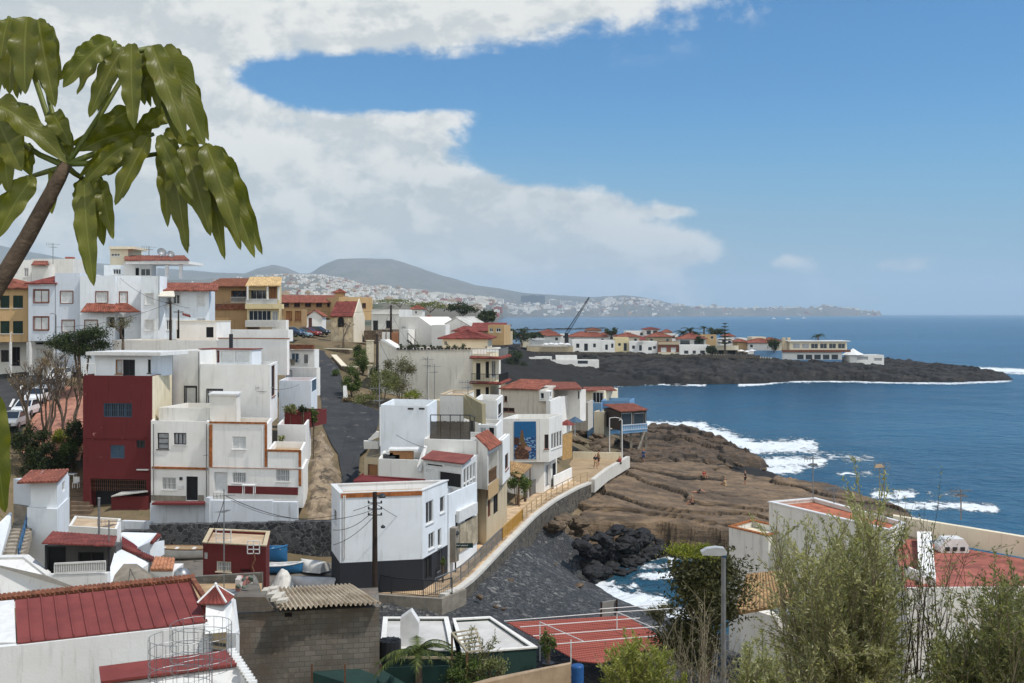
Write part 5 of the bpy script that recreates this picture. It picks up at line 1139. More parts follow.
for i in range(2): v.win('r',621.6 + i * 12.2,413.3,632.3 + i * 12.2,424.6,'glass',frame=FRAME_W,mull=(0,0),sill=False)
v.win('r',644.2,413,646.2,424,'glass',mull=(0,0),sill=False);v.done('veranda_wall')
v.band('r',620.8,425,646.6,431.5,W_BLUEPAINT,.12,'blue_parapet');v.railing('r',621,425,646.3,429.5,METAL_W,n=.25,step=.35,name='railing')
m = MB();z = v.z1 + .02;c0 = [Vector((p.x,p.y,z)) for p in v.c];g_ = (c0[0] + c0[1] + c0[2] + c0[3]) / 4;o4 = [q + (q - g_) * .09 for q in c0]
tile_slope(m,o4[1],o4[2],o4[3].lerp(o4[2],.25) + Vector((0,0,.45)),o4[0].lerp(o4[1],.05) + Vector((0,0,.45)));m.build('tiled_roof',TILE,h)
m = MB()
for px,py in ((621.5,447),(631,446),(641,444),(646,442)): q = gz(px,py - 6,3.5 if px < 640 else 3.0);q.y = 169.5 + (px - 621) * .1;q.x = xof(px,q.y);m.bar((q.x,q.y,2.2),(q.x,q.y,v.z0),.35)
a = pt(635,443,168);m.bar((a.x,a.y,2.6),pt(645,431,171),.2);m.build('stilt',CONC,h)
# ---- dark pebble store front etc.
for (px,py,Y,w_,hh,lb) in ((588,424,158,2.2,1.0,'heap of blue grey boulders under the restaurant terrace'),):
 pass
# ================================================================ promenade with walls and railings
edge = [(-9.5,73.4),(-6.2,75.6),(-4.6,78.6),(-2.0,85),(.4,92),(1.6,97),(3.2,105),(5.4,115),(7.4,124),(9.6,134),(11.4,143.5)]
land = [(-13,76.5),(-7.8,76.8),(-6.6,79.6),(-4.6,85),(-3.2,92),(-2.4,97),(-1.2,105),(.4,115),(2.4,124),(5.5,136),(8.0,145)]
edge = [P2(345,591,5.8),P2(398,594,5.8),P2(440,597,5.8),P2(461,588,5.8),P2(478,572,5.8),P2(497,552,5.8),P2(516,533,5.8),P2(533,516,5.8),P2(553,501,5.8),P2(575,489,5.8),P2(590,483,5.8)]
land = [P2(345,578,5.8),P2(398,582,5.8),P2(424,582,5.8),P2(436,572,5.8),P2(447,560,5.8),P2(468,543,5.8),P2(487,523,5.8),P2(503,508,5.8),P2(528,497,5.8),P2(548,487,5.8),P2(560,478,5.8)]
PAVE = pbr('sandy_paving',lin(206,180,146),lin(176,148,116),scale=.9,rough=.9,bump=.15,tiles=1.2)
m = MB();zt = 5.8
for i in range(len(edge) - 1):
 m.poly([(*edge[i],zt),(*edge[i + 1],zt),(*land[i + 1],zt),(*land[i],zt)])
struct(m,'promenade',PAVE)
fx = [P2(560,478,5.8),P2(590,484,5.8),P2(601,474,5.9),P2(622,461,6.0),P2(626,459,6),P2(605,455,6),P2(573,455.5,6.2)]
m = MB();m.prism([(*q,4.4) for q in fx],(0,0,1.42));struct(m,'terrace',pbr('sandy_concrete',lin(178,154,122),lin(148,126,98),scale=.5,bump=.2))
def wall_path(name,pts,z0,z1,th,mat,label,cat,top=None,topname='coping',toph=.12,topw=.12):
 h = thing(name,label,cat,(pts[0][0],pts[0][1],z0 if not hasattr(z0,'__len__') else z0[0]));m = MB();t = MB()
 Z0 = z0 if hasattr(z0,'__len__') else [z0] * len(pts);Z1 = z1 if hasattr(z1,'__len__') else [z1] * len(pts)
 P_ = [Vector((*p[:2],0)) for p in pts];N = []
 for i in range(len(P_)):
  d = (P_[min(i + 1,len(P_) - 1)] - P_[max(i - 1,0)]).normalized();N.append(Vector((d.y,-d.x,0)))
 for i in range(len(P_) - 1):
  a,b_,na,nb = P_[i],P_[i + 1],N[i] * th,N[i + 1] * th;up = lambda v,z: v + Vector((0,0,z))
  for M_,za0,zb0,za1,zb1,e in ((m,Z0[i],Z0[i + 1],Z1[i],Z1[i + 1],0),*([(t,Z1[i] + .003,Z1[i + 1] + .003,Z1[i] + toph,Z1[i + 1] + toph,topw)] if top else [])):
   ea,eb = N[i] * e,N[i + 1] * e
   q = [up(a - ea,za0),up(b_ - eb,zb0),up(b_ + nb + eb,zb0),up(a + na + ea,za0),up(a - ea,za1),up(b_ - eb,zb1),up(b_ + nb + eb,zb1),up(a + na + ea,za1)];k = len(M_.v);M_.v += q
   for f in ((4,5,6,7),(0,1,5,4),(2,3,7,6),*(((3,0,4,7),) if i == 0 else ()),*(((1,2,6,5),) if i == len(P_) - 2 else ())): M_.f.append(tuple(k + x for x in f));M_.mi.append(0)
 m.build('wall_face',mat,h)
 if top: t.build(topname,top,h)
 return h
def resample(P_,n):
 P_ = [Vector((*p[:2],0)) for p in P_];L = [0]
 for a,b_ in zip(P_,P_[1:]): L.append(L[-1] + (b_ - a).length)
 out = []
 for i in range(n):
  s = L[-1] * i / (n - 1);k = min(int(np.searchsorted(L,s,'right')) - 1,len(P_) - 2);t = (s - L[k]) / max(1e-6,L[k + 1] - L[k]);q = P_[k].lerp(P_[k + 1],t);out.append((q.x,q.y))
 return out
we = resample(edge[2:],24)
wh = wall_path('sea_wall',we,1.6,5.8,.36,STONE_WALL,'rough stone sea wall with white coping below the promenade railing','wall',top=plaster('white_coping',206,202,194,.5),toph=.22,topw=.05)
def rail_path(name,pts,z,hgt,mat,label,cat,step=1.9,infill='bars',colors=None,group=None):
 h = thing(name,label,cat,(pts[0][0],pts[0][1],z),group);m = MB();P_ = [Vector((*p[:2],z)) for p in pts];up = Vector((0,0,1))
 for i,(a,b_) in enumerate(zip(P_,P_[1:])): m.bar(a + up * hgt,b_ + up * hgt,.06)
 m.build('handrail',mat,h);q = MB()
 tot = resample(pts,max(2,int(sum((b_ - a).length for a,b_ in zip(P_,P_[1:])) / step) + 1));T = [Vector((*p,z)) for p in tot]
 for p in T: m = MB();m.bar(p,p + up * (hgt - .03),.07);m.build('rail_post',mat,h)
 for a,b_ in zip(T,T[1:]):
  if infill == 'rails':
   for k in (.3,.6): q.bar(a + up * hgt * k,b_ + up * hgt * k,.035)
  else:
   n = max(2,int((b_ - a).length / .13))
   for i in range(1,n): p = a.lerp(b_,i / n);q.bar(p + up * .1,p + up * (hgt - .04),.022)
   q.bar(a + up * .1,b_ + up * .1,.03)
 q.build('rail_bars',mat,h);return h
inner = [(p[0] - .25,p[1] + .02) for p in we]
rail_path('metal_railing',[(x - .05,y) for x,y in inner[:9]],6.0,1.0,METAL_G,'grey metal railing along the lower stretch of the promenade','railing')
rail_path('painted_railing',[(x - .05,y) for x,y in inner[8:13]],6.0,1.0,pbr('ochre_painted_metal',lin(190,146,62),rough=.6),'ochre yellow stretch of the promenade railing','railing')
rail_path('wooden_railing',[(x - .05,y) for x,y in inner[12:]],6.0,1.0,pbr('tan_painted_rail',lin(176,150,112),rough=.7),'tan open railing along the far stretch of the promenade','railing',infill='rails')
rail_path('metal_railing',[P2(366,588,5.9),P2(398,594.5,5.9),P2(440,597.5,5.9),P2(452,594,5.9)],5.85,1.1,METAL_DK,'dark metal railing at the near end of the promenade above the beach','railing')
wall_path('kerb_wall',[P2(345,592,5.8),P2(398,596,5.8),P2(440,599,5.8),P2(461,590,5.8)],2.5,5.9,.4,CONC,'low concrete wall at the near end of the promenade','wall')
wall_path('quay_wall',[P2(590,484,5.8),P2(604,472,5.9),P2(626,458.5,6.0)],4.9,6.3,.5,plaster('white_coping',206,202,194,.5),'white seawall around the end of the terrace by the lamp','wall')
wall_path('terrace_parapet',[P2(573,455.5,6.2),P2(622,456.5,6.2)],5.5,6.7,.3,W_CREAM,'low cream wall along the back of the terrace','wall')
# sandy shell-covered slope between the stacked houses and the road: sprayed concrete bank
bank = [C3(312,428,108),C3(322,418,118),C3(334,450,104),C3(341,470,99),C3(342,505,90),C3(318,520,86.5),C3(303,520,87),C3(306,480,95)]
bx = np.arange(-19.5,-11,.25);by = np.arange(85.5,114,.25);X,Y = np.meshgrid(bx,by);sd_ = poly_sd(X,Y,[(p[0],p[1]) for p in bank])
Z = ground_f(X,Y) + .22 + fbm(X,Y,.5,6,3) * .4 + np.abs(fbm(X,Y,.45,5,8)) * .7 - .9 * (1 - sstep(sd_,-.4,1.0))
o = grid_mesh('sandy_bank',X,Y,Z,sd_ > -.5);o.data.polygons.foreach_set('use_smooth',np.zeros(len(o.data.polygons),bool));o.data.materials.append(pbr('sandy_concrete_bank',lin(168,150,126),lin(96,84,70),scale=.9,bump=.8,bscale=2.5,bdist=.15,spots=(.8,.57,lin(84,76,66))));o['kind'] = 'structure'
# stone retaining walls above the road
wall_path('retaining_wall',[C3(315,350,166)[:2],C3(330,350,163)[:2],C3(352,350,160)[:2]],14.5,18.9,.5,STONE_BROWN,'brown stone retaining wall curving along the top of the road','wall',top=W_CREAM)
wall_path('retaining_wall',[C3(335.5,362,157)[:2],C3(346,366,148)[:2],C3(358,366,146)[:2]],13.5,[18.2,17.1,17.1],.5,STONE_BROWN,'stone wall with pale coping on the inside of the road bend','wall',top=W_CREAM)
wall_path('retaining_wall',[C3(288,341,172)[:2],C3(330,342,169)[:2],C3(368,342,164)[:2]],17,19.7,.4,STONE_BROWN,'long low stone wall in front of the chapel and car park','wall',top=pbr('dusty_coping',lin(176,158,132)))
for i,(px,y0,y1,Y) in enumerate(((370,341,358,155),(371.5,366,378,146))):
 m = MB();a = pt(px,y1,Y);m.box(a.x - .45,Y - .3,a.z - .6,a.x + .45,Y + .3,zof(y0,Y));m.box(a.x - .55,Y - .4,zof(y0,Y) + .003,a.x + .55,Y + .4,zof(y0,Y) + .12)
 solo(m,'wall_pillar',W_CREAM,('upper' if i == 0 else 'lower') + ' of two cream wall pillars on the slope below the chapel','pillar','cream pillars')
m = MB();a = pt(344,400,129);m.prism([pt(343,386,128.5),pt(346,386,128.5),pt(347.5,400,128),pt(343.5,400,128)],(0,.5,0));solo(m,'marker_stone',FRAME_W,'short white painted wall end beside the asphalt road','wall')
# ================================================================ headland houses (about 430 m away)
def ph(name,label,px0,px1,y0,y1,Y,wall,dep=8,roof=None,rise=1.4,wins=(),cat='house',par=.4,over=.4,wst='glass',group='houses on the headland'):
 h = house(name,label,(px0 + px1) / 2,Y,z=zof(y1,Y),cat=cat,group=group)
 b = Block(h,(px0,Y),(px1,Y),dep,top=y0,bot=y1 + 3,wall=wall,par=0 if roof else par)
 for x0,a0,x1,a1 in wins: b.win('f',x0,a0,x1,a1,wst,mull=(0,0),sill=False)
 b.done()
 if roof: hip(b,rise,over,roof)
 return h,b
h,b = ph('seaside_pavilion','low white pavilion with glazed end on the black lava below the headland houses',531,599,360,370,402,W_WHITE,6,cat='pavilion',wins=[(536,358.5,549,364.5),(577.5,360.5,588,364)])
c = Block(h,(529,401),(552,401),7,top=357,bot=372,wall=W_WHITE,par=.2);c.win('f',530.5,359,550.5,365,'glass',mull=(3,0),sill=False);c.done('glazed_end_wall');c = Block(h,(556,404),(577,404),5,top=355.5,bot=363,wall=W_WHITE,par=.2);c.done('upper_wall')
h,b = ph('dining_terrace','open restaurant terrace under a pale awning with white parasols',527,573,346.5,352,428,W_TAN,8,cat='terrace',par=.1)
m = MB();z = zof(339.5,430);m.box(xof(528,430),428,z,xof(545,430),436,z + .15);m.build('awning',FRAME_W,h)
m = MB()
for px in (528.5,536,544.5): m.bar((xof(px,428.3),428.3,b.z1),(xof(px,428.3),428.3,z),.2)
m.build('awning_post',METAL_W,h)
def parasol(px,py,Y,r=1.6,z0=None,mat=None,ht=2.6):
 z = zof(py,Y);x = xof(px,Y);t = thing('parasol',None,None,(x,Y,z - ht));m = MB();m.tube([(x,Y,z - ht),(x,Y,z)],.05,5);m.build('pole',METAL_W,t)
 m = MB();m.lathe((x,Y,z),[(r,-.55),(r * .5,-.22),(.05,.05)],8);m.build('canopy',mat or FRAME_W,t);return t
pr = None
for px,py in ((546,343),(551,342.6),(556,343),(561,342.6),(567,343),(741,349.5),(747,350.3),(752,349.4)):
 o = parasol(px,py,428);tag(o,'white parasol on the restaurant terrace of the headland' if px < 600 else 'white parasol beside the blue wall on the headland','parasol','terrace parasols' if px < 600 else 'parasols by the blue wall')
ph('white_house','long white headland house with three dark windows beside the dining terrace',572.5,601,340,354,430,W_WHITE,10,wins=[(576,343.5,579.5,348),(584,343.5,588,351),(593,343.5,596,347.5)])
ph('white_house','white headland house joined to the left of the yellow house',601.2,615,340.5,353,430,W_WHITE,10,wins=[(605,344.5,608,350),(611,343.5,613.5,348)])
h,b = ph('yellow_house','yellow headland house between white houses',615.2,629,337.5,352,431,W_YELLOW,10,wins=[(618,343,621,346),(623.5,343,627,351)])
h,b = ph('white_house','two storey white headland house with small red awning over its balcony',629.2,657.5,341.5,357,429,W_WHITE,10,wins=[(632,345.5,635,349),(639,345,642,351),(648,347,652,350.5),(653,346,656,349)])
m = MB();tile_slope(m,pt(639,340.3,427),pt(646,340.3,427),pt(645,337,430),pt(640,337,430),colw=.5);m.build('awning',TILE_RED,h)
h,b = ph('brown_house','brown and cream headland house with reddish upper wall',658,679,342,356,428,plaster('brown_red_plaster',132,84,66),9,wins=[(661,347.5,666.5,352),(671,347.5,676,352)],wst='shutw')
b.band('f',658,352.3,679,357.5,W_CREAM,.4,'cream_base');b.band('f',658,342,679,344.6,W_TAN,.3,'balcony_edge')
ph('white_house','low white headland house with three dark windows above the rocks',679.5,710,345,357,427,W_WHITE,8,wins=[(684,350.5,688.5,354),(692.5,350.5,696,354),(700,350.5,705,354)])
h,b = ph('cream_terrace_house','dark fronted house with cream balustraded terrace behind the norfolk pine',715.5,738,346,356,430,plaster('dark_front_plaster',96,88,82),8,wins=[(718,350,724,355),(727,350,736,355)],wst='void')  # dark grey-brown plaster over the whole house body
b.band('f',715.5,345.5,738,350,W_CREAM,1.2,'terrace_parapet')
# second row, roofs behind
W2 = [('white roofed villa with terracotta tiles behind the dining terrace',530,561,336,345,452,W_WHITE,TILE,1.8),('low tiled headland villa behind the long white house',569,607,337,345,452,W_WHITE,TILE,2.0),('small tiled tower room behind the long white house',587,601,330.5,340,456,W_WHITE,TILE_BROWN,.9),
      ('white flat roofed villa behind the yellow house',626,646,331,345,458,W_WHITE,None,0),('open roof pavilion with red tile roof on posts',645,659,329.5,336,455,W_WHITE,TILE_RED,.7),('tiled headland villa behind the yellow house',617,640,337,345,447,W_CREAM,TILE,1.6),('tiled headland villa behind the brown house',648,672,337,346,449,W_TAN,TILE,1.8),
      ('villa with dark porch and wide terracotta roof behind the low white house',679,706,339,350,440,W_GREY,TILE,1.9),('yellow flat roofed headland house among palms',700,716.5,334.5,350,445,W_OCHRE,None,0),('ochre gable house right of the norfolk pine',737,747,342,350,448,W_OCHRE,TILE,1.0),
      ('white house with red roof left of the long restaurant',748,776,343,352,446,W_WHITE,TILE,1.6),('small white tower house above the parasols',752,766,337,346,452,W_CREAM,None,0),
      ('white flat house tucked between the tiled villas and the bay',661,678,334,345,466,W_WHITE,None,0),('white villa with tiled roof at the bay side of the headland',600,616,335,345,464,W_WHITE,TILE,1.2),('pale tiled villa at the landward end of the headland',541,556,333,343,470,W_CREAM,TILE,1.3),('cream house with brown roof beside the ochre gable',764,782,341,350,455,W_CREAM,TILE_BROWN,1.2),('white cube house behind the palms',720,734,339,350,462,W_WHITE,None,0)]
for i,(lb,x0,x1,y0,y1,Y,wl,rf,rs) in enumerate(W2):
 wn = [(x0 + 2,y0 + 1.5,x0 + 5,y0 + 4.5),(x1 - 6,y0 + 1.5,x1 - 3,y0 + 4.5)] if x1 - x0 > 12 else []
 if 'dark porch' in lb: wn = [(x0 + 1,y0 + 1,x0 + 11,y0 + 7),(x1 - 12,y0 + 1.5,x1 - 2,y0 + 7)]
 if 'pavilion' in lb: wn = [(x0 + 1.5,y0 + .8,x0 + 6,y0 + 5),(x1 - 6,y0 + .8,x1 - 1.5,y0 + 5)]
 h,b = ph('villa',lb,x0,x1,y0,y1,Y,wl,9,rf,rs,wn,over=.7)
for i,(px,y0,w_,Y,rf_) in enumerate(((526,336,10,468,1),(565,334,9,474,0),(580,335.5,8,470,1),(609,334.5,7,476,0),(634,333.5,8,472,1),(642,337,8,456,0),(668,332.5,8,478,1),(656,335,9,470,0),(693,335,9,470,1),(708,337,8,468,0),(730,336.5,9,474,1),(743,338,8,470,0),(758,340,9,462,1),(779,342,7,460,0))):
 ph('small_house','small white house with red roof in the crowded second row of the headland' if rf_ else 'small flat white house in the crowded second row of the headland',px - w_ / 2,px + w_ / 2,y0,348,Y,W_WHITE if i % 3 else W_CREAM,8,(TILE if i % 4 else TILE_BROWN) if rf_ else None,1.1,[(px - 2,y0 + 1.5,px,y0 + 4)],group='second row headland houses' + (' with red roofs' if rf_ else ''),over=.5)
h = thing('boundary_wall','blue painted wall beside the long seafront restaurant on the headland','wall',(xof(768,428),428,6));b = Block(h,(754,429),(782,428),.5,top=350.5,bot=361,wall=W_BLUEPAINT,par=0);b.done()
h,b = ph('long_restaurant','long two storey seafront restaurant with red eaves band at the headland end',782,842,352,363,429,W_WHITE,14,cat='restaurant',group=None,wins=[(797 + i * 8.6,354.5,803.8 + i * 8.6,359.5) for i in range(5)])
b.band('f',781.5,349.8,850,352,TILE_BROWN,.9,'eaves_band');b.band('f',782,359.6,842,364,W_BLUEPAINT,.1,'blue_base')
c = Block(h,(790,434),(847,434),9,top=341.5,bot=352,wall=W_CREAM,par=0);[c.win('f',793 + i * 9,343.5,800 + i * 9,348.5,'curtain' if i < 2 else 'glass',mull=(1,0),sill=False) for i in range(6)];c.done('upper_wall')
m = MB();m.box(xof(788,433),432.5,c.z1 + .01,xof(850,433),444,c.z1 + .3);m.build('roof_slab',FRAME_W,h)
m = MB()
for px in (784,789): m.box(xof(px,436) - .6,436,b.z1,xof(px,436) + .6,437,zof(337.5,436))
m.build('chimney',W_TAN,h)
h,b = ph('annex','low white annex with tent roof at the seaward end of the headland',850,884,355,364,430,W_WHITE,8,cat='annex',group=None,wins=[(857,356.5,868,360),(874,358,882,361)],wst='curtain')
m = MB();m.lathe((xof(853,433),433,b.z1),[(4.5,0),(2,1.2),(.1,2.4)],8);m.build('tent_roof',FRAME_W,h)
m = MB()
for i in range(26): p = pt(706 + i * 2.6,355.5 + i * .16,424);m.box(p.x - .18,423.8,p.z - 1,p.x + .18,424.2,p.z + .8)
for i in range(25): p = pt(706 + i * 2.6,355.5 + i * .16,424);q = pt(708.6 + i * 2.6,355.66 + i * .16,424);m.obox(p + Vector((0,-.1,-1)),q - p,(0,.2,0),(0,0,1.2))
solo(m,'balustrade',W_CREAM,'pale seafront balustrade in front of the headland terraces','balustrade')
m = MB();a,b_ = pt(530,354,423),pt(640,355,423);m.obox(a,b_ - a,(0,.8,0),(0,0,.9));a,b_ = pt(640,357.5,421),pt(760,358.5,421);m.obox(a,b_ - a,(0,.8,0),(0,0,1.2));solo(m,'stone_wall',STONE_WALL,'long dark stone wall along the top of the lava headland','wall')
m = MB();a = pt(566.5,333.5,300);b_ = pt(589,297.5,296)
for q in (Vector((.25,0,0)),Vector((-.25,0,0)),Vector((0,.3,.3))): m.bar(a + q * 1.8,b_ + q * .5,.1)
for i in range(22):
 t0,t1 = i / 22,(i + 1) / 22;s0,s1 = 1.8 - 1.3 * t0,1.8 - 1.3 * t1;p,q = a.lerp(b_,t0),a.lerp(b_,t1);A = [Vector((.25,0,0)),Vector((-.25,0,0)),Vector((0,.3,.3))]
 for j in range(3): m.bar(p + A[j] * s0,q + A[(j + 1) % 3] * s1,.05)
m.box(a.x - .5,a.y - .5,a.z - 2.5,a.x + .5,a.y + .5,a.z + .1)
solo(m,'crane',METAL_DK,'dark leaning lattice crane boom standing out against the bay','crane')
m = MB();a,b_ = gz(500,331,.8),gz(606,328.5,.8);d = b_ - a
for i in range(40): p = a.lerp(b_,i / 40);s_ = rnd.uniform(4,8);m.obox(p,(d.x / 34,d.y / 34,0),(-3,s_ + 8,0),(0,0,rnd.uniform(.8,2.2)))
o = solo(m,'breakwater',LAVA,'long dark rock breakwater in the bay behind the headland roofs','breakwater')
# ================================================================ far town, resort and boats
def far_house_mesh(kind):
 m = MB();w = (8,12,18,30)[kind];d = (8,9,10,12)[kind];hh = (6,7,9,16)[kind];m.box(-w / 2,-d / 2,-6,w / 2,d / 2,hh)
 m.box(-w * .3,-d * .3,hh + .01,w * .1,d * .3,hh + 2.6);return m
FARW = pbr('distant_white_wall',lin(232,228,220),lin(196,190,180),scale=.05,bump=0);FART = pbr('distant_tan_wall',lin(190,160,126),lin(160,134,104),scale=.05,bump=0);FARR = pbr('distant_terracotta',lin(160,96,76),bump=0)
for mt in (FARW,FART): pass
def far_mats(k): return FARW if k < .78 else (FART if k < .93 else FARR)
rf = random.Random(4);cand = []
def coast_at(x): return float(np.interp(x,[440,480,492,505,560,650,760,880,890],[300,300,900,7300,7600,8300,9300,9800,20000]))
while len(cand) < 2100:
 u = rf.random();scale = 1
 if u < .40: x = rf.gauss(345,45);Y = rf.uniform(4200,6300)
 elif u < .62: x = rf.gauss(440,45);Y = rf.uniform(3600,6200)
 elif u < .80: x = rf.uniform(480,660);Y = coast_at(x) + abs(rf.gauss(60,450))
 elif u < .93: x = rf.uniform(500,880);Y = coast_at(x) + abs(rf.gauss(40,300))
 else: x = rf.uniform(160,480);Y = rf.uniform(1500,3000)
 if x < 150 or x > 884 or (x > 420 and Y < 3400): continue
 z = far_h(x,Y)
 if z < 1.5: continue
 k = 0 if rf.random() < .5 else 1
 if u < .22: k = rf.choice((0,1,1,2))
 if .40 <= u < .93: k = rf.choice((1,2,2,3)) if x > 380 else k
 cand.append((Y,x,z,k,rf.random(),rf.uniform(-.6,.6)))
cand.sort(key=lambda c: -(8,12,18,30)[c[3]] / c[0])
protos = {}
for i,(Y,x,z,k,c_,rz) in enumerate(cand[:290]):
 key = (k,far_mats(c_).name)
 if key not in protos: o = far_house_mesh(k).build('distant_house',far_mats(c_));protos[key] = o
 else: o = protos[key].copy();col.objects.link(o)
 o.location = (xof(x,Y),Y,z);o.rotation_euler = (0,0,rz);tag(o,'tiny pale block of the hazy hillside town across the bay','house','far houses of the hazy hillside town')
for nm,mt,sel in (('distant_town',FARW,lambda c: c < .78),('distant_town',FART,lambda c: .78 <= c < .93),('distant_roofs',FARR,lambda c: c >= .93)):
 m = MB()
 for Y,x,z,k,c_,rz in cand[290:]:
  if sel(c_):
   w,d,hh = (8,12,18,30)[k] * .5,(8,9,10,12)[k],(6,7,9,16)[k];X0 = xof(x,Y);ca,sa = math.cos(rz),math.sin(rz)
   m.obox((X0 - w * ca,Y - w * sa,z - 6),(2 * w * ca,2 * w * sa,0),(-d * sa,d * ca,0),(0,0,hh + 6))
 o = m.build(nm,mt);tag(o,'the rest of the hazy far town spread over the slopes','town',kind='stuff')
def bigblock(lb,px,py0,py1,Y,w_,mat,steps=()):
 m = MB();x0,x1 = xof(px - w_ / 2,Y),xof(px + w_ / 2,Y);z0,z1 = zof(py1,Y),zof(py0,Y);m.box(x0,Y,z0 - 10,x1,Y + 22,z1)
 n = max(2,int((z1 - z0) / 3.2));m.cur = 1
 for i in range(n): zz = z0 + (z1 - z0) * (i + .35) / n;m.box(x0 + (x1 - x0) * .06,Y - .5,zz,x1 - (x1 - x0) * .06,Y - .05,zz + (z1 - z0) / n * .4)
 m.cur = 0;m.box(x0 + (x1 - x0) * .35,Y + 4,z1 + .01,x0 + (x1 - x0) * .6,Y + 14,z1 + 4)
 solo(m,'hotel_block',[mat,W_DARKGREY],lb,'hotel','far resort hotels')
for a in (('left of the twin brown apartment towers on the far shore',628,299.5,308,8500,7,FART),('right of the twin brown apartment towers on the far shore',637,299.5,308,8500,7,FART),('wide white hotel on the far shore left of the twin towers',570,301.5,309,8000,15,FARW),('dark stepped hotel on the far hillside above the white blocks',533,295.5,304,8300,24,W_DARKGREY),
          ('white slab hotel beside the dark stepped hotel',555,300,307,8100,12,FARW),('white tower beside the twin brown towers',617,301.5,308,8500,6,FARW),('slim far tower in the middle of the distant shore',714,304,312,9200,6,FARW),('broad low hotel among trees on the distant shore',745,307.5,313,9500,16,FARW),('square dark block near the tip of the distant shore',832,306.3,312.5,9900,10,W_DARKGREY)):
 bigblock(*a)
for i,(px,py,lb) in enumerate(((774,319,'small white boat with wake far out on the bay'),(788,319.3,'white motor boat near the middle of the far bay'),(804,318.5,'white sailing boat with a mast far out on the bay'))):
 Y = F * H / (py - HOR);x = xof(px,Y);t = thing('boat',lb,'boat',(x,Y,0),'far boats');m = MB()
 L = 16;m.prism([(x - L / 2,Y,-.3),(x + L / 2,Y,-.3),(x + L * .62,Y,3),(x - L / 2,Y,3)],(0,5,0));m.build('hull',FRAME_W,t);m = MB();m.box(x - L * .3,Y + 1,3.01,x + L * .15,Y + 4,6);m.build('cabin',FRAME_W,t)
 if i == 2: m = MB();m.tube([(x,Y + 2.5,3),(x,Y + 2.5,22)],.6,5);m.build('mast',FRAME_W,t)
# ---------------------------------------------------------------- air
m = MB();m.box(-20500,-60,-16,22500,21500,660)
hz = m.build('haze',bpy.data.materials.new('haze_air'));hz['kind'] = 'stuff';hm = hz.data.materials[0];hm.use_nodes = True;t = NT(hm.node_tree)
v = t.node('ShaderNodeVolumePrincipled');v.inputs['Color'].default_value = (.68,.84,1.0,1);v.inputs['Density'].default_value = 6.8e-5;v.inputs['Anisotropy'].default_value = .1
o = t.node('ShaderNodeOutputMaterial');t.l.new(v.outputs[0],o.inputs['Volume']);hz.display_type = 'WIRE'
# ================================================================ foreground left: red metal roof house
SHEET = pbr('red_sheet_metal',lin(132,64,58),lin(108,50,46),scale=.7,rough=.6,bump=.08,streak=.25,spots=(1.6,.70,lin(160,96,84)))
OLDWHITE = plaster('old_white_wall',222,223,223,.35,spots=(1.3,.71,lin(180,174,164)))
h = house('red_roof_house','near white house with standing seam red metal roof and rows of ridge tiles',100,47,z=8)
A_,B_,C_,D_ = pt(17.5,644,45),pt(207,622.5,48),pt(190,583,52.6),pt(15,601,49.3)
m = MB();n = 14;nr = (B_ - A_).cross(D_ - A_).normalized();nr = nr if nr.z > 0 else -nr
for i in range(n):
 a,b_,c_,d_ = A_.lerp(B_,i / n),A_.lerp(B_,(i + .99) / n),D_.lerp(C_,(i + .99) / n),D_.lerp(C_,i / n);m.prism([a,b_,c_,d_],nr * .05)
 m.prism([b_ - (B_ - A_).normalized() * .03,b_ + (B_ - A_).normalized() * .02,c_ + (C_ - D_).normalized() * .02,c_ - (C_ - D_).normalized() * .03],nr * .11)
m.build('metal_roof',SHEET,h)
m = MB();k = 44
for i in range(k):
 p = pt(-8,601.2,49.8).lerp(pt(191,580.5,53),i / (k - 1));m.tube([p + Vector((0,-.28,.06)),p + Vector((0,.3,.16))],[.13,.11],6)
m.build('ridge_tile',TILE_BROWN,h);o = bpy.data.objects[h.children[-1].name] if 0 else None
u = (B_ - A_);A0 = pt(-40,651,44.2)
m = MB();f = [A0,pt(18,645.5,44.9),pt(209,624,47.9),pt(236,632,47.6)]
for a,b_ in ((f[0],f[1]),(f[1],f[2])): m.prism([Vector((a.x,a.y,6.5)),Vector((b_.x,b_.y,6.5)),b_,a],Vector((0,.35,0)) * 1.0)
m.build('wall',OLDWHITE,h)
m = MB();m.prism([pt(-40,645,45.2),pt(16,645,45.2),pt(14,602,49.4),pt(-40,607,49.4)],(0,0,.1));m.build('flat_roof',FRAME_W,h)
m = MB();m.prism([pt(205,634,47.5),pt(226,632,47.8),pt(225,603,49),pt(206,604,48.7)],(0,1.2,0));m.build('chimney_stack',OLDWHITE,h)
m = MB();z = zof(604.5,48.6);cx,cy = xof(214.5,49),49.2;q = [(cx - .62,cy - .62,z),(cx + .62,cy - .62,z),(cx + .62,cy + .62,z),(cx - .62,cy + .62,z)];ap = Vector((cx,cy,z + .62))
for i in range(4): tile_slope(m,q[i],q[(i + 1) % 4],ap,ap,colw=.2,amp=.035,th=.05)
m.build('chimney_cap',TILE_RED,h)
m = MB()
for i in range(4): m.tube([Vector(q[i]) + Vector((0,0,.08)),ap + Vector((0,0,.08))],.05,6)
m.lathe(ap + Vector((0,0,.05)),[(.07,0),(.09,.06),(.02,.14)],8);m.build('cap_ridge',FRAME_W,h)
m = MB();m.prism([pt(226,633,48),pt(237,633,47.5),pt(233,598,50.5),pt(226,598,50.5)],(0,.5,-.2));m.prism([pt(226,633,47.9),pt(236,633,47.4),pt(236,690,47.4),pt(226,690,47.9)],(0,.6,0));m.build('gable_wall',OLDWHITE,h)
m = MB();m.prism([pt(190,581,52.8),pt(194,580,53),pt(208,601,49.5),pt(204,603,49.2)],(0,0,.18));m.build('verge_tile',TILE_BROWN,h)
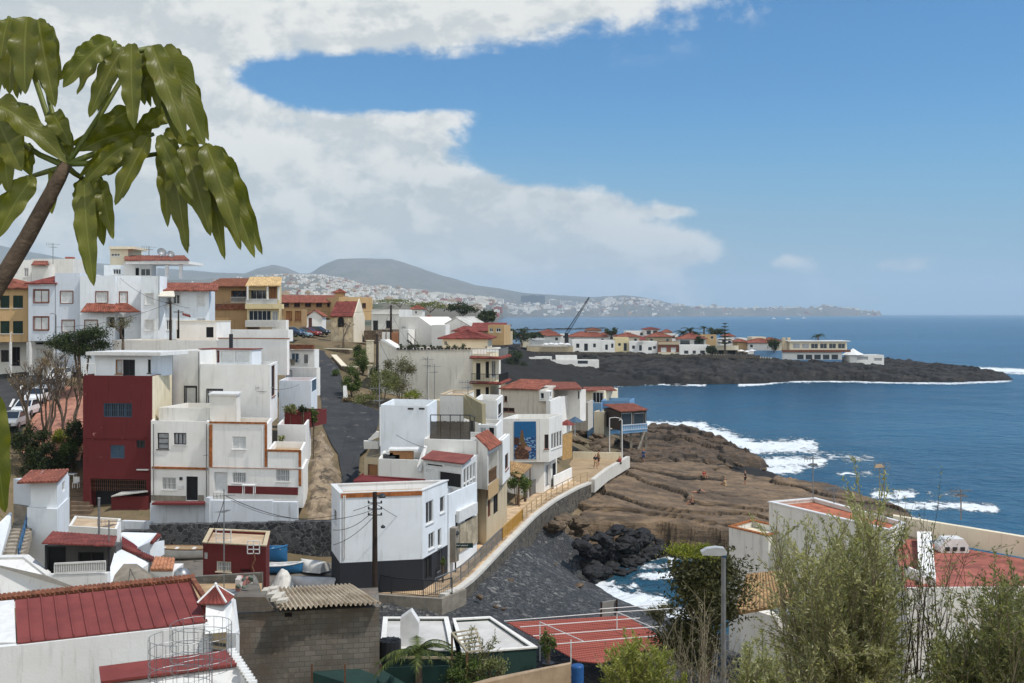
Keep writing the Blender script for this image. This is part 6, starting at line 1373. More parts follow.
h = thing('lean_to_roof','smaller red painted lean-to roof with white ruffled tile edge below the near house','roof',pt(170,668,44))
m = MB();m.prism([pt(99,669,44.2),pt(229,652,45.6),pt(238,666,44.2),pt(101,684,43)],(0,0,.1));m.build('red_panel',SHEET,h)
m = MB()
for i in range(12):
 p = pt(231,652,45.4).lerp(pt(252,684,42.6),i / 11);m.tube([p + Vector((-.12,0,.02)),p + Vector((.18,.02,.02))],[.11,.14],7)
m.build('white_edge_tile',FRAME_W,h);m = MB();m.prism([pt(101,685,43.2),pt(238,667,44.3),pt(250,690,42.6),pt(250,740,42.6),pt(101,740,43.2)],(0,.6,0));m.build('wall',OLDWHITE,h)
def wire_cage(px,yt,yb,Y,rpx,lb):
 x,r = xof(px,Y),rpx * Y / F;zt,zb = zof(yt,Y),zof(yb,Y);t = thing('wire_cage',lb,'wire cage',(x,Y,zb),'wire cages');n = 18;m = MB()
 k = max(3,int((zt - zb) / .38))
 for j in range(k + 1):
  z = zb + (zt - zb) * j / k;m.tube([(x + r * math.cos(2 * math.pi * i / n),Y + r * math.sin(2 * math.pi * i / n),z) for i in range(n + 1)],.011,4,False)
 m.build('wire_ring',METAL_G,t);m = MB()
 for i in range(n): a = 2 * math.pi * i / n;m.tube([(x + r * math.cos(a),Y + r * math.sin(a),zb),(x + r * math.cos(a),Y + r * math.sin(a),zt)],.009,4)
 m.build('wire_upright',METAL_G,t)
wire_cage(180.5,637,760,38,31,'larger wire mesh cylinder in front of the near white wall')
wire_cage(201,624,668,41,30,'smaller wire mesh cylinder behind the larger one in front of the near wall')
# ================================================================ concrete block hut with corrugated roof
BLOCK = bpy.data.materials.new('concrete_blocks');BLOCK.use_nodes = True;t = NT(BLOCK.node_tree)
v = t.node('ShaderNodeTexCoord').outputs['Object'];x_,y_,z_ = t.sep(v);br = t.node('ShaderNodeTexBrick');t.put(br.inputs['Vector'],t.comb(x_,z_,y_));br.inputs['Scale'].default_value = 1.0
br.inputs['Brick Width'].default_value = .5;br.inputs['Row Height'].default_value = .25;br.inputs['Mortar Size'].default_value = .014;br.inputs['Color1'].default_value = (*lin(124,119,110),1);br.inputs['Color2'].default_value = (*lin(100,97,91),1);br.inputs['Mortar'].default_value = (*lin(86,82,76),1)
c = t.mix(t.mapr(t.noise(v,.55,7,.65),.4,.68),br.outputs[0],lin(92,84,74));c = t.mix(t.math('MULTIPLY',t.mapr(t.noise(v,.35,4,.5),.56,.66),.55),c,lin(112,94,80));c = t.mix(t.math('MULTIPLY',t.mapr(t.noise(v,1.7,6,.7),.55,.75),.5),c,lin(150,142,130))
bs = t.node('ShaderNodeBsdfPrincipled');t.put(bs.inputs['Base Color'],c);bs.inputs['Roughness'].default_value = .95;t.put(bs.inputs['Normal'],t.bump(t.math('ADD',t.math('MULTIPLY',br.outputs['Fac'],-.6),t.noise(v,9,5,.6)),.6,.03));o = t.node('ShaderNodeOutputMaterial');t.l.new(bs.outputs[0],o.inputs[0])
h = house('block_hut','bare concrete block hut under a rusty pale corrugated roof',305,54,z=5,cat='hut')
b = Block(h,(234,53.3),(379.5,54.6),None,top=607,z0=4.5,ref='B',wall=BLOCK,par=0,C=(378,58.5));b.win('f',284.5,610.5,292,617,'void',frame=WOOD_DARK,mull=(0,0),sill=False);b.done()
m = MB();m.prism([pt(234,597,53.2),pt(265,597,53.4),pt(275,611,53.5),pt(234,612,53.2)],(0,.22,0));m.build('gable_wall',BLOCK,h)
m = MB();e0,e1,r1,r0 = pt(277,611,53),pt(381.5,605,54.2),pt(352,586.5,58.5),pt(267,590.5,58)
N = 150;bb = len(m.v);up = Vector((0,0,1))
for i in range(N + 1):
 t_ = i / N;hh = up * (.075 * math.sin(t_ * 2 * math.pi * 21) + .12);p,q = e0.lerp(e1,t_),r0.lerp(r1,t_);jag = Vector((0,-.08 * math.sin(t_ * 9),0));m.v += [p + hh + jag,q + hh,p + hh - up * .02 + jag,q + hh - up * .02]
for i in range(N):
 q = bb + i * 4
 for f in ((q,q + 4,q + 5,q + 1),(q + 2,q + 6,q + 7,q + 3),(q,q + 2,q + 6,q + 4)): m.f.append(f);m.mi.append(0)
m.build('corrugated_roof',pbr('weathered_fibre_cement',lin(200,188,168),lin(150,134,112),scale=.9,bump=.3,streak=.2,spots=(2.0,.62,lin(110,96,80))),h)
m = MB()
for i in range(7): p = pt(268,594,55).lerp(pt(279,605,53.2),i / 6);q = rnd.uniform(-.2,.2);m.obox(p + Vector((q - .25,0,.05)),(rnd.uniform(.3,.5),rnd.uniform(-.12,.12),.05),(.05,.35,rnd.uniform(-.05,.1)),(0,0,rnd.uniform(.1,.22)))
m.build('loose_block',pbr('pale_rubble',lin(196,190,178),bump=.4),h)
h = thing('yard_wall','low block wall and rough terrace left of the concrete hut','wall',pt(205,590,58))
m = MB();m.prism([pt(190,577,64),pt(262,573,64),pt(262,600,64),pt(190,600,64)],(0,.3,0));m.prism([pt(236,596,56),pt(253,575,62),pt(256,578,62),pt(262,597,56)],(0,.2,0));m.build('block_wall',BLOCK,h)
m = MB();m.prism([pt(196,600,56),pt(262,598,56),pt(262,583,63),pt(190,584,63)],(0,0,-.25));m.build('sandy_floor',pbr('sandy_floor',lin(190,160,120),lin(150,124,92),scale=1,bump=.3),h)
m = MB();m.prism([pt(222,596.5,56.5),pt(241,596,56.8),pt(238,590.5,58.5),pt(222,590.5,58.5)],(0,0,.08));solo(m,'metal_sheet',METAL_G,'grey blue metal sheet lying on the sandy terrace left of the block hut','sheet')
m = MB()
for i in range(34): p = pt(rnd.uniform(234,249),590,rnd.uniform(57,60));r = rnd.uniform(.1,.25);m.cur = rnd.randrange(3);p.z += rnd.uniform(-.1,.5);m.obox(p,(r,rnd.uniform(-.1,.1),rnd.uniform(-.1,.1)),(rnd.uniform(-.1,.1),r,.05),(0,rnd.uniform(-.1,.1),r))
solo(m,'rubbish_heap',[pbr('pale_rags',lin(190,182,176)),pbr('pink_rags',lin(160,110,104)),pbr('green_rags',lin(96,104,92))],'small heap of pale rags and rubbish against the low block wall','heap')['kind'] = 'stuff'
# ================================================================ dark red hut with aerials
h = house('red_hut','dark red flat roofed hut with tan roof and aerial frames beside the boat yard',235,71,z=5.5,cat='hut')
b = Block(h,(203,70.5),(266,69.5),None,top=543,z0=5.2,wall=W_RED2,par=.15,roof=ROOF_TAN,C=(269.5,74),cap=W_TAN)
b.win('f',240,568.5,251,573,'void',frame=W_RED2,mull=(0,0),sill=False);b.win('f',204,552,207.5,559,'shutw',mull=(0,0),sill=False);b.win('f',216.5,561,231,572,'curtain',frame=W_CREAM,mull=(0,0),grille=METAL_W);b.done()
for f_ in ((216,530,231,542),(247.5,541,259.5,553.5)):
 m = MB()
 for k in range(4): y = f_[1] + (f_[3] - f_[1]) * k / 3;m.bar(pt(f_[0],y,69.3),pt(f_[2],y,69.3),.05)
 for k in range(3): x = f_[0] + (f_[2] - f_[0]) * k / 2;m.bar(pt(x,f_[1],69.3),pt(x,f_[3],69.3),.05)
 m.build('aerial_frame',METAL_W,h)
m = MB();q = [pt(p_[0],p_[1],69.2) for p_ in ((254,553),(255,560),(252,566),(254,572))];m.tube(q,.05,6);m.build('cable',METAL_RU,h)
# ================================================================ white tower hut and steps at the left
h = house('white_hut','tall narrow white hut with red lean-to roof and outside steps at the left',45,76,z=5.8,cat='hut')
b = Block(h,(30.5,75),(57,74.5),None,top=481,bot=508,ref='B',wall=W_COOL,par=0,C=(68,79));b.win('r',62.5,482.5,65,490,'void',mull=(0,0),sill=False);b.done()
c = Block(h,(27,74.8),(57,74.2),None,z1=b.z0 - .01,z0=5,wall=W_COOL,par=0,C=(69.5,79));c.done('lower_wall')
c = Block(h,(13.5,77),(30.3,76),3,top=481,bot=506,ref='B',wall=W_BLUE,par=0);c.done('side_wall');c = Block(h,(13.5,76.8),(27,76),3,top=506.2,bot=530,ref='B',wall=CONC,par=0);c.done('passage_wall')
m = MB();z = b.z1;tile_slope(m,pt(17,484,74.2),pt(57.5,482.7,73.6),pt(69,470.5,79.4),pt(30,472,80));tile_slope(m,pt(57.5,482.5,73.6),pt(58,482.5,73.6),pt(68.5,472,79.4),pt(68,472,79.4));m.build('lean_to_roof',TILE,h)
m = MB();n = 11
for i in range(n):
 p = pt(2,556,70).lerp(pt(14,519,76),i / (n - 1));w = 1.15;m.box(p.x,p.y,p.z - .6,p.x + w,p.y + .75,p.z)
m.build('step',pbr('stone_steps',lin(170,160,146),lin(130,122,112)),h)
m = MB();a,b_ = pt(18.5,549,70),pt(28,511,76);m.bar(a,b_,.09);m.bar(a - Vector((0,0,.5)),b_ - Vector((0,0,.5)),.06)
for i in range(6): p = a.lerp(b_,i / 5);m.bar(p,p - Vector((0,0,1.1)),.06)
m.build('blue_handrail',METAL_BL,h)
h = thing('stair_wall','sloping white plastered wall left of the outside steps at the picture edge','wall',pt(0,560,70));m = MB();m.prism([pt(-20,535,71),pt(-2,527,72),pt(12,513,75),pt(12,545,75),pt(0,560,70),pt(-20,565,70)],(-.3,.4,0));m.build('wall',W_COOL,h)
h = thing('garden_wall','broad grey white garden wall with a sloping top in the lower left','wall',pt(20,580,62));m = MB();m.prism([pt(-30,558.5,62),pt(23.5,557.5,62),pt(46,575.5,61),pt(107,573.5,61),pt(108,600,61),pt(-30,612,61)],(0,.5,0));m.build('wall',OLDWHITE,h)
m = MB();m.prism([pt(-30,557.8,61.9),pt(23.7,557,61.9),pt(46.2,575,60.9),pt(46,576.5,60.9),pt(23,558.8,61.9),pt(-30,559.8,61.9)],(0,.65,0));m.build('coping',FRAME_W,h)
# red awning hut
h = house('awning_hut','small terrace hut under a red tiled awning with white balustrade',80,63,z=6,cat='hut')
m = MB();tile_slope(m,pt(41.5,544,61.5),pt(114,547,61),pt(117,537,65),pt(52,532.3,65.5),colw=.22,amp=.04,th=.05);m.build('awning_roof',TILE_RED,h)
b = Block(h,(46,64.8),(116,64.8),1,top=545.5,z0=6,wall=W_DARKGREY,par=0);b.win('f',78,552,104,565,'void',frame=FRAME_DK,mull=(1,0),sill=False);b.win('f',47,546,66,575,'void',frame=FRAME_DK,mull=(0,0),name='door');b.done('rear_wall')
m = MB()
for px in (46,109): p = pt(px,545,61.6);m.bar((p.x,p.y,7),(p.x,p.y,p.z),.1)
m.build('post',METAL_DK,h)
m = MB();a,b_ = pt(54.5,573.5,61),pt(105.5,571,61)
for i in range(30): p = a.lerp(b_,i / 29);m.bar(p,p + Vector((0,0,.5)),.05)
m.bar(a + Vector((0,0,.52)),b_ + Vector((0,0,.52)),.09);m.bar(a,b_,.08);m.build('balustrade',METAL_W,h)
h = house('white_store','white store with tan flat roof between the red awning and the oxblood building',95,69,z=6,cat='store')
b = Block(h,(68.5,69.5),(117,68.5),None,top=529,z0=5.6,wall=W_GREY,par=.12,roof=ROOF_TAN,C=(121,72),ref='B');b.done()
h = thing('ruined_yard','roofless white yard walls with red tiled copings beside the white store','ruin',pt(140,560,67))
m = MB();m.prism([pt(108,575,62.5),pt(115,551,65),pt(122,549,66),pt(150,562.5,64.5),pt(150,573,64.5),pt(130,578,63),pt(112,590,62)],(0,.3,0));m.prism([pt(121,533,72),pt(155,534,72),pt(160,538,71),pt(150,542,68),pt(150,556,68),pt(121,556,70)],(0,.3,0));m.prism([pt(150,544,67.5),pt(160,541,68.5),pt(160,555,68.5),pt(150,561,67.5)],(.2,.2,0));m.build('wall',W_COOL,h)
m = MB();tile_slope(m,pt(121,549,65.8),pt(153,562,64.2),pt(154,559,65),pt(124,546,66.6),colw=.2);tile_slope(m,pt(150,543.5,67.3),pt(152.5,544.5,67.1),pt(161,537,70),pt(157,534.5,70.5),colw=.2);m.build('coping_tile',TILE_RED,h)
m = MB();m.prism([pt(122,535,71.9),pt(152,535.5,71.9),pt(149,551,69),pt(122,549,69)],(0,.1,-.1));m.build('red_floor',W_RED2,h)
m = MB();tile_slope(m,pt(150,571,62.5),pt(173,571,62.2),pt(175,560,65),pt(155,558.5,65),colw=.2);m.build('tiled_roof',pbr('orange_tan_tiles',lin(196,140,104),lin(160,104,76),scale=3,tiles=3),h);m = MB();m.prism([pt(150,571.5,62.6),pt(173,571.5,62.3),pt(172,582,62.3),pt(150,576,62.6)],(0,2,0));m.build('store_wall',W_WHITE,h)
m = MB();m.prism([pt(114,577,62.6),pt(123,566,63.5),pt(136,566,63.5),pt(153,578,62),pt(150,586,61.6),pt(112,588,61.6)],(0,.12,.1));m.build('grey_floor',CONC,h)
m = MB();m.lathe(pt(182,582,60),[(.45,0),(.48,.25),(.40,.52),(.22,.70),(.05,.76)],14);solo(m,'water_tank',METAL_G,'round pale grey domed tank in front of the white upturned boat','tank',smooth=True)
# ================================================================ white flat roofs above the beach, green garden walls
GREENW = plaster('dark_green_wall',40,66,62,.4)
h = house('white_house','low beach house with white flat roof and grey parapet behind the palm',415,60,z=4)
b = Block(h,(381,57.5),(455,57.3),None,C=(447.5,63.5),D=(384,63.5),z1=7.0,z0=3.6,wall=GREENW,par=.1,roof=pbr('white_roof_sheet',lin(206,204,200),lin(176,172,166),scale=.6,bump=.1),cap=W_GREY);b.done()
m = MB();p = pt(409,646,58.5);m.prism([(p.x - .45,58.5,6.8),(p.x + .5,58.5,6.8),(p.x + .5,58.5,8.1),(p.x + .1,58.5,8.7),(p.x - .45,58.5,8.3)],(0,.7,0));m.build('chimney',FRAME_W,h)
b.band('f',381,655.5,455,659,W_TAN,.06,'wall_cap')
h = house('white_house','low beach house with grey white roof and dark green front behind the pergola',495,59,z=4)
b = Block(h,(463,56.8),(536.5,57.8),None,z1=7.0,z0=3.6,wall=GREENW,par=.1,roof=pbr('white_roof_sheet',lin(206,204,200)),C=(490,63.6),D=(453,63.2),cap=W_GREY);b.done()
m = MB();cp = pt(390,650,56.2);m.lathe(cp,[(.55,-.4),(.55,.5),(.1,.52)],14)
for a in range(5): q = a * math.pi / 5;m.bar(cp + Vector((math.cos(q) * .5,-.05 + math.sin(q) * .5,.54)),cp - Vector((math.cos(q) * .5,.05 + math.sin(q) * .5,-.54)),.04)
solo(m,'extractor',METAL_DK,'dark round roof extractor fan at the corner of the block hut','extractor fan')
h = thing('garden_wall','rough tan concrete garden wall along the bottom beside the blue barrel','wall',pt(520,683,52));m = MB();m.prism([pt(455,690,50),pt(490,680,50.8),pt(545,669,52),pt(571,664,52.5),pt(571,730,52.5),pt(455,740,50)],(0,.3,0));m.build('wall',pbr('tan_concrete',lin(176,154,128),lin(138,118,96),scale=.9,bump=.4,streak=.3),h)
h = thing('canvas_fence','dark green canvas fence behind the palm along the bottom edge','fence',pt(400,683,55));m = MB();m.prism([pt(311,672,53.0),pt(380,668,55),pt(466,665,55),pt(466,720,55),pt(311,720,53.0)],(0,.06,0));m.build('canvas',pbr('dark_green_canvas',lin(28,60,54),lin(20,44,42),scale=1,rough=.8,bump=.3,bscale=2),h)
for px in (312,345,381,420,452): m = MB();p = pt(px,664,54.9 if px > 350 else 53);m.bar(p,p - Vector((0,0,3)),.07);m.build('fence_post',METAL_RU,h)
h = thing('pergola','bare wooden pergola frame with dry vine beside the dark green beach house','pergola',pt(458,683,56));m = MB();P4 = [pt(452,633,57),pt(467,652,54.5),pt(480,650,54.6),pt(477,632,57.2)]
for a,b_ in ((452,633),(467,652)): p = pt(a,b_,57 if b_ < 640 else 54.5);m.bar(p,p - Vector((0,0,4)),.1)
m.build('post',WOOD_MID,h);m = MB()
for i in range(6): a,b_ = pt(452,633,57).lerp(pt(467,652,54.5),i / 5),pt(477,629,58).lerp(pt(483,650,55),i / 5);m.bar(a,b_,.07)
m.bar(pt(452,633,57),pt(467,652,54.5),.09);m.bar(pt(476,630,58),pt(482,650,55),.07);m.build('rafter',pbr('grey_timber',lin(176,166,140),lin(140,132,112),scale=4),h)
# red roofed court and its pole frame
h = thing('red_court','red meshed flat court roof under a frame of pale poles above the beach','court',pt(590,660,62))
m = MB();Z = 5.55;poly = [gz(507,623,Z),gz(625,616.5,Z),gz(677,647,Z),gz(640,650,Z),gz(602,664,Z),gz(578,662,Z)];n = 46
for i in range(n):
 a,b_ = poly[0].lerp(poly[5],i / n),poly[0].lerp(poly[5],(i + .86) / n);q = [poly[1].lerp(poly[2],i / n),poly[1].lerp(poly[2],(i + .86) / n)];m.prism([a,b_,q[1],q[0]],(0,0,.05 + .02 * (i % 2)))
m.prism([poly[5],poly[4],poly[3],poly[2]],(0,0,.06))
RED = bpy.data.materials.new('red_mesh_cover');RED.use_nodes = True;t = NT(RED.node_tree);v = t.node('ShaderNodeTexCoord').outputs['Object'];w1 = t.node('ShaderNodeTexWave');t.put(w1.inputs['Vector'],v);w1.inputs['Scale'].default_value = 2.2;w1.inputs['Distortion'].default_value = .4;w2 = t.node('ShaderNodeTexWave',bands_direction='Y');t.put(w2.inputs['Vector'],v);w2.inputs['Scale'].default_value = 1.2;w2.inputs['Distortion'].default_value = .6
c = t.mix(t.noise(v,.8,6,.6),lin(138,64,52),lin(166,90,72));c = t.mix(t.math('MULTIPLY',t.mapr(w1.outputs['Fac'],.55,.9),.45),c,lin(100,44,38));c = t.mix(t.math('MULTIPLY',t.mapr(w2.outputs['Fac'],.7,.95),.4),c,lin(164,84,72))
bs = t.node('ShaderNodeBsdfPrincipled');t.put(bs.inputs['Base Color'],c);bs.inputs['Roughness'].default_value = .85;o = t.node('ShaderNodeOutputMaterial');t.l.new(bs.outputs[0],o.inputs[0]);m.build('red_cover',RED,h)
m = MB();zz = 6.6;g = lambda px,py: gz(px,py,zz)
for a,b_ in (((504,621),(617,612)),((520,627),(640,618)),((533,636),(665,626)),((545,645),(690,633)),((540,622),(585,642)),((617,612),(663,632)),((600,609),(668,604)),((617,612),(680,608))): m.tube([g(*a),g(*b_)],.026,6)
m.build('pole_frame',METAL_W,h);m = MB()
for a in ((617,612),(663,632),(540,622),(571,640)): p = g(*a);m.bar(p,p - Vector((0,0,2.2)),.07)
m.build('upright',METAL_W,h)
m = MB();a = pt(601,617.5,70);b_ = pt(616.5,614.5,70.5);m.prism([a,b_,pt(616.5,600,70.5),pt(602,602.5,70)],(0,.15,0));m.cur = 1;m.bar(pt(601,618,69.9),pt(601.5,602,69.9),.1);m.bar(pt(616.8,615,70.4),pt(616.8,599.5,70.4),.1);solo(m,'notice_board',[pbr('grey_board',lin(140,138,134)),WOOD_DARK],'grey weathered board between two dark posts behind the red court','board')
m = MB();m.lathe(pt(577.5,686,54),[(.30,0),(.31,.05),(.29,.1),(.31,.45),(.29,.5),(.31,.9),(.28,1.0),(.02,1.01)],16);solo(m,'barrel',pbr('blue_plastic',lin(36,84,140),rough=.45),'tall blue plastic barrel at the bottom edge beside the garden wall','barrel',smooth=True)
# ================================================================ right white house by the sea
h = house('white_house','grey white seafront house with terracotta flat roof behind the willow bush',800,62,z=5)
B_ = (891,57.3)
b = Block(h,(769,66),B_,None,top=502.5,z0=4.2,wall=plaster('sun_aged_white',222,220,214,.5),par=.16,roof=FLOOR_TERRA,D=(815,67.4),C=(905,59.4),cap=FRAME_W)
b.win('f',826,556,836,572,'void',frame=FRAME_W,mull=(0,0));b.done()
c = Block(h,(729,67),(768.5,64.2),None,top=527,z0=4.2,wall=plaster('sun_aged_white',222,220,214,.5),par=.35,roof=W_CREAM,D=(752,69.2),C=(790,66.4),cap=TRIM_ORANGE);c.win('f',731.2,545,735,549.8,'void',frame=CONC,mull=(0,0),sill=False);c.done('wing_wall')
m = MB();tile_slope(m,pt(734,616,55.5),pt(800,604,53),pt(783,572.5,60),pt(747,576,63),colw=.24);m.build('lean_to_roof',TILE_TAN,h)
e = Block(h,(741,63.5),(778,61),2,top=606,z0=4.2,wall=W_GREY,par=0);e.win('f',774,616,786,625,'void',frame=FRAME_DK,mull=(0,0)) if 0 else None;e.done('lower_wall')
h = house('white_house','white seafront building with a terracotta roof terrace and pale parapet at the right edge',980,52,z=5)
zf = 12.0;fl = [gz(906,590,zf),gz(1110,588,zf),gz(1110,574,zf),gz(892,536,zf)]
m = MB();m.prism([v - Vector((0,0,.2)) for v in fl],(0,0,.2));m.build('roof_terrace',pbr('salmon_terrace_tiles',lin(162,96,82),lin(126,74,64),scale=.8,tiles=2.0,bump=.2),h)
m = MB();m.prism([v - Vector((0,0,8)) for v in fl],(0,0,7.79));m.build('wall',W_GREY,h)
m = MB();a,b_ = fl[0],fl[1];m.prism([a + Vector((0,-.12,-8)),b_ + Vector((0,-.12,-8)),b_ + Vector((0,-.12,.12)),a + Vector((0,-.12,.12))],(0,.11,0));m.build('front_wall',W_GREY,h)
m = MB();a,b_ = gz(893,533,zf),gz(1110,574,zf);m.prism([a,b_,b_ + Vector((0,0,1.05)),a + Vector((0,0,.95))],(.15,.4,0));m.build('parapet',W_CREAM,h)
m = MB();a,b_ = gz(919,584,zf),gz(917,541,zf);m.prism([a - Vector((0,0,8)),b_ - Vector((0,0,8)),b_ + Vector((0,0,.5)),a + Vector((0,0,.3))],(.75,0,0));m.build('side_wall',W_WHITE,h)
m = MB();a,b_ = gz(905,590,zf - .6),gz(936,586,zf);m.prism([a - Vector((0,0,7)),b_ - Vector((0,0,7.6)),b_ + Vector((0,0,.3)),a + Vector((0,0,1.1))],(.05,.3,0));m.build('corner_wall',W_WHITE,h)
m = MB();p = gz(954,553,zf + .02);vy = p.y;m.prism([(p.x - .65,vy,p.z),(p.x + .75,vy,p.z),(p.x + .75,vy,p.z + .35),(p.x + .5,vy,p.z + .7),(p.x - .4,vy,p.z + .7),(p.x - .65,vy,p.z + .35)],(0,.9,0));m.cur = 1
for k in range(3): m.box(p.x - .45 + k * .38,vy - .04,p.z + .1,p.x - .22 + k * .38,vy - .01,p.z + .3)
solo(m,'roof_vent',[FRAME_W,FRAME_DK],'white louvred vent box standing on the terracotta roof terrace','vent')
# ================================================================ boulders
def boulder_mesh(seed,n=3):
 bm = bmesh.new();bmesh.ops.create_icosphere(bm,subdivisions=n,radius=1)
 for v in bm.verts:
  d = v.co.normalized();k = 1 + .32 * mnoise.noise(d * 1.3 + Vector((seed * 7.1,0,0))) + .2 * mnoise.noise(d * 2.9 + Vector((0,seed * 3.3,0))) + .1 * mnoise.noise(d * 7 + Vector((0,0,seed)))
  v.co = d * k;v.co.z *= .68;v.co.x *= 1.2
 me = bpy.data.meshes.new('boulder');bm.to_mesh(me);bm.free();return me
import bmesh
BLK = pbr('black_wet_boulder',lin(46,45,46),lin(24,24,25),scale=1.4,rough=.75,bump=.7,bscale=4,bdist=.08)
BRB = pbr('brown_boulder',lin(112,96,78),lin(78,66,54),scale=1.2,rough=.9,bump=.7,bscale=4,bdist=.08)
for mt,tg in ((BLK,'k'),(BRB,'b')):
 globals()['BM_' + tg] = [boulder_mesh(i + (9 if tg == 'b' else 0)) for i in range(5)]
 for me in globals()['BM_' + tg]: me.materials.append(mt)
def boulder(px,py,z,r,kind,lb,grp):
 p = gz(px,py,z);g_ = gh(p.x,p.y);p = gz(px,py,g_) if g_ > z else p;o = bpy.data.objects.new('boulder',rnd.choice(globals()['BM_' + kind]));col.objects.link(o)
 o.location = p + Vector((0,0,r * .25));o.scale = (r * rnd.uniform(.8,1.25),r * rnd.uniform(.8,1.2),r * rnd.uniform(.7,1.15));o.rotation_euler = (rnd.uniform(-.3,.3),rnd.uniform(-.3,.3),rnd.uniform(0,6.3));tag(o,lb,'boulder',grp)
def scatter(poly,n,z,r0,r1,kind,lb,grp):
 k = 0;xs_ = [p[0] for p in poly];ys_ = [p[1] for p in poly]
 while k < n:
  x,y = rnd.uniform(min(xs_),max(xs_)),rnd.uniform(min(ys_),max(ys_))
  if float(poly_sd(np.array([x]),np.array([y]),poly)[0]) > 0: boulder(x,y,z,r0 + (r1 - r0) * rnd.random() ** 2.2,kind,lb,grp);k += 1
scatter([(578,540),(620,530),(662,536),(674,545),(662,556),(645,562),(632,573),(622,577),(600,578),(586,573),(582,556)],175,.1,.28,.8,'k','black boulder heaped at the water edge below the rock shelf','black boulders at the water edge')
scatter([(645,540),(700,540),(728,548),(728,560),(690,553),(655,553)],22,.4,.3,.9,'k','black boulder in the surf under the shelf cliff','boulders in the surf')
scatter([(548,528),(575,512),(592,535),(580,548),(560,545)],36,2.3,.25,.8,'b','brown boulder fallen between sea wall and rock shelf','brown boulders by the sea wall')
scatter([(574,416),(600,420),(606,436),(612,452),(590,454),(574,452)],34,5.2,.4,1.5,'b','brown boulder on the bank between terrace and restaurant','boulders below the restaurant')
scatter([(470,596),(505,560),(560,560),(600,600),(560,612),(480,612)],20,3.1,.12,.3,'b','stray stone lying on the dark pebble beach','stones on the beach')
scatter([(640,462),(720,462),(765,470),(740,482),(660,470)],16,1.6,.3,1.0,'b','loose brown block between the two rock shelves','blocks between the shelves')
# ================================================================ boats
def rowing_boat(name,lb,px,py,Y,L,W,Hh,rz,hull,inside,upside=False,grp='boats in the yard',stripe=None):
 t = thing(name,lb,'boat',(0,0,0),grp);nx,ns = 14,8;m = MB()
 def sec(i,k,s=1.0):
  u = i / nx;w = W / 2 * (1 - max(0,(u - .35) / .65) ** 2.2) * (.86 + .14 * min(1,u / .3));sheer = Hh * (1 + .28 * u ** 2.5);a = math.pi * k / ns
  y = -math.cos(a) * w * s;z = sheer * (1 - math.sin(a) ** .75) if 0 else sheer * (1 - math.sin(a) ** .8 * s)
  return Vector(((u - .5) * L * (1 - .02 * (1 - s)),y,z))
 for s in (1.0,.9):
  b_ = len(m.v);m.cur = 0 if s == 1 else 1
  for i in range(nx + 1):
   for k in range(ns + 1): m.v.append(sec(i,k,s))
  for i in range(nx):
   for k in range(ns): q = b_ + i * (ns + 1) + k;m.f.append((q,q + 1,q + ns + 2,q + ns + 1));m.mi.append(m.cur)
 m.cur = 0;m.poly([sec(0,k) for k in range(ns + 1)]);m.build('hull',[hull,inside],t,True)
 m = MB()
 for side in (0,ns): m.tube([sec(i,side,.97) for i in range(nx + 1)],.05,6)
 m.build('gunwale',stripe or FRAME_W,t)
 if not upside:
  for u in (3,7,10): m = MB();a,b_ = sec(u,0,.9),sec(u,ns,.9);m.obox(a + Vector((-.12,0,-.14)),(.24,0,0),b_ - a,(0,0,.04));m.build('thwart',WOOD_MID if 0 else FRAME_W,t)
 p = pt(px,py,Y);t.location = p;t.rotation_euler = (0 if not upside else math.pi,rad(0),rz)
 if upside: t.location = p + Vector((0,0,Hh * 1.15))
 return t
BLUEHULL = pbr('faded_blue_hull',lin(60,130,180),lin(48,104,150),scale=2,rough=.5);WH = pbr('white_gelcoat',lin(224,222,216),lin(192,190,184),scale=1.5,rough=.45,bump=.05)
rowing_boat('rowing_boat','white wooden rowing boat with tan inside beside the ruined yard',176,559,82.5,4.3,1.6,.8,rad(184),WH,ROOF_TAN,stripe=WOOD_MID)
rowing_boat('rowing_boat','blue and white rowing boat lying lengthwise in the yard',285,573,80,2.5,1.1,.6,rad(5),BLUEHULL,FRAME_W)
rowing_boat('rowing_boat','bright blue boat hull tilted beside the dark red hut',277,562,81.5,1.7,1.0,1.0,rad(-20),BLUEHULL,BLUEHULL,stripe=BLUEHULL)
rowing_boat('rowing_boat','white upturned dinghy against the black stone wall',313,571.5,80,2.2,1.2,.7,rad(150),WH,WH,True)
rowing_boat('rowing_boat','long white upturned boat nearest the corrugated roof',314,589,76,3.2,1.4,.7,rad(170),WH,WH,True)
m = MB();c0 = pt(283,582,76);b_ = len(m.v);n = 13
for i in range(n):
 for j in range(n):
  x,y = (i / (n - 1) - .5),(j / (n - 1) - .5);r = math.hypot(x,y) * 2;z = max(0,(1 - r ** 1.6)) * 1.15 + .16 * mnoise.noise(Vector((x * 7,y * 7,2))) ;m.v.append(c0 + Vector((x * 1.5,y * 1.5,max(-.25,z - .25))))
for i in range(n - 1):
 for j in range(n - 1): q = b_ + i * n + j;m.f.append((q,q + n,q + n + 1,q + 1));m.mi.append(0)
solo(m,'tarpaulin',pbr('white_tarpaulin',lin(220,218,212),scale=2,rough=.6,bump=.5,bscale=3,bdist=.1),'crumpled white tarpaulin over a heap beside the red hut','tarpaulin')
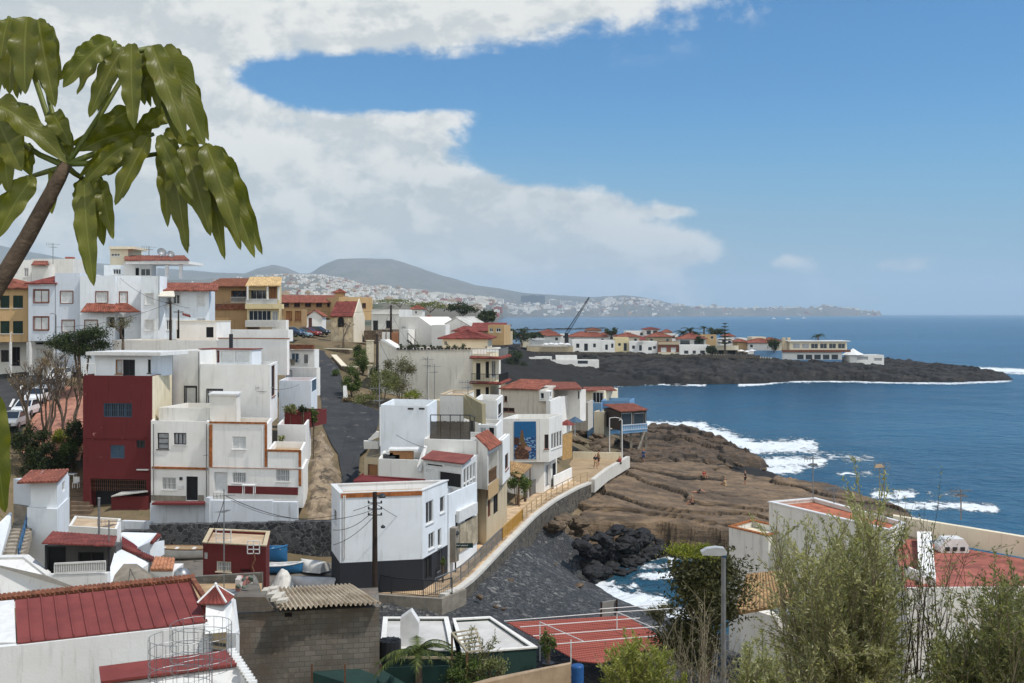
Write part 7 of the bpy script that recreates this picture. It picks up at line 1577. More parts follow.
# ================================================================ poles, lamps, aerials, wires
WOODPOLE = pbr('tarred_wood_pole',lin(58,46,38),lin(40,32,28),scale=3,bump=.3)
t = thing('utility_pole','tall dark wooden utility pole with a street lamp beside the black based house','utility pole',pt(375,597,72))
m = MB();a,b_ = pt(375,597,72),pt(374.8,492,72);m.tube([a - Vector((0,0,1)),b_],[.2,.14],10);m.build('pole',WOODPOLE,t)
m = MB();m.tube([pt(375,497,72),pt(378,495.5,71.5),pt(381,496,71)],.04,6);m.lathe(pt(382,497.5,70.9),[(.22,0),(.26,.08),(.18,.2),(.05,.26)],10);m.build('lamp_head',METAL_DK,t)
m = MB()
for py in (503,509,515): p = pt(375,py,72);m.bar(p - Vector((.45,0,0)),p + Vector((.45,0,0)),.06);[m.lathe(p + Vector((d,0,.02)),[(.05,0),(.06,.08),(.02,.14)],6) for d in (-.4,.4)]
m.lathe(pt(383,528,71.6),[(.12,0),(.15,.1),(.04,.2)],8);m.build('insulator',METAL_DK,t)
for px,y0,y1,Y,lb,w in ((377.2,334,410,140,'brown wooden pole on the bushy slope above the tall white block',.16),(391,305,345,168,'dark wooden pole beside the stone ruin',.18),(170.5,301,340,113,'dark wooden pole in front of the pale blue building',.14),(178.5,310,324,116,'short dark pole on the roof beside the red tile canopy',.1)):
 m = MB();a = pt(px,y1,Y);m.tube([a - Vector((0,0,.6)),pt(px,y0,Y)],[w,w * .75],8);q = pt(px,y0 + 2,Y);m.bar(q - Vector((.5,0,0)),q + Vector((.5,0,0)),.08);solo(m,'utility_pole',WOODPOLE,lb,'utility pole','wooden poles')
def antenna(px,y0,y1,Y,lb,grp='roof aerials',s=1.0):
 t = thing('antenna',lb,'antenna',pt(px,y1,Y),grp);m = MB();m.tube([pt(px,y1,Y),pt(px,y0,Y)],.035 * s,6);m.build('mast',METAL_G,t);m = MB()
 for k,(d,L) in enumerate(((.06,1.2),(.2,.9))):
  p = pt(px,y0,Y).lerp(pt(px,y1,Y),d);ax = Vector((.8,.3,0)).normalized() if k == 0 else Vector((.3,.8,0)).normalized();m.bar(p - ax * L * .5 * s,p + ax * L * .5 * s,.03 * s)
  for i in range(7): q = p + ax * L * s * (i / 6 - .5);e = Vector((-ax.y,ax.x,0)) * (.35 - .03 * i) * s;m.bar(q - e,q + e,.018 * s);m.bar(q - Vector((0,0,.18 * s)),q + Vector((0,0,.18 * s)),.016 * s) if k == 0 and i < 3 else None
 m.build('aerial',METAL_G,t);return t
for a in ((427.5,357,400,132,'tall aerial mast left of two against the long blank wall'),(434.5,364,405,131,'second aerial mast against the long blank wall'),(379.5,383,470,96,'thin pale aerial pole beside the tall white block'),(468,380,418,104,'aerial behind the reed screen'),(53,243,264,147,'slim aerial above the flat white house behind the apartments'),(149,246,264,131,'aerial on the tiled roof terrace next to the dishes'),(265,386,412,97,'short aerial on the white terrace by the roof cupboards'),
          (813,456,498,67,'tall aerial on the grey white seafront house'),(834,487,503,63,'short brown aerial mast on the grey white seafront house'),(961,489,520,57,'ladder shaped aerial above the pale parapet')): antenna(*a,s=1.0 if a[3] < 70 else 1.3)
t = thing('antenna','tall square frame aerial on the roof edge of the seafront house','antenna',pt(882,515,59));m = MB()
for dx in (-.12,.12): m.tube([pt(882,520,59) + Vector((dx,0,0)),pt(882,463,59) + Vector((dx,0,0))],.03,5)
for i in range(9): p = pt(882,516 - i * 6,59);m.bar(p - Vector((.12,0,0)),p + Vector((.12,0,0)),.02)
m.build('mast',METAL_G,t);m = MB()
for y in (463,466.5,470): p = pt(882,y,58.9);m.bar(p - Vector((.42,0,0)),p + Vector((.42,0,0)),.025)
for dx in (-.4,-.13,.13,.4): m.bar(pt(882,463,58.9) + Vector((dx,0,0)),pt(882,471,58.9) + Vector((dx,0,0)),.02)
m.build('frame',METAL_G,t);m = MB();p = pt(880,468,58.8);m.prism([p + Vector((-.28,0,0)),p + Vector((.25,0,.03)),p + Vector((.1,0,.2)),p + Vector((-.2,0,.18))],(0,.06,0));m.build('reflector',ROOF_TAN,t)
t = antenna(224,489,600,60,'tall thin grey aerial pole rising from the sandy terrace of the low block wall',s=.9)
for a,b_,sag in ((pt(375,503,72),pt(231,500,86),1.2),(pt(375,509,72),pt(333,530,73.4),.4),(pt(375,503,72),pt(470,528,84),.8),(pt(375,515,72),pt(333,545,73.4),.3),(pt(170,303,113),pt(55,327,121),.6),(pt(391,308,168),pt(279,303,164),1.0),(pt(377,336,140),pt(391,308,168),.5),(pt(377,336,140),pt(428,400,92),1.2),(pt(376,420,97),pt(426,448,86),.3),(pt(170,303,113),pt(245,289,162),1.5),(pt(375,509,72),pt(224,495,60),1.0),(pt(265,388,97),pt(200,372,98),.4),(pt(265,388,97),pt(300,384,106),.3),(pt(379.5,386,96),pt(331,495,77),1.2),(pt(379.5,386,96),pt(377,338,140),.8),(pt(455,540,80),pt(470,500,85),.4),(pt(427,360,132),pt(391,312,168),1.0),(pt(155,440,91),pt(208,455,90),.5),(pt(120,278,120),pt(170,303,113),.5),(pt(121,540,69),pt(146,590,55),.6),(pt(224,500,60),pt(203,548,70),.4)):
 m = MB();m.tube([a.lerp(b_,i / 12) - Vector((0,0,sag * 4 * (i / 12) * (1 - i / 12))) for i in range(13)],.018,4)
 solo(m,'overhead_wire',METAL_DK,'thin dark overhead wire strung between poles and house walls','wire','overhead wires')
def lamp_post(name,lb,px,y0,y1,Y,arm,mat,head,r=.06):
 t = thing(name,lb,'street lamp',pt(px,y1,Y));m = MB();a,b_ = pt(px,y1,Y),pt(px,y0,Y);m.tube([a - Vector((0,0,.5)),a + Vector((0,0,.8)),b_],[r * 1.5,r,r * .8],8);m.build('pole',mat,t);m = MB()
 if arm == 'globe': m.lathe(b_,[(.26,-.02),(.27,.04),(.2,.2),(.05,.28)],12)
 else: e = pt(*arm,Y);m.tube([b_,b_.lerp(e,.5) + Vector((0,0,.12)),e],r * .6,6)
 m.build('lamp_head',head,t);return t
lamp_post('street_lamp','dark green promenade lamp with a domed cap above the name board',455.5,534,589,80,'globe',METAL_DK,METAL_DK)
t = thing('sign_board','dark green name board with pale lettering on the promenade lamp post','sign',pt(462,548,79.8));m = MB();a,b_ = pt(451,547.8,79.8),pt(473,547.8,79.8);m.obox(a,b_ - a,(0,.05,0),(0,0,.32));m.build('board',pbr('dark_green_enamel',lin(24,48,48),rough=.5,bump=0),t)
m = MB();L_ = b_.x - a.x
for x0,x1 in ((.20,.40),(.44,.78)):
 k = int((x1 - x0) * 20)
 for i in range(k): q = a.x + L_ * (x0 + (x1 - x0) * (i + .1) / k);w = L_ * (x1 - x0) / k;m.box(q,79.77,a.z + .13,q + w * .3,79.79,a.z + .2);m.box(q + w * .31,79.77,a.z + .13 + .05 * (i % 2),q + w * .75,79.79,a.z + .15 + .05 * (i % 2))
m.build('lettering',FRAME_W,t)
lamp_post('street_lamp','pale lamp post on the promenade beside the ochre railing',499.3,511,541,97,(502,512),METAL_W,METAL_W,.05)
lamp_post('street_lamp','slim pale double lamp post at the end of the terrace',609.5,418,472,142,(621,418.5),METAL_W,METAL_W,.07)
lamp_post('street_lamp','grey post at the corner of the terrace under the blue restaurant',622,420,458,150,(619,420.5),METAL_W,METAL_W,.09)
lamp_post('street_lamp','grey street lamp in front of the pale blue building',56,315,372,119,(50,314),METAL_G,METAL_G,.07)
lamp_post('street_lamp','thin pale pole in front of the ochre building at the left',10.7,333,372,118,(12,333),METAL_W,METAL_W,.05)
t = thing('street_lamp','near grey street lamp with long flat head in the bottom bushes','street lamp',pt(723.5,760,30),None);m = MB();m.tube([pt(723.5,760,30),pt(723.5,556,30)],[.075,.06],10);m.build('pole',METAL_G,t)
m = MB();P_ = [(701,551.5),(707,548),(716,546.8),(724,547.8),(726.5,551)];a = [pt(x,y,30) for x,y in P_];low = [pt(726,554.5,30),pt(718,555.2,30),pt(702,554.5,30)];m.prism([v - Vector((0,.1,0)) for v in a + low],(0,.26,0));m.build('lamp_head',pbr('grey_cast_head',lin(176,178,178),scale=3,rough=.5),t);m = MB();m.tube([pt(723.5,557,30),pt(724.5,554.6,30)],.07,8);m.build('collar',METAL_BL,t)
m = MB();a = pt(99,538,66);m.tube([a,pt(99,499,66)],.07,8);m.lathe(pt(99,499,66),[(.09,0),(.1,.05),(.03,.1)],8);solo(m,'flue_pipe',METAL_G,'pale flue pipe standing on the white store roof','pipe')
t = antenna(109,520,548,62.5,'dark aerial mast at the right end of the red tiled awning')
# ================================================================ cars
def make_car(body,name='parked_car'):
 t = thing(name,None,'car',(0,0,0));L,W = 4.2,1.72;S = [(-2.1,.35,.75),(-2.05,.3,.95),(-1.5,.28,1.02),(-.95,.28,1.02),(.9,.28,.98),(1.75,.3,.86),(2.08,.34,.62)];m = MB();n = len(S);ring = []
 for x,z0,z1 in S:
  w = W / 2 * (1 - .08 * abs(x / 2.1) ** 3);ring.append([(x,-w * .92,z0),(x,-w,(z0 + z1) * .5),(x,-w * .94,z1),(x,w * .94,z1),(x,w,(z0 + z1) * .5),(x,w * .92,z0)])
 for a,b_ in zip(ring,ring[1:]):
  for k in range(6): q = (k + 1) % 6;m.poly([a[k],b_[k],b_[q],a[q]])
 m.poly(ring[0]);m.poly(ring[-1][::-1]);C = [[(-1.75,-.74,1.0),(-1.75,.74,1.0),(1.15,.74,.95),(1.15,-.74,.95)],[(-1.2,-.6,1.46),(-1.2,.6,1.46),(.25,.6,1.47),(.25,-.6,1.47)]]
 m.poly(C[1][::-1])
 for k in range(4):
  for s in (0,1): a,b_ = Vector(C[0][k]),Vector(C[1][k]);d = (Vector(C[0][(k + 1) % 4]) - a).normalized() * .07
  m.bar(C[0][k],C[1][k],.08)
 m.box(-1.28,-.66,1.44,.3,.66,1.49);m.build('body',body,t,False)
 m = MB()
 for k in range(4): q = (k + 1) % 4;m.poly([C[0][k],C[0][q],C[1][q],C[1][k]])
 m.build('window_glass',GLASS,t)
 for x in (-1.3,1.3):
  for y in (-.86,.68):
   m = MB();P_ = [(x + .32 * math.cos(a),y,.32 + .32 * math.sin(a)) for a in np.linspace(0,2 * math.pi,15)[:-1]];m.prism(P_,(0,.2,0));w = m.build('wheel',FRAME_DK,t);m = MB();P_ = [(x + .19 * math.cos(a),y - .012 if y < 0 else y + .212,.32 + .19 * math.sin(a)) for a in np.linspace(0,2 * math.pi,13)[:-1]];m.prism(P_,(0,.02 if y < 0 else -.02,0));m.build('rim',METAL_G,w)
 for y in (-.62,.42): m = MB();m.box(2.0,y,.62,2.09,y + .2,.78);m.build('headlight',SHUT_W,t);m = MB();m.box(-2.11,y,.7,-2.03,y + .2,.84);m.build('tail_light',TILE_RED,t)
 m = MB();m.box(2.02,-.4,.38,2.11,.4,.56);m.build('grille',FRAME_DK,t);return t
cars = {k: pbr('car_paint_' + k,lin(*c_),scale=1,rough=.25,bump=0,spec=.5) for k,c_ in (('white',(222,224,226)),('silver',(160,164,168)),('dark',(52,54,58)),('red',(150,60,50)),('blue',(64,80,104)),('cyan',(120,146,156)))}
first = {}
for px,py,Y,rz,c_,lb,grp in ((14,428,102,-84,'silver','nearest parked car at the left edge, silver and half behind leaves','cars parked along the street'),(26.5,418.5,106,-84,'white','white parked car second from the near end of the street row','cars parked along the street'),(38.5,408,110.5,-84,'white','white parked car in the middle of the street row','cars parked along the street'),(51,400.5,114.5,-84,'white','white parked car farther up the street row','cars parked along the street'),(60,393,119,-84,'white','farthest white car of the street row under the bare trees','cars parked along the street'),
                         (291,341.2,180,-20,'blue','dark blue parked car left in the car park by the chapel','cars by the chapel'),(299,339.7,184,-20,'cyan','pale blue grey car parked by the chapel','cars by the chapel'),(308.5,338.5,188,-20,'red','red car parked by the chapel','cars by the chapel'),(317.5,337.8,191,-20,'dark','dark car parked nearest the chapel','cars by the chapel')):
 if c_ not in first: first[c_] = make_car(cars[c_]);o = first[c_]
 else: o = copy_tree(first[c_])
 p = pt(px,py,Y);p.z = max(p.z if Y > 150 else 0,gh(p.x,p.y) + .1);o.location = p;o.rotation_euler = (0,0,rad(rz));tag(o,lb,'car',grp)
# ================================================================ people
SKIN = pbr('skin',lin(176,128,102),rough=.6,bump=0);HAIR = pbr('dark_hair',lin(44,34,28),rough=.7,bump=.2)
def person(lb,loc,rz,pose,top=None,bottom=None,bare=False):
 J = {'pelvis': (0,0,.95),'waist': (0,.0,1.1),'chest': (0,0,1.34),'neck': (0,0,1.5),'jaw': (0,.02,1.57),'head': (0,.01,1.68),'crown': (0,0,1.76)}
 for s,q in (('l',-1),('r',1)):
  J.update({s + 'sh': (.18 * q,0,1.43),s + 'el': (.25 * q,-.02,1.14),s + 'wr': (.26 * q,.06,.9),s + 'pa': (.26 * q,.08,.83),s + 'hip': (.1 * q,0,.9),s + 'kn': (.11 * q,.03,.5),s + 'an': (.11 * q,-.02,.1),s + 'to': (.12 * q,.17,.03)})
  for i in range(5): J[s + 'f%d' % i] = ((.26 + (i - 2) * .018) * q,.10 + (.03 if i == 0 else 0),.76 + (.03 if i in (0,4) else 0))
 J = {k: Vector(v) for k,v in J.items()}
 if pose == 'sit':
  for k in J: J[k] -= Vector((0,0,.80))
  for s,q in (('l',-1),('r',1)): J[s + 'kn'] = Vector((.14 * q,.42,.42));J[s + 'an'] = Vector((.14 * q,.62,.06));J[s + 'to'] = Vector((.15 * q,.8,.03));d = Vector((0,.26,.12));J[s + 'el'] += Vector((.02 * q,.14,.06));[J.__setitem__(s + k,J[s + k] + d) for k in ('wr','pa','f0','f1','f2','f3','f4')]
 if pose == 'walk': J['lkn'] += Vector((0,.14,.03));J['lan'] += Vector((0,.22,0));J['lto'] += Vector((0,.24,.02));J['ran'] += Vector((0,-.25,.06));J['rto'] += Vector((0,-.25,.02));J['rkn'] += Vector((0,-.06,0));[J.__setitem__(k,J[k] + Vector((0,.15,.03))) for k in J if k[0] == 'r' and k[1:] in ('wr','pa','f0','f1','f2','f3','f4')]
 if pose == 'lie':
  J = {k: Vector((v.x,v.z - .9,.13 + v.y * .6)) for k,v in J.items()};[J.__setitem__(s + 'kn',J[s + 'kn'] + Vector((0,.05,.3))) for s in 'lr']
 R_ = {'pelvis': .15,'waist': .13,'chest': .16,'neck': .06,'jaw': .08,'head': .1,'crown': .07,'sh': .07,'el': .045,'wr': .03,'pa': .035,'hip': .1,'kn': .06,'an': .042,'to': .035}
 E = [('pelvis','waist'),('waist','chest'),('chest','neck'),('neck','jaw'),('jaw','head'),('head','crown')]
 for s in 'lr': E += [('chest',s + 'sh'),(s + 'sh',s + 'el'),(s + 'el',s + 'wr'),(s + 'wr',s + 'pa'),('pelvis',s + 'hip'),(s + 'hip',s + 'kn'),(s + 'kn',s + 'an'),(s + 'an',s + 'to')] + [(s + 'pa',s + 'f%d' % i) for i in range(5)]
 def skin(name,keys,grow,mat,parent):
  ks = [k for k in J if k in keys];idx = {k: i for i,k in enumerate(ks)};me = bpy.data.meshes.new(name);me.from_pydata([J[k] for k in ks],[(idx[a],idx[b_]) for a,b_ in E if a in idx and b_ in idx],[]);o = bpy.data.objects.new(name,me);col.objects.link(o)
  o.modifiers.new('s','SKIN');o.modifiers.new('u','SUBSURF').levels = 1
  for k,i in idx.items(): r = R_.get(k,R_.get(k[1:],.010)) + grow;me.skin_vertices[0].data[i].radius = (r,r * (.72 if k in ('chest','waist','pelvis') else 1));me.skin_vertices[0].data[i].use_root = (i == 0)
  ev = o.evaluated_get(bpy.context.evaluated_depsgraph_get());m2 = bpy.data.meshes.new_from_object(ev);m2.materials.clear();m2.materials.append(mat);m2.polygons.foreach_set('use_smooth',[True] * len(m2.polygons));bpy.data.objects.remove(o)
  o = bpy.data.objects.new(name,m2);col.objects.link(o);o.parent = parent;return o
 t = thing('person',lb,'person',loc);skin('body',set(J),0,SKIN,t)
 if top: skin('shirt',{'waist','chest','lsh','rsh','lel','rel','pelvis'},.014,top,t)
 if bottom: skin('trousers',{'pelvis','lhip','rhip','lkn','rkn'} | (set() if bare else {'lan','ran'}),.014,bottom,t)
 m = MB();h_ = J['crown'] ;m.lathe(h_ - Vector((0,.025,.1)),[(.098,-.03),(.108,.04),(.09,.11),(.03,.145)],10);o = m.build('hair',HAIR,t);t.rotation_euler = (0,0,rz);return t
def cl(n,*c_): return pbr('cloth_' + n,lin(*c_),rough=.9,bump=.1)
DK,BL_,BG,RD,WHT = cl('dark',40,42,48),cl('blue',48,84,132),cl('beige',176,150,116),cl('red',150,60,54),cl('white',214,212,206)
deps = bpy.context.evaluated_depsgraph_get
def on_rock(px,py):
 dg = bpy.context.evaluated_depsgraph_get();o = Vector((0,0,H));d = Vector(((px - 512) / F,1,-(py - HOR) / F)).normalized();hit = sc.ray_cast(dg,o + d * 60,d);return hit[1] if hit[0] else gz(px,py,3)
for px,py,rz,pose,top,bot,lb in ((745.3,484.5,60,'stand',DK,DK,'person in dark clothes standing near the outer edge of the rock shelf'),(643.5,462,160,'stand',BL_,BL_,'person in blue standing on the rocks beyond the terrace'),(725,486,40,'sit',BG,BG,'person in pale clothes sitting on the shelf left of the standing figure'),(692.5,504.5,100,'sit',None,DK,'bare chested person sitting in a hollow of the rock shelf'),(704,477.5,200,'sit',RD,BG,'person in red and beige sitting on the upper rock shelf'),(698,493,80,'lie',None,DK,'sunbather lying on the rock shelf'),
                                       (598.5,466,120,'stand',BG,DK,'person in beige top on the terrace beside the seawall'),(595.5,469,200,'walk',DK,BG,'person in dark top walking on the terrace beside the seawall'),(620,464,30,'sit',RD,DK,'person in red sitting on the seawall by the lamp')):
 p = on_rock(px,py);person(lb,p + Vector((0,0,.0)),rad(rz),pose,top,bot,True)
# ================================================================ terrace clutter
def crate_table(px,py,Y,lb):
 m = MB();p = pt(px,py,Y);m.box(p.x - .5,Y - .35,p.z + .68,p.x + .5,Y + .35,p.z + .73)
 for dx in (-.44,.38):
  for dy in (-.3,.24): m.box(p.x + dx,Y + dy,p.z,p.x + dx + .06,Y + dy + .06,p.z + .679)
 solo(m,'table',METAL_W,lb,'table')
crate_table(70,482.5,94,'blue white garden table on the steps left of the oxblood building');crate_table(249,494,87,'white table on the terrace in front of the orange banded house')
def chair(px,py,Y,lb):
 m = MB();p = pt(px,py,Y);m.box(p.x - .22,Y - .22,p.z + .42,p.x + .22,Y + .22,p.z + .46);m.box(p.x - .22,Y + .18,p.z + .47,p.x + .22,Y + .22,p.z + .9)
 for dx in (-.22,.18):
  for dy in (-.22,.18): m.box(p.x + dx,Y + dy,p.z,p.x + dx + .04,Y + dy + .04,p.z + .419)
 solo(m,'chair',METAL_W,lb,'chair')
chair(76,488,93.5,'white garden chair on the steps left of the oxblood building')
for px,py,Y,mt,lb in ((567,424,131,TILE_RED,'red sunshade beside the mural house'),(575,421,133,SHUT_B,'blue sunshade beside the mural house'),(303,358.5,127,WOOD_DARK,'dark table parasol among the roof terrace clutter'),(297,352.5,127,TILE_TAN,'straw parasol among the roof terrace clutter')):
 o = parasol(px,py - 4,Y,1.0,mat=mt,ht=2.2);tag(o,lb,'parasol')
for px,py,Y,s,mt,lb in ((311,363,126,.8,W_TERRA,'terracotta pot on the roof terrace near the car park'),(293,365,126,.8,CONC,'grey bin on the roof terrace near the car park'),(300,364.5,126,.7,FRAME_W,'white box on the roof terrace near the car park'),(615,486 - 19,140,.5,W_RED2,'dark red litter bin by the terrace seawall')):
 m = MB();m.lathe(pt(px,py,Y),[(.3 * s,0),(.42 * s,.75 * s),(.46 * s,.8 * s),(.36 * s,.81 * s)],10);solo(m,'pot',mt,lb,'pot')
# drain pipes
for px,y0,y1,Y in ((172.5,352,420,98.2),(206.5,424,500,89.8),(262,426,466,88.3),(153.5,424,500,90.6),(380,407,446,92.4),(470,352,400,133.8),(428,352,402,135.3),(502.5,420,460,114.5),(198.5,352,420,98.1),(118,276,312,120.6),(159,276,330,119.4),(540,420,460,114.8)):
 m = MB();a,b_ = pt(px,y1,Y - .06),pt(px,y0,Y - .06);m.tube([(a.x,a.y,a.z),(a.x,a.y,b_.z)],.045,6);solo(m,'drain_pipe',METAL_G if px % 2 else FRAME_W,'slim vertical drain pipe fixed to a white house wall','pipe','drain pipes on the white houses')
# ================================================================ vegetation
nr_ = np.random.default_rng(5)
def leafmat(key,c1,c2,c3=None,trans=.3,rough=.6):
 m = bpy.data.materials.new(key);m.use_nodes = True;t = NT(m.node_tree);r = t.node('ShaderNodeNewGeometry').outputs['Random Per Island']
 c = t.ramp(r,[(0,lin(*c1)),(.55,lin(*c2)),(1,lin(*(c3 or c2)))]);b = t.node('ShaderNodeBsdfPrincipled');t.put(b.inputs['Base Color'],c);b.inputs['Roughness'].default_value = rough;b.inputs['Specular IOR Level'].default_value = .3
 tr = t.node('ShaderNodeBsdfTranslucent');t.put(tr.inputs[0],t.mix(1.0,c,(1.2,1.25,.5),'MULTIPLY'));ms = t.node('ShaderNodeMixShader');ms.inputs[0].default_value = trans;t.l.new(b.outputs[0],ms.inputs[1]);t.l.new(tr.outputs[0],ms.inputs[2]);o = t.node('ShaderNodeOutputMaterial');t.l.new(ms.outputs[0],o.inputs[0]);return m
OLIVE = leafmat('olive_willow_leaf',(124,126,90),(154,154,116),(194,190,152),.42);OLIVED = leafmat('dark_olive_leaf',(86,92,58),(116,120,80),(156,156,108),.4)
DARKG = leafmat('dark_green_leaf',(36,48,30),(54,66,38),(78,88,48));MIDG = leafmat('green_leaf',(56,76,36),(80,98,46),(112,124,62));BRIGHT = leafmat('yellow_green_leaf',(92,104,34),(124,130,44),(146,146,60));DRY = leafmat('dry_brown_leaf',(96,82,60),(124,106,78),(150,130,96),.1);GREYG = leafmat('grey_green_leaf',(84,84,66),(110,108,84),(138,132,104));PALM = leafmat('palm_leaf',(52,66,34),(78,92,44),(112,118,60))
BARK = pbr('grey_brown_bark',lin(112,98,84),lin(78,68,58),scale=6,bump=.6,bscale=20);TWIG = pbr('pale_twig',lin(150,138,116),lin(112,102,84),scale=5,bump=.2);DTWIG = pbr('dark_twig',lin(84,72,58),lin(58,50,42),scale=5)
def leaves(name,P,mat,parent,size,aspect=.4,dirs=None,jitter=1.0):
 P = np.asarray(P,float) - np.array(OFF[parent.name]);n = len(P);d = nr_.normal(size=(n,3)) * jitter
 if dirs is not None: d = d + np.asarray(dirs)
 d /= np.linalg.norm(d,axis=1)[:,None] + 1e-9;q = nr_.normal(size=(n,3));s = np.cross(d,q);s /= np.linalg.norm(s,axis=1)[:,None] + 1e-9
 L = size * nr_.uniform(.65,1.35,n)[:,None];W = L * aspect * .5;V = np.stack([P,P + d * L * .45 + s * W,P + d * L,P + d * L * .45 - s * W],1).reshape(-1,3)
 me = bpy.data.meshes.new(name);me.vertices.add(4 * n);me.vertices.foreach_set('co',V.ravel());me.loops.add(4 * n);me.loops.foreach_set('vertex_index',np.arange(4 * n,dtype=np.int32));me.polygons.add(n);me.polygons.foreach_set('loop_start',np.arange(0,4 * n,4,dtype=np.int32));me.update(calc_edges=True)
 me.materials.append(mat);o = bpy.data.objects.new(name,me);col.objects.link(o);o.parent = parent;OFF[o.name] = OFF[parent.name];return o
def clump_points(c,r,n,k,spread=.42):
 c = np.array(c);r = np.array(r);u = nr_.normal(size=(k,3));u /= np.linalg.norm(u,axis=1)[:,None];cc = u * nr_.uniform(.45,.95,(k,1));i = nr_.integers(0,k,n);p = cc[i] + nr_.normal(size=(n,3)) * spread * .5 * nr_.uniform(.5,1.2,(k,1))[i];return c + p * r
def shrub(name,lb,px,py,Y,w,hgt,mat,n,size,group=None,cat='shrub',k=9,aspect=.5,stems=5,trunk=None,sink=.25):
 b_ = pt(px,py,Y);W,Hh = w * Y / F / 2,hgt * Y / F;sink = min(6,max(sink,b_.z - gh(b_.x,b_.y) + .2)) if 70 < Y < 200 and sink else sink;t = thing(name,lb,cat,b_,group);m = MB()
 for i in range(stems):
  a = rnd.uniform(0,6.28);e = b_ + Vector((math.cos(a) * W * .6,math.sin(a) * W * .6,Hh * rnd.uniform(.5,.9)));mid = b_.lerp(e,.5) + Vector((0,0,Hh * .12));m.tube([b_ + Vector((math.cos(a) * .03,math.sin(a) * .03,-sink)),mid,e],[.05 * (trunk or 1),.035 * (trunk or 1),.012],5)
 m.build('branches' if not trunk else 'trunk',BARK,t);leaves('crown' if trunk else 'foliage',clump_points((b_.x,b_.y,b_.z + Hh * (.55 if not trunk else .68)),(W,W,Hh * (.5 if not trunk else .36)),n,k),mat,t,size,aspect);return t
def bare_tree(lb,px,py,Y,hgt,wpx,group,leafy=0,mat=DRY):
 b_ = pt(px,py,Y);Hh = hgt * Y / F;W = wpx * Y / F / 2;t = thing('bare_tree',lb,'tree',b_,group);m = MB();tips = []
 def br(p,d,L,r,g):
  q = p + d * L + Vector((0,0,.06 * L));mid = p.lerp(q,.5) + Vector((rnd.uniform(-1,1),rnd.uniform(-1,1),rnd.uniform(-.4,.4))) * L * .09;m.tube([p,mid,q],[r,r * .85,r * .68],6,True)
  if g == 0: tips.append(q);return
  for _ in range(rnd.choice((2,3,3)) if g > 1 else 4):
   a = rnd.uniform(0,6.28);nd = (d + Vector((math.cos(a) * W / Hh * 1.5,math.sin(a) * W / Hh * 1.5,rnd.uniform(-.15,.35))) * .75).normalized();br(q,nd,L * rnd.uniform(.55,.8),r * .62,g - 1)
 m.tube([b_ - Vector((0,0,min(6,max(.4,b_.z - gh(b_.x,b_.y) + .2)))),b_ - Vector((0,0,.2))],[.2,.17],6);br(b_ - Vector((0,0,.3)),Vector((rnd.uniform(-.12,.12),0,1)).normalized(),Hh * .40,.17,4);m.build('trunk',BARK,t)
 if leafy: leaves('crown',np.array([tips[i % len(tips)] + Vector((rnd.gauss(0,.2),rnd.gauss(0,.2),rnd.gauss(0,.15))) for i in range(leafy)]),mat,t,.16,.5)
 return t
G = 'bare trees along the street'
for i,(px,py,Y,hh,w,lf,lb) in enumerate(((28,474,96,88,40,220,'bare branching tree at the left end of the paved square'),(41,466,98,84,44,260,'bare tree second from the left on the paved square'),(50,456,100,76,36,200,'bare tree in the middle of the paved square'),(66,452,99,74,40,220,'slim bare tree on the paved square nearer the oxblood building'),(72,446,101,60,34,160,'shorter bare tree next to the oxblood building'),(36,398,118,44,50,420,'bare brown crowned tree in front of the ochre building'),(54,396,120,46,44,420,'bare brown crowned tree below the garage door'))): bare_tree(lb,px,py,Y,hh,w,G,lf)
bare_tree('dead leafless tree in front of the chapel wall',343.5,344,163,22,24,None);bare_tree('bare grey crowned tree before the pale blue apartment building',123,352,112,34,46,None,500,GREYG)
shrub('conifer','dark spreading conifer beside the pale blue apartment building',82,368,112,52,38,DARKG,11000,.26,cat='tree',k=26,trunk=2.4,aspect=.35)
for px,py,Y,w,hh,mt,lb in ((55,480,97,44,34,DARKG,'dark garden shrub under the bare trees left of the steps'),(72,470,97.5,26,26,MIDG,'green garden shrub close to the oxblood building'),(36,486,97,34,30,DARKG,'dark shrub above the white hut with the red roof'),(62,444,99,16,12,BRIGHT,'yellow flowering shrub in the garden by the square'),(40,462,97,40,30,DARKG,'dark hedge like shrub in the middle of the left garden'),(74,452,98,22,30,DARKG,'dark shrub between paved square and oxblood building'),(26,470,96,26,40,DARKG,'dark shrub at the left end of the garden')): shrub('garden_shrub',lb,px,py,Y,w,hh,mt,3400,.19,'shrubs below the paved square')
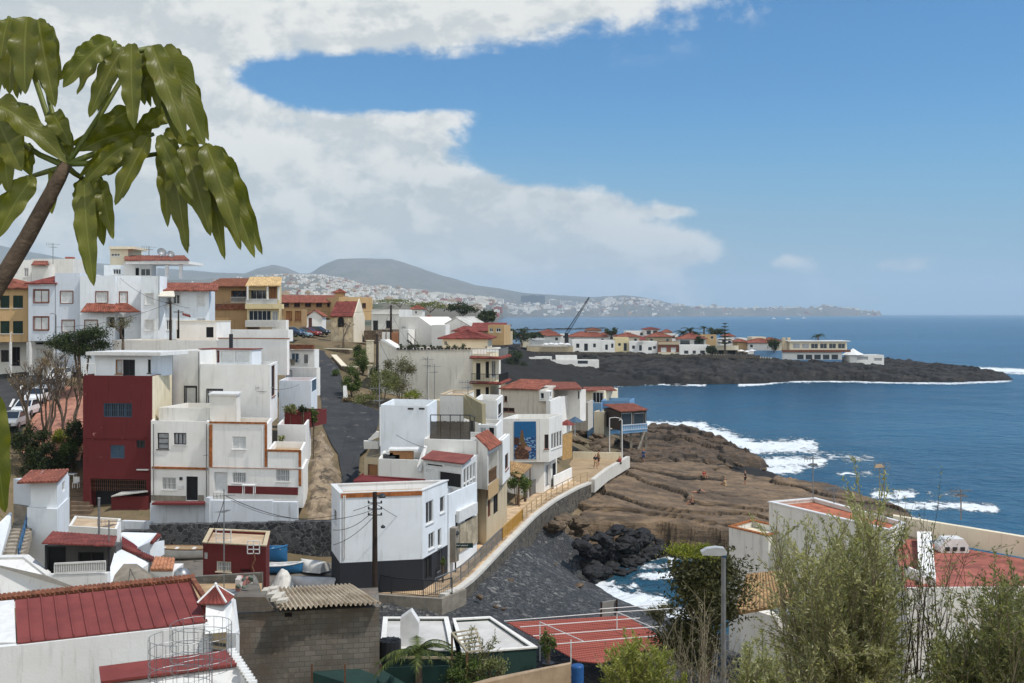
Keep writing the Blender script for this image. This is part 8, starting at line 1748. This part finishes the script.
for px,py,Y,w,hh,mt,n,lb in ((352,396,131,19,26,MIDG,4200,'round green bush beside the asphalt road'),(363,370,147,17,20,MIDG,3000,'green bush against the upper cream pillar'),(357,357,156,10,12,DARKG,1000,'small dark bush at the top of the road wall'),(400,396,131,40,40,GREYG,5200,'large grey green bush under the sloping white wall'),(382,404,128,34,34,OLIVED,4200,'olive bush around the foot of the brown pole'),(412,403,128,20,12,BRIGHT,1200,'yellow green bush above the tall white block'),(366,406,127,26,12,OLIVED,1400,'low weedy bush at the road edge'),(350,405,127,16,8,DRY,900,'dry brown weeds at the road edge'),(377,384,142,22,26,DARKG,2600,'scrubby bush between the two cream pillars'),(336,378,142,8,8,MIDG,500,'little bush at the foot of the inner road wall'),(295,342,181,8,7,BRIGHT,500,'round yellow green bush in front of the parked blue car'),(313,424,101,8,16,MIDG,700,'climbing plants beside the red roof garden'),(292,414,101,14,9,OLIVED,700,'mixed pot plants on the red roof garden'),(303,416,100.6,8,11,DARKG,500,'dark pot plant at the corner of the red roof garden'),(281,444,95,8,8,BRIGHT,500,'yellow green pot plant on the white balcony'),(517,492,108,22,20,MIDG,2000,'leafy green plants under the tiled lean-to'),(525,490,110,14,14,BRIGHT,900,'bright plants by the grey plank fence'),(479,541,92,6,8,MIDG,500,'small pot plant beside the promenade doors'),(443,566,77,5,8,MIDG,500,'small plant at the corner of the dark based house')): shrub('bush',lb,px,py,Y,w,hh,mt,n,.19 if Y > 100 else .1)
for i in range(9):
 px = 402 + i * 7.6;shrub('planter_plant','dark leafy plant in the planter row on the blank white wall',px,349.5,136,6,5,DARKG,220,.14,'plants in the planter row',stems=2,sink=0)
for px,py,Y,w,hh,mt,lb in ((507,350,372,22,24,DARKG,'dark tree left of the dining terrace'),(522,346,425,20,16,DARKG,'dark round tree beside the dining terrace'),(515,374,380,26,22,DARKG,'dark thicket left of the white pavilion'),(611,338,452,13,9,DARKG,'round dark tree behind the white headland houses'),(535,339,446,16,6,DARKG,'low dark trees behind the dining terrace'),(700,345,440,8,8,DARKG,'dark shrub beside the low white headland house'),(711,356,424,10,10,DARKG,'dark bush at the corner of the cream terrace'),(774,352,427,11,12,DARKG,'dark bush hanging over the blue wall'),(715,338,452,15,10,DARKG,'dark crowns behind the yellow headland house'),(462,318,330,30,14,DARKG,'dark tree on the scrubby slope behind the red roofs'),(430,312,420,40,10,OLIVED,'olive scrub trees on the slope'),(486,326,300,20,14,DARKG,'dark tree beside the ochre wing house'),(400,307,520,50,8,OLIVED,'line of low olive trees below the hillside town')): shrub('tree',lb,px,py,Y,w,hh,mt,1500,.55,'trees on the slope and headland','tree',k=11,trunk=3,aspect=.6)
def frond_palm(lb,px,py,Y,hpx,rpx,nf,mat,group=None,trunk=.2,name='palm_tree',droop=.9,seg=9,lw=.05):
 b_ = pt(px,py,Y);top = b_ + Vector((0,0,hpx * Y / F));R_ = rpx * Y / F;t = thing(name,lb,'palm tree',b_,group);m = MB();m.tube([b_ - Vector((0,0,.5)),b_.lerp(top,.5) + Vector((.05,0,0)),top],[trunk * 1.2,trunk,trunk * .9],8);m.build('trunk',BARK,t);m = MB()
 for f in range(nf):
  a = f * 2.399 + rnd.uniform(-.2,.2);el = rnd.uniform(.1,1.25);L = R_ * rnd.uniform(.85,1.15);d = Vector((math.cos(a),math.sin(a),0));prev = None
  for i in range(seg + 1):
   s = i / seg;p = top + d * L * s * math.cos(el * (1 - s * .4)) + Vector((0,0,L * (s * math.sin(el) - droop * s * s * .75)))
   if prev is not None:
    ax = (p - prev);m.bar(prev,p,lw * (1 - s * .7));sd_ = ax.cross(Vector((0,0,1))).normalized()
    for k in range(3):
     q = prev.lerp(p,k / 3)
     for g in (-1,1): e = q + sd_ * g * L * .24 * math.sin(math.pi * min(.97,s * .85 + .14)) + ax.normalized() * L * .10 - Vector((0,0,L * .07));m.poly([q,q + ax * .32,e])
   prev = p
 m.build('crown',mat,t);return t
frond_palm('green banana like palm in the garden at the bottom',418,700,53,48,42,17,PALM,trunk=.16,lw=.06)
for px,py,hh,r,lb in ((683,349,16,10,'leftmost of the headland palms behind the tiled villa'),(690,349,18,11,'second headland palm behind the tiled villa'),(696,350,16,9,'third headland palm beside the yellow house'),(704,350,22,6,'tall headland palm above the yellow house'),(818,343,7,8,'palm above the roof of the long seafront restaurant')): frond_palm(lb,px,py,448 if px < 800 else 442,hh,r,16,DARKG,'headland palms',.35,seg=6,lw=.15)
t = thing('norfolk_pine','tall tiered norfolk pine standing behind the headland balustrade','tree',pt(725,356,426));m = MB();b_ = pt(725,356,426);m.tube([b_,b_ + Vector((0,0,12.2))],[.45,.12],8);m.build('trunk',BARK,t);m = MB()
for i in range(7):
 z = 4.6 + i * 1.25;r = 2.9 - i * .33
 for k in range(9):
  a = k * .698 + i * .3;d = Vector((math.cos(a),math.sin(a),.12));p = b_ + Vector((0,0,z));m.tube([p,p + d * r],[.22,.10],5);[m.bar(p + d * r * s,p + d * r * s + Vector((-d.y * g,d.x * g,.1)) * r * .3,.22) for s in (.45,.7,.92) for g in (-1,1)]
m.build('crown',DARKG,t)
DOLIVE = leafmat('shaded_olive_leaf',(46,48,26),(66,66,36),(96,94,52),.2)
# dense tree below the seafront house
t = thing('dense_tree','dense dark tree with a sunlit yellow green top below the seafront house','tree',pt(705,672,48));b_ = pt(705,672,48);m = MB()
for dx in (-.8,-.2,.4,.9): m.tube([b_ - Vector((0,0,1)),b_ + Vector((dx * .5,rnd.uniform(-.3,.3),1.6)),b_ + Vector((dx,rnd.uniform(-.5,.5),3.4))],[.12,.09,.04],6)
m.build('trunk',BARK,t);P_ = clump_points((pt(704,595,48).x,48,zof(588,48)),(1.65,1.5,1.45),16000,26,.55);P_ = P_[P_[:,2] < zof(545,48)];leaves('crown',P_,DOLIVE,t,.2,.34);Q_ = clump_points((pt(696,551,48).x,48,zof(551,48)),(1.25,1.2,.26),2600,12,.5);leaves('crown_top',Q_,BRIGHT,t,.13,.3,dirs=np.tile([0,0,.8],(len(Q_),1)));leaves('hanging_foliage',clump_points((pt(690,640,48).x,48,zof(640,48)),(1.3,1.0,1.1),5600,12,.55),DOLIVE,t,.19,.34)  # bright leaves on top, dark below: sun and shade put into leaf colour
h = thing('garden_steps','broad brown stone steps between the white hut and the oxblood building','steps',(xof(78,93),93,7.2));m = MB()
for i in range(9): p = pt(70,516,90.5).lerp(pt(70,480,95.5),i / 8);m.box(p.x,p.y,p.z - .8,p.x + 1.6,p.y + .8,p.z + .02)
m.build('step',pbr('brown_stone_steps',lin(120,102,84),lin(88,74,62),scale=1.5,bump=.4),h)
# ---- near shrubs on the slope below the viewpoint
def willow(name,lb,base,tips_poly,Y0,Y1,nstem,mat,nleaf,size,twig=TWIG,r=.022,sub=5,leafy=.45,asp=.28,cat='bush'):
 bx,by,bY = base;b_ = pt(bx,by,bY);t = thing(name,lb,cat,b_);m = MB();pts,dirs = [],[];xs_ = [p[0] for p in tips_poly];ys_ = [p[1] for p in tips_poly];k = 0
 while k < nstem:
  x,y = rnd.uniform(min(xs_),max(xs_)),rnd.uniform(min(ys_),max(ys_))
  if float(poly_sd(np.array([x]),np.array([y]),tips_poly)[0]) < 0: continue
  k += 1;e = pt(x,y,rnd.uniform(Y0,Y1));s0 = b_ + Vector((rnd.gauss(0,.25),rnd.gauss(0,.25),0));c = s0.lerp(e,.55) + Vector((0,0,(e - s0).length * .13)) + Vector((rnd.gauss(0,.08),rnd.gauss(0,.08),0))
  cv = [s0 * (1 - u) ** 2 + c * 2 * u * (1 - u) + e * u * u for u in np.linspace(0,1,8)];m.tube(cv,[r * (1 - .85 * i / 7) for i in range(8)],5);L = (e - s0).length
  for j in range(sub):
   u = rnd.uniform(1 - leafy,1);p = s0 * (1 - u) ** 2 + c * 2 * u * (1 - u) + e * u * u;d = ((e - c) * .5 + Vector((rnd.gauss(0,.5),rnd.gauss(0,.5),rnd.gauss(.25,.4))) * L * .22).normalized();l = L * rnd.uniform(.06,.17);q = p + d * l;m.tube([p,q],[r * .3,r * .12],4);n_ = int(nleaf * l)
   for i in range(n_): w = rnd.random();pts.append(p.lerp(q,w) + Vector((rnd.gauss(0,.018),rnd.gauss(0,.018),rnd.gauss(0,.018))));dirs.append(d * 1.3)
 m.build('branches',twig,t)
 if pts: leaves('foliage',pts,mat,t,size,asp,dirs,.75)
 return t
poly_a = [(866,500),(852,530),(822,552),(812,580),(806,605),(800,650),(775,690),(900,690),(900,625),(894,580),(884,545),(876,515)]
willow('willow_bush','large olive willow like bush in front of the grey seafront house',(850,900,15),poly_a,13.2,16.2,205,OLIVE,120,.06,sub=7,leafy=.5)
willow('willow_bush','left olive spray of branches reaching towards the tiled lean-to',(820,860,15.5),[(757,548),(766,520),(790,525),(808,545),(830,600),(815,640),(790,580)],14.5,16,26,OLIVE,90,.06,sub=6)
willow('willow_bush','dark green bush at the lower right corner',(1000,880,13),[(968,610),(990,585),(1035,575),(1060,690),(925,700),(935,650)],11.5,14,140,OLIVED,120,.06,sub=7)
willow('twiggy_bush','dark nearly leafless twigs rising before the terracotta wall',(925,800,14),[(905,500),(930,486),(962,496),(975,560),(965,620),(900,620),(890,540)],12.8,14.6,30,OLIVED,26,.05,DTWIG,.011,6,.6)
willow('willow_bush','low yellow green bush at the bottom left of the street lamp',(640,760,22),[(612,650),(640,642),(668,655),(690,690),(600,695)],21,23,90,leafmat('fresh_olive_leaf',(112,120,56),(142,146,74),(166,164,96)),120,.085,sub=7,leafy=.6,r=.02)
willow('twiggy_bush','pale grey twiggy bush left of the lamp at the bottom',(700,800,24),[(600,660),(640,640),(690,610),(705,585),(722,620),(745,640),(760,690),(600,695)],22,26,90,GREYG,12,.07,TWIG,.016,6,.65)
willow('willow_bush','olive bush at the bottom between the lamp and the large willow bush',(750,780,19),[(735,655),(760,640),(790,650),(800,700),(725,700)],18,20,80,OLIVE,120,.075,sub=7,leafy=.6)
willow('vine','dry climbing vine over the pergola by the green beach house',(470,690,55.5),[(456,640),(480,628),(500,638),(506,655),(470,680),(452,670)],54.6,57.5,46,OLIVED,20,.16,DTWIG,.03,6,.8,cat='vine')
shrub('bush','bushy garden plants between the palm and the pergola',470,690,54.5,60,32,MIDG,3000,.13,stems=8);shrub('bush','dry leafy plants in front of the dark green beach house',494,684,54,40,26,OLIVED,2000,.12,stems=8);shrub('potted_tree','small potted tree in front of the dark green wall',548,668,57,14,36,MIDG,900,.14,cat='potted tree',trunk=.8)
shrub('bush','green weeds behind the red court right corner',662,664,58,30,20,OLIVED,1500,.12);shrub('bush','grey green shrub on the beach right of the pole frame',660,622,70,26,22,GREYG,1800,.14)
m = MB();m.lathe(pt(548,668,57) - Vector((0,0,.25)),[(.22,0),(.3,.5),(.33,.52),(.25,.53)],12);solo(m,'pot',FRAME_DK,'dark pot of the small tree by the dark green wall','pot')
# ================================================================ umbrella tree close to the camera
UMB = bpy.data.materials.new('umbrella_tree_leaf');UMB.use_nodes = True;t = NT(UMB.node_tree);tc_ = t.node('ShaderNodeTexCoord').outputs['UV'];u_,v_,_ = t.sep(tc_);ob = t.node('ShaderNodeTexCoord').outputs['Object']
mid = t.mapr(t.math('ABSOLUTE',t.math('SUBTRACT',u_,.5)),.012,.05,1,0);vein = t.node('ShaderNodeTexWave',wave_type='BANDS',bands_direction='Y');t.put(vein.inputs['Vector'],t.comb(u_,t.math('SUBTRACT',v_,t.math('MULTIPLY',t.math('ABSOLUTE',t.math('SUBTRACT',u_,.5)),.35)),0));vein.inputs['Scale'].default_value = 5;vn = t.mapr(vein.outputs['Fac'],.86,1.0)
rr = t.node('ShaderNodeObjectInfo').outputs['Random'];base = t.mix(t.noise(ob,9,5,.6),lin(64,72,14),lin(124,122,32));base = t.mix(t.math('MULTIPLY',rr,.4),base,lin(120,122,44));base = t.mix(t.math('MULTIPLY',vn,.12),base,lin(120,126,52));base = t.mix(t.math('MULTIPLY',mid,.6),base,lin(136,138,66))
base = t.mix(t.math('MULTIPLY',t.mapr(t.noise(ob,22,5,.7),.60,.74),.5),base,lin(120,100,44))
b = t.node('ShaderNodeBsdfPrincipled');t.put(b.inputs['Base Color'],base);b.inputs['Roughness'].default_value = .42;b.inputs['Specular IOR Level'].default_value = .5;t.put(b.inputs['Normal'],t.bump(t.math('ADD',t.math('MULTIPLY',t.noise(ob,30,4),.5),t.math('MULTIPLY',vn,.5)),.35,.006))
tr = t.node('ShaderNodeBsdfTranslucent');t.put(tr.inputs[0],t.mix(1.0,base,(1.5,1.5,.5),'MULTIPLY'));ms = t.node('ShaderNodeMixShader');ms.inputs[0].default_value = .45;t.l.new(b.outputs[0],ms.inputs[1]);t.l.new(tr.outputs[0],ms.inputs[2]);o = t.node('ShaderNodeOutputMaterial');t.l.new(ms.outputs[0],o.inputs[0])
YT = 4.0;K_ = 300 / 683
def cp(cx,cy,Y=YT): return pt(cx * K_,cy * K_,Y)
tree = thing('umbrella_tree','near umbrella tree with large drooping glossy leaves at the upper left','tree',pt(-30,345,YT))
m = MB();m.tube([pt(-60,390,YT),cp(-30,690),cp(20,610),cp(62,540),cp(108,455),cp(135,405),cp(152,372)],[.035,.032,.030,.028,.026,.024,.019],12);m.build('trunk',pbr('umbrella_tree_bark',lin(104,86,70),lin(66,54,44),scale=14,bump=.9,bscale=40,bdist=.01,detail=8),tree,True)
m = MB();STK = [[(152,372),(190,320),(235,250),(280,175),(300,120)],[(152,375),(215,350),(290,330),(350,305)],[(150,370),(130,300),(112,230),(88,60)],[(152,380),(170,395),(195,410)],[(150,378),(90,352),(40,318),(10,300)],[(150,378),(120,330),(60,240),(-5,228)],[(152,372),(230,372),(370,348)],[(150,380),(110,390),(70,402)],[(152,372),(120,300),(40,60),(20,40)],[(280,175),(255,130),(262,95)],[(300,120),(330,112),(345,108)]]
for s_ in STK: m.tube([cp(x,y,YT + .05 * i) for i,(x,y) in enumerate(s_)],[.012 - .006 * i / len(s_) for i in range(len(s_))],7)
m.build('leaf_stalk',pbr('green_stalk',lin(112,118,52),lin(84,92,40),scale=6,rough=.5),tree,True)
def leaf(x0,y0,x1,y1,w,bow=.12,dy=0.0,tw=0.0,side=1,fold=.25):
 a,e = cp(x0,y0,YT + dy),cp(x1,y1,YT + dy - .05 * (1 if dy > -.1 else -1));L = (e - a).length;dirv = (e - a) / L;view = Vector((0,-1,0));sd_ = dirv.cross(view).normalized();c = a.lerp(e,.42) + Vector((0,0,1)) * bow * L * (.6 + .4 * abs(dirv.x)) + sd_ * 0 - Vector((0,.10 * L,0));Wm = w * .88 * K_ * (YT + dy) / F;nu,nv = 8,26;me_v,me_f,uv = [],[],[];ph = rnd.uniform(0,6);wf = rnd.uniform(2.4,4.6)
 for j in range(nv + 1):
  s = j / nv;p = a * (1 - s) ** 2 + c * 2 * s * (1 - s) + e * s * s;tg = ((c - a) * (1 - s) + (e - c) * s).normalized();x_ = tg.cross(view);x_ = x_.normalized() if x_.length > 1e-3 else sd_;nn = x_.cross(tg).normalized();x_ = (x_ * math.cos(tw) + nn * math.sin(tw));nn = x_.cross(tg).normalized();prof_ = (math.sin(math.pi * min(1,s ** .8 * .97 + .03)) ** .62) * (1 - .12 * s);half = Wm * .5 * prof_
  for i in range(nu + 1):
   q = i / nu * 2 - 1;wav = math.sin(s * wf * 2 * math.pi + ph + (1.2 if q > 0 else 0)) * .30 * abs(q) ** 1.5 + .08 * math.sin(s * 23 + ph) * abs(q) ** 3;me_v.append(p + x_ * half * q * (1 + .10 * math.sin(s * wf * 6.28 + ph)) + nn * (half * (abs(q) * fold + wav)) - OFF[tree.name]);uv.append((i / nu,s))
 for j in range(nv):
  for i in range(nu): k = j * (nu + 1) + i;me_f.append((k,k + 1,k + nu + 2,k + nu + 1))
 me = bpy.data.meshes.new('leaf');me.from_pydata(me_v,[],me_f);me.materials.append(UMB);me.polygons.foreach_set('use_smooth',[True] * len(me.polygons));l_ = me.uv_layers.new(name='uv')
 for lp in me.loops: l_.data[lp.index].uv = uv[lp.vertex_index]
 o = bpy.data.objects.new('leaf',me);col.objects.link(o);o.parent = tree
for a in ((255,92,143,200,62,.16,-.05,.3),(250,105,175,216,44,.12,.03,-.4),(282,108,203,268,56,.06,0,.2),(300,100,306,295,60,.02,-.06,.1),(338,118,364,250,56,.1,.02,-.3),(345,104,425,325,66,.16,-.02,.35),(372,108,466,334,84,.2,.04,.3),(330,110,300,210,40,.05,.12,0),
          (345,300,180,345,62,.16,.06,.5),(330,308,205,415,58,.1,.02,.5),(338,312,262,468,62,.02,-.03,-.2),(362,308,436,470,46,.06,-.12,.2),(378,315,382,518,46,0,.04,.2),(392,318,428,578,60,.04,.02,-.2),(422,326,480,538,66,.08,0,.2),(462,332,515,520,60,.1,.05,-.2),(470,330,548,552,70,.14,-.04,.25),(482,336,580,588,74,.14,.02,.3),(470,360,512,592,46,.08,.08,0),(375,300,460,350,50,.15,.1,.4),(300,250,200,330,54,.1,.1,.2),(395,250,320,300,50,.1,.1,.3),
          (192,412,214,652,60,.02,-.05,.1),(205,395,240,500,56,.05,.05,-.3),(230,410,258,545,44,.04,.02,.2),(300,325,190,420,50,.15,-.06,.4),
          (62,38,58,215,76,.02,-.04,.1),(88,45,126,245,68,.1,0,.25),(96,55,140,180,50,.1,.06,0),(84,60,100,205,46,.05,.08,-.2),(20,42,2,135,50,.04,.02,0),(34,55,22,215,60,.02,.05,.2),(45,50,40,225,50,.04,.1,-.1),
          (-20,236,152,372,78,.22,-.1,.5),(-10,262,50,390,96,.05,.02,.1),(10,300,20,440,60,.05,.06,.2),(78,402,-8,545,58,.08,-.02,.3),(120,258,162,332,54,.1,.04,.2),(130,380,118,488,36,.05,.05,.1),(60,330,70,400,50,.05,.08,0),(145,300,165,360,46,.1,.06,0),
          (268,100,232,250,46,.1,.1,.3),(322,112,330,240,50,.06,.12,-.2),(352,108,400,300,52,.12,.1,.1),(405,130,470,300,46,.1,.12,-.3),(372,312,405,500,50,.05,.1,.3),(440,330,470,500,54,.06,.1,-.1),(500,400,548,570,50,.06,.12,.2),(455,345,500,470,60,.1,.14,.1),(220,400,236,560,48,.04,.1,.2),(185,405,196,520,44,.03,.12,-.2),(285,330,245,400,60,.12,.12,.4),(70,45,84,190,56,.05,.1,.2),(5,60,-5,220,60,.05,.1,0),(110,60,132,200,44,.08,.12,.3),(-20,270,10,330,80,.1,.1,.2)):
 leaf(*a)
 if a[4] > 45: x_,y_ = rnd.uniform(-16,16),rnd.uniform(-6,10);leaf(a[0] + x_ * .4,a[1] + y_ * .3,a[2] + x_ * 1.4,a[3] + y_ - 14,a[4] * .82,a[5] * rnd.uniform(.6,1.5),a[6] + rnd.uniform(.06,.16),a[7] + rnd.uniform(-.5,.5))
low = thing('broad_leaf_plant','large hanging glossy leaf cut off by the left picture edge','plant',pt(-8,540,3.2));K2 = OFF[tree.name];tree2,tree = tree,low;YT_ = YT
OFF[low.name] = Vector(low.location);leaf(-10,900,12,1168,74,.02,-.9,.2);leaf(-40,880,-8,1200,90,.02,-.7,-.2);m = MB();m.tube([cp(-60,860,3.2),cp(-14,905,3.2)],[.01,.006],6);m.build('leaf_stalk',MATS['green_stalk'],low)
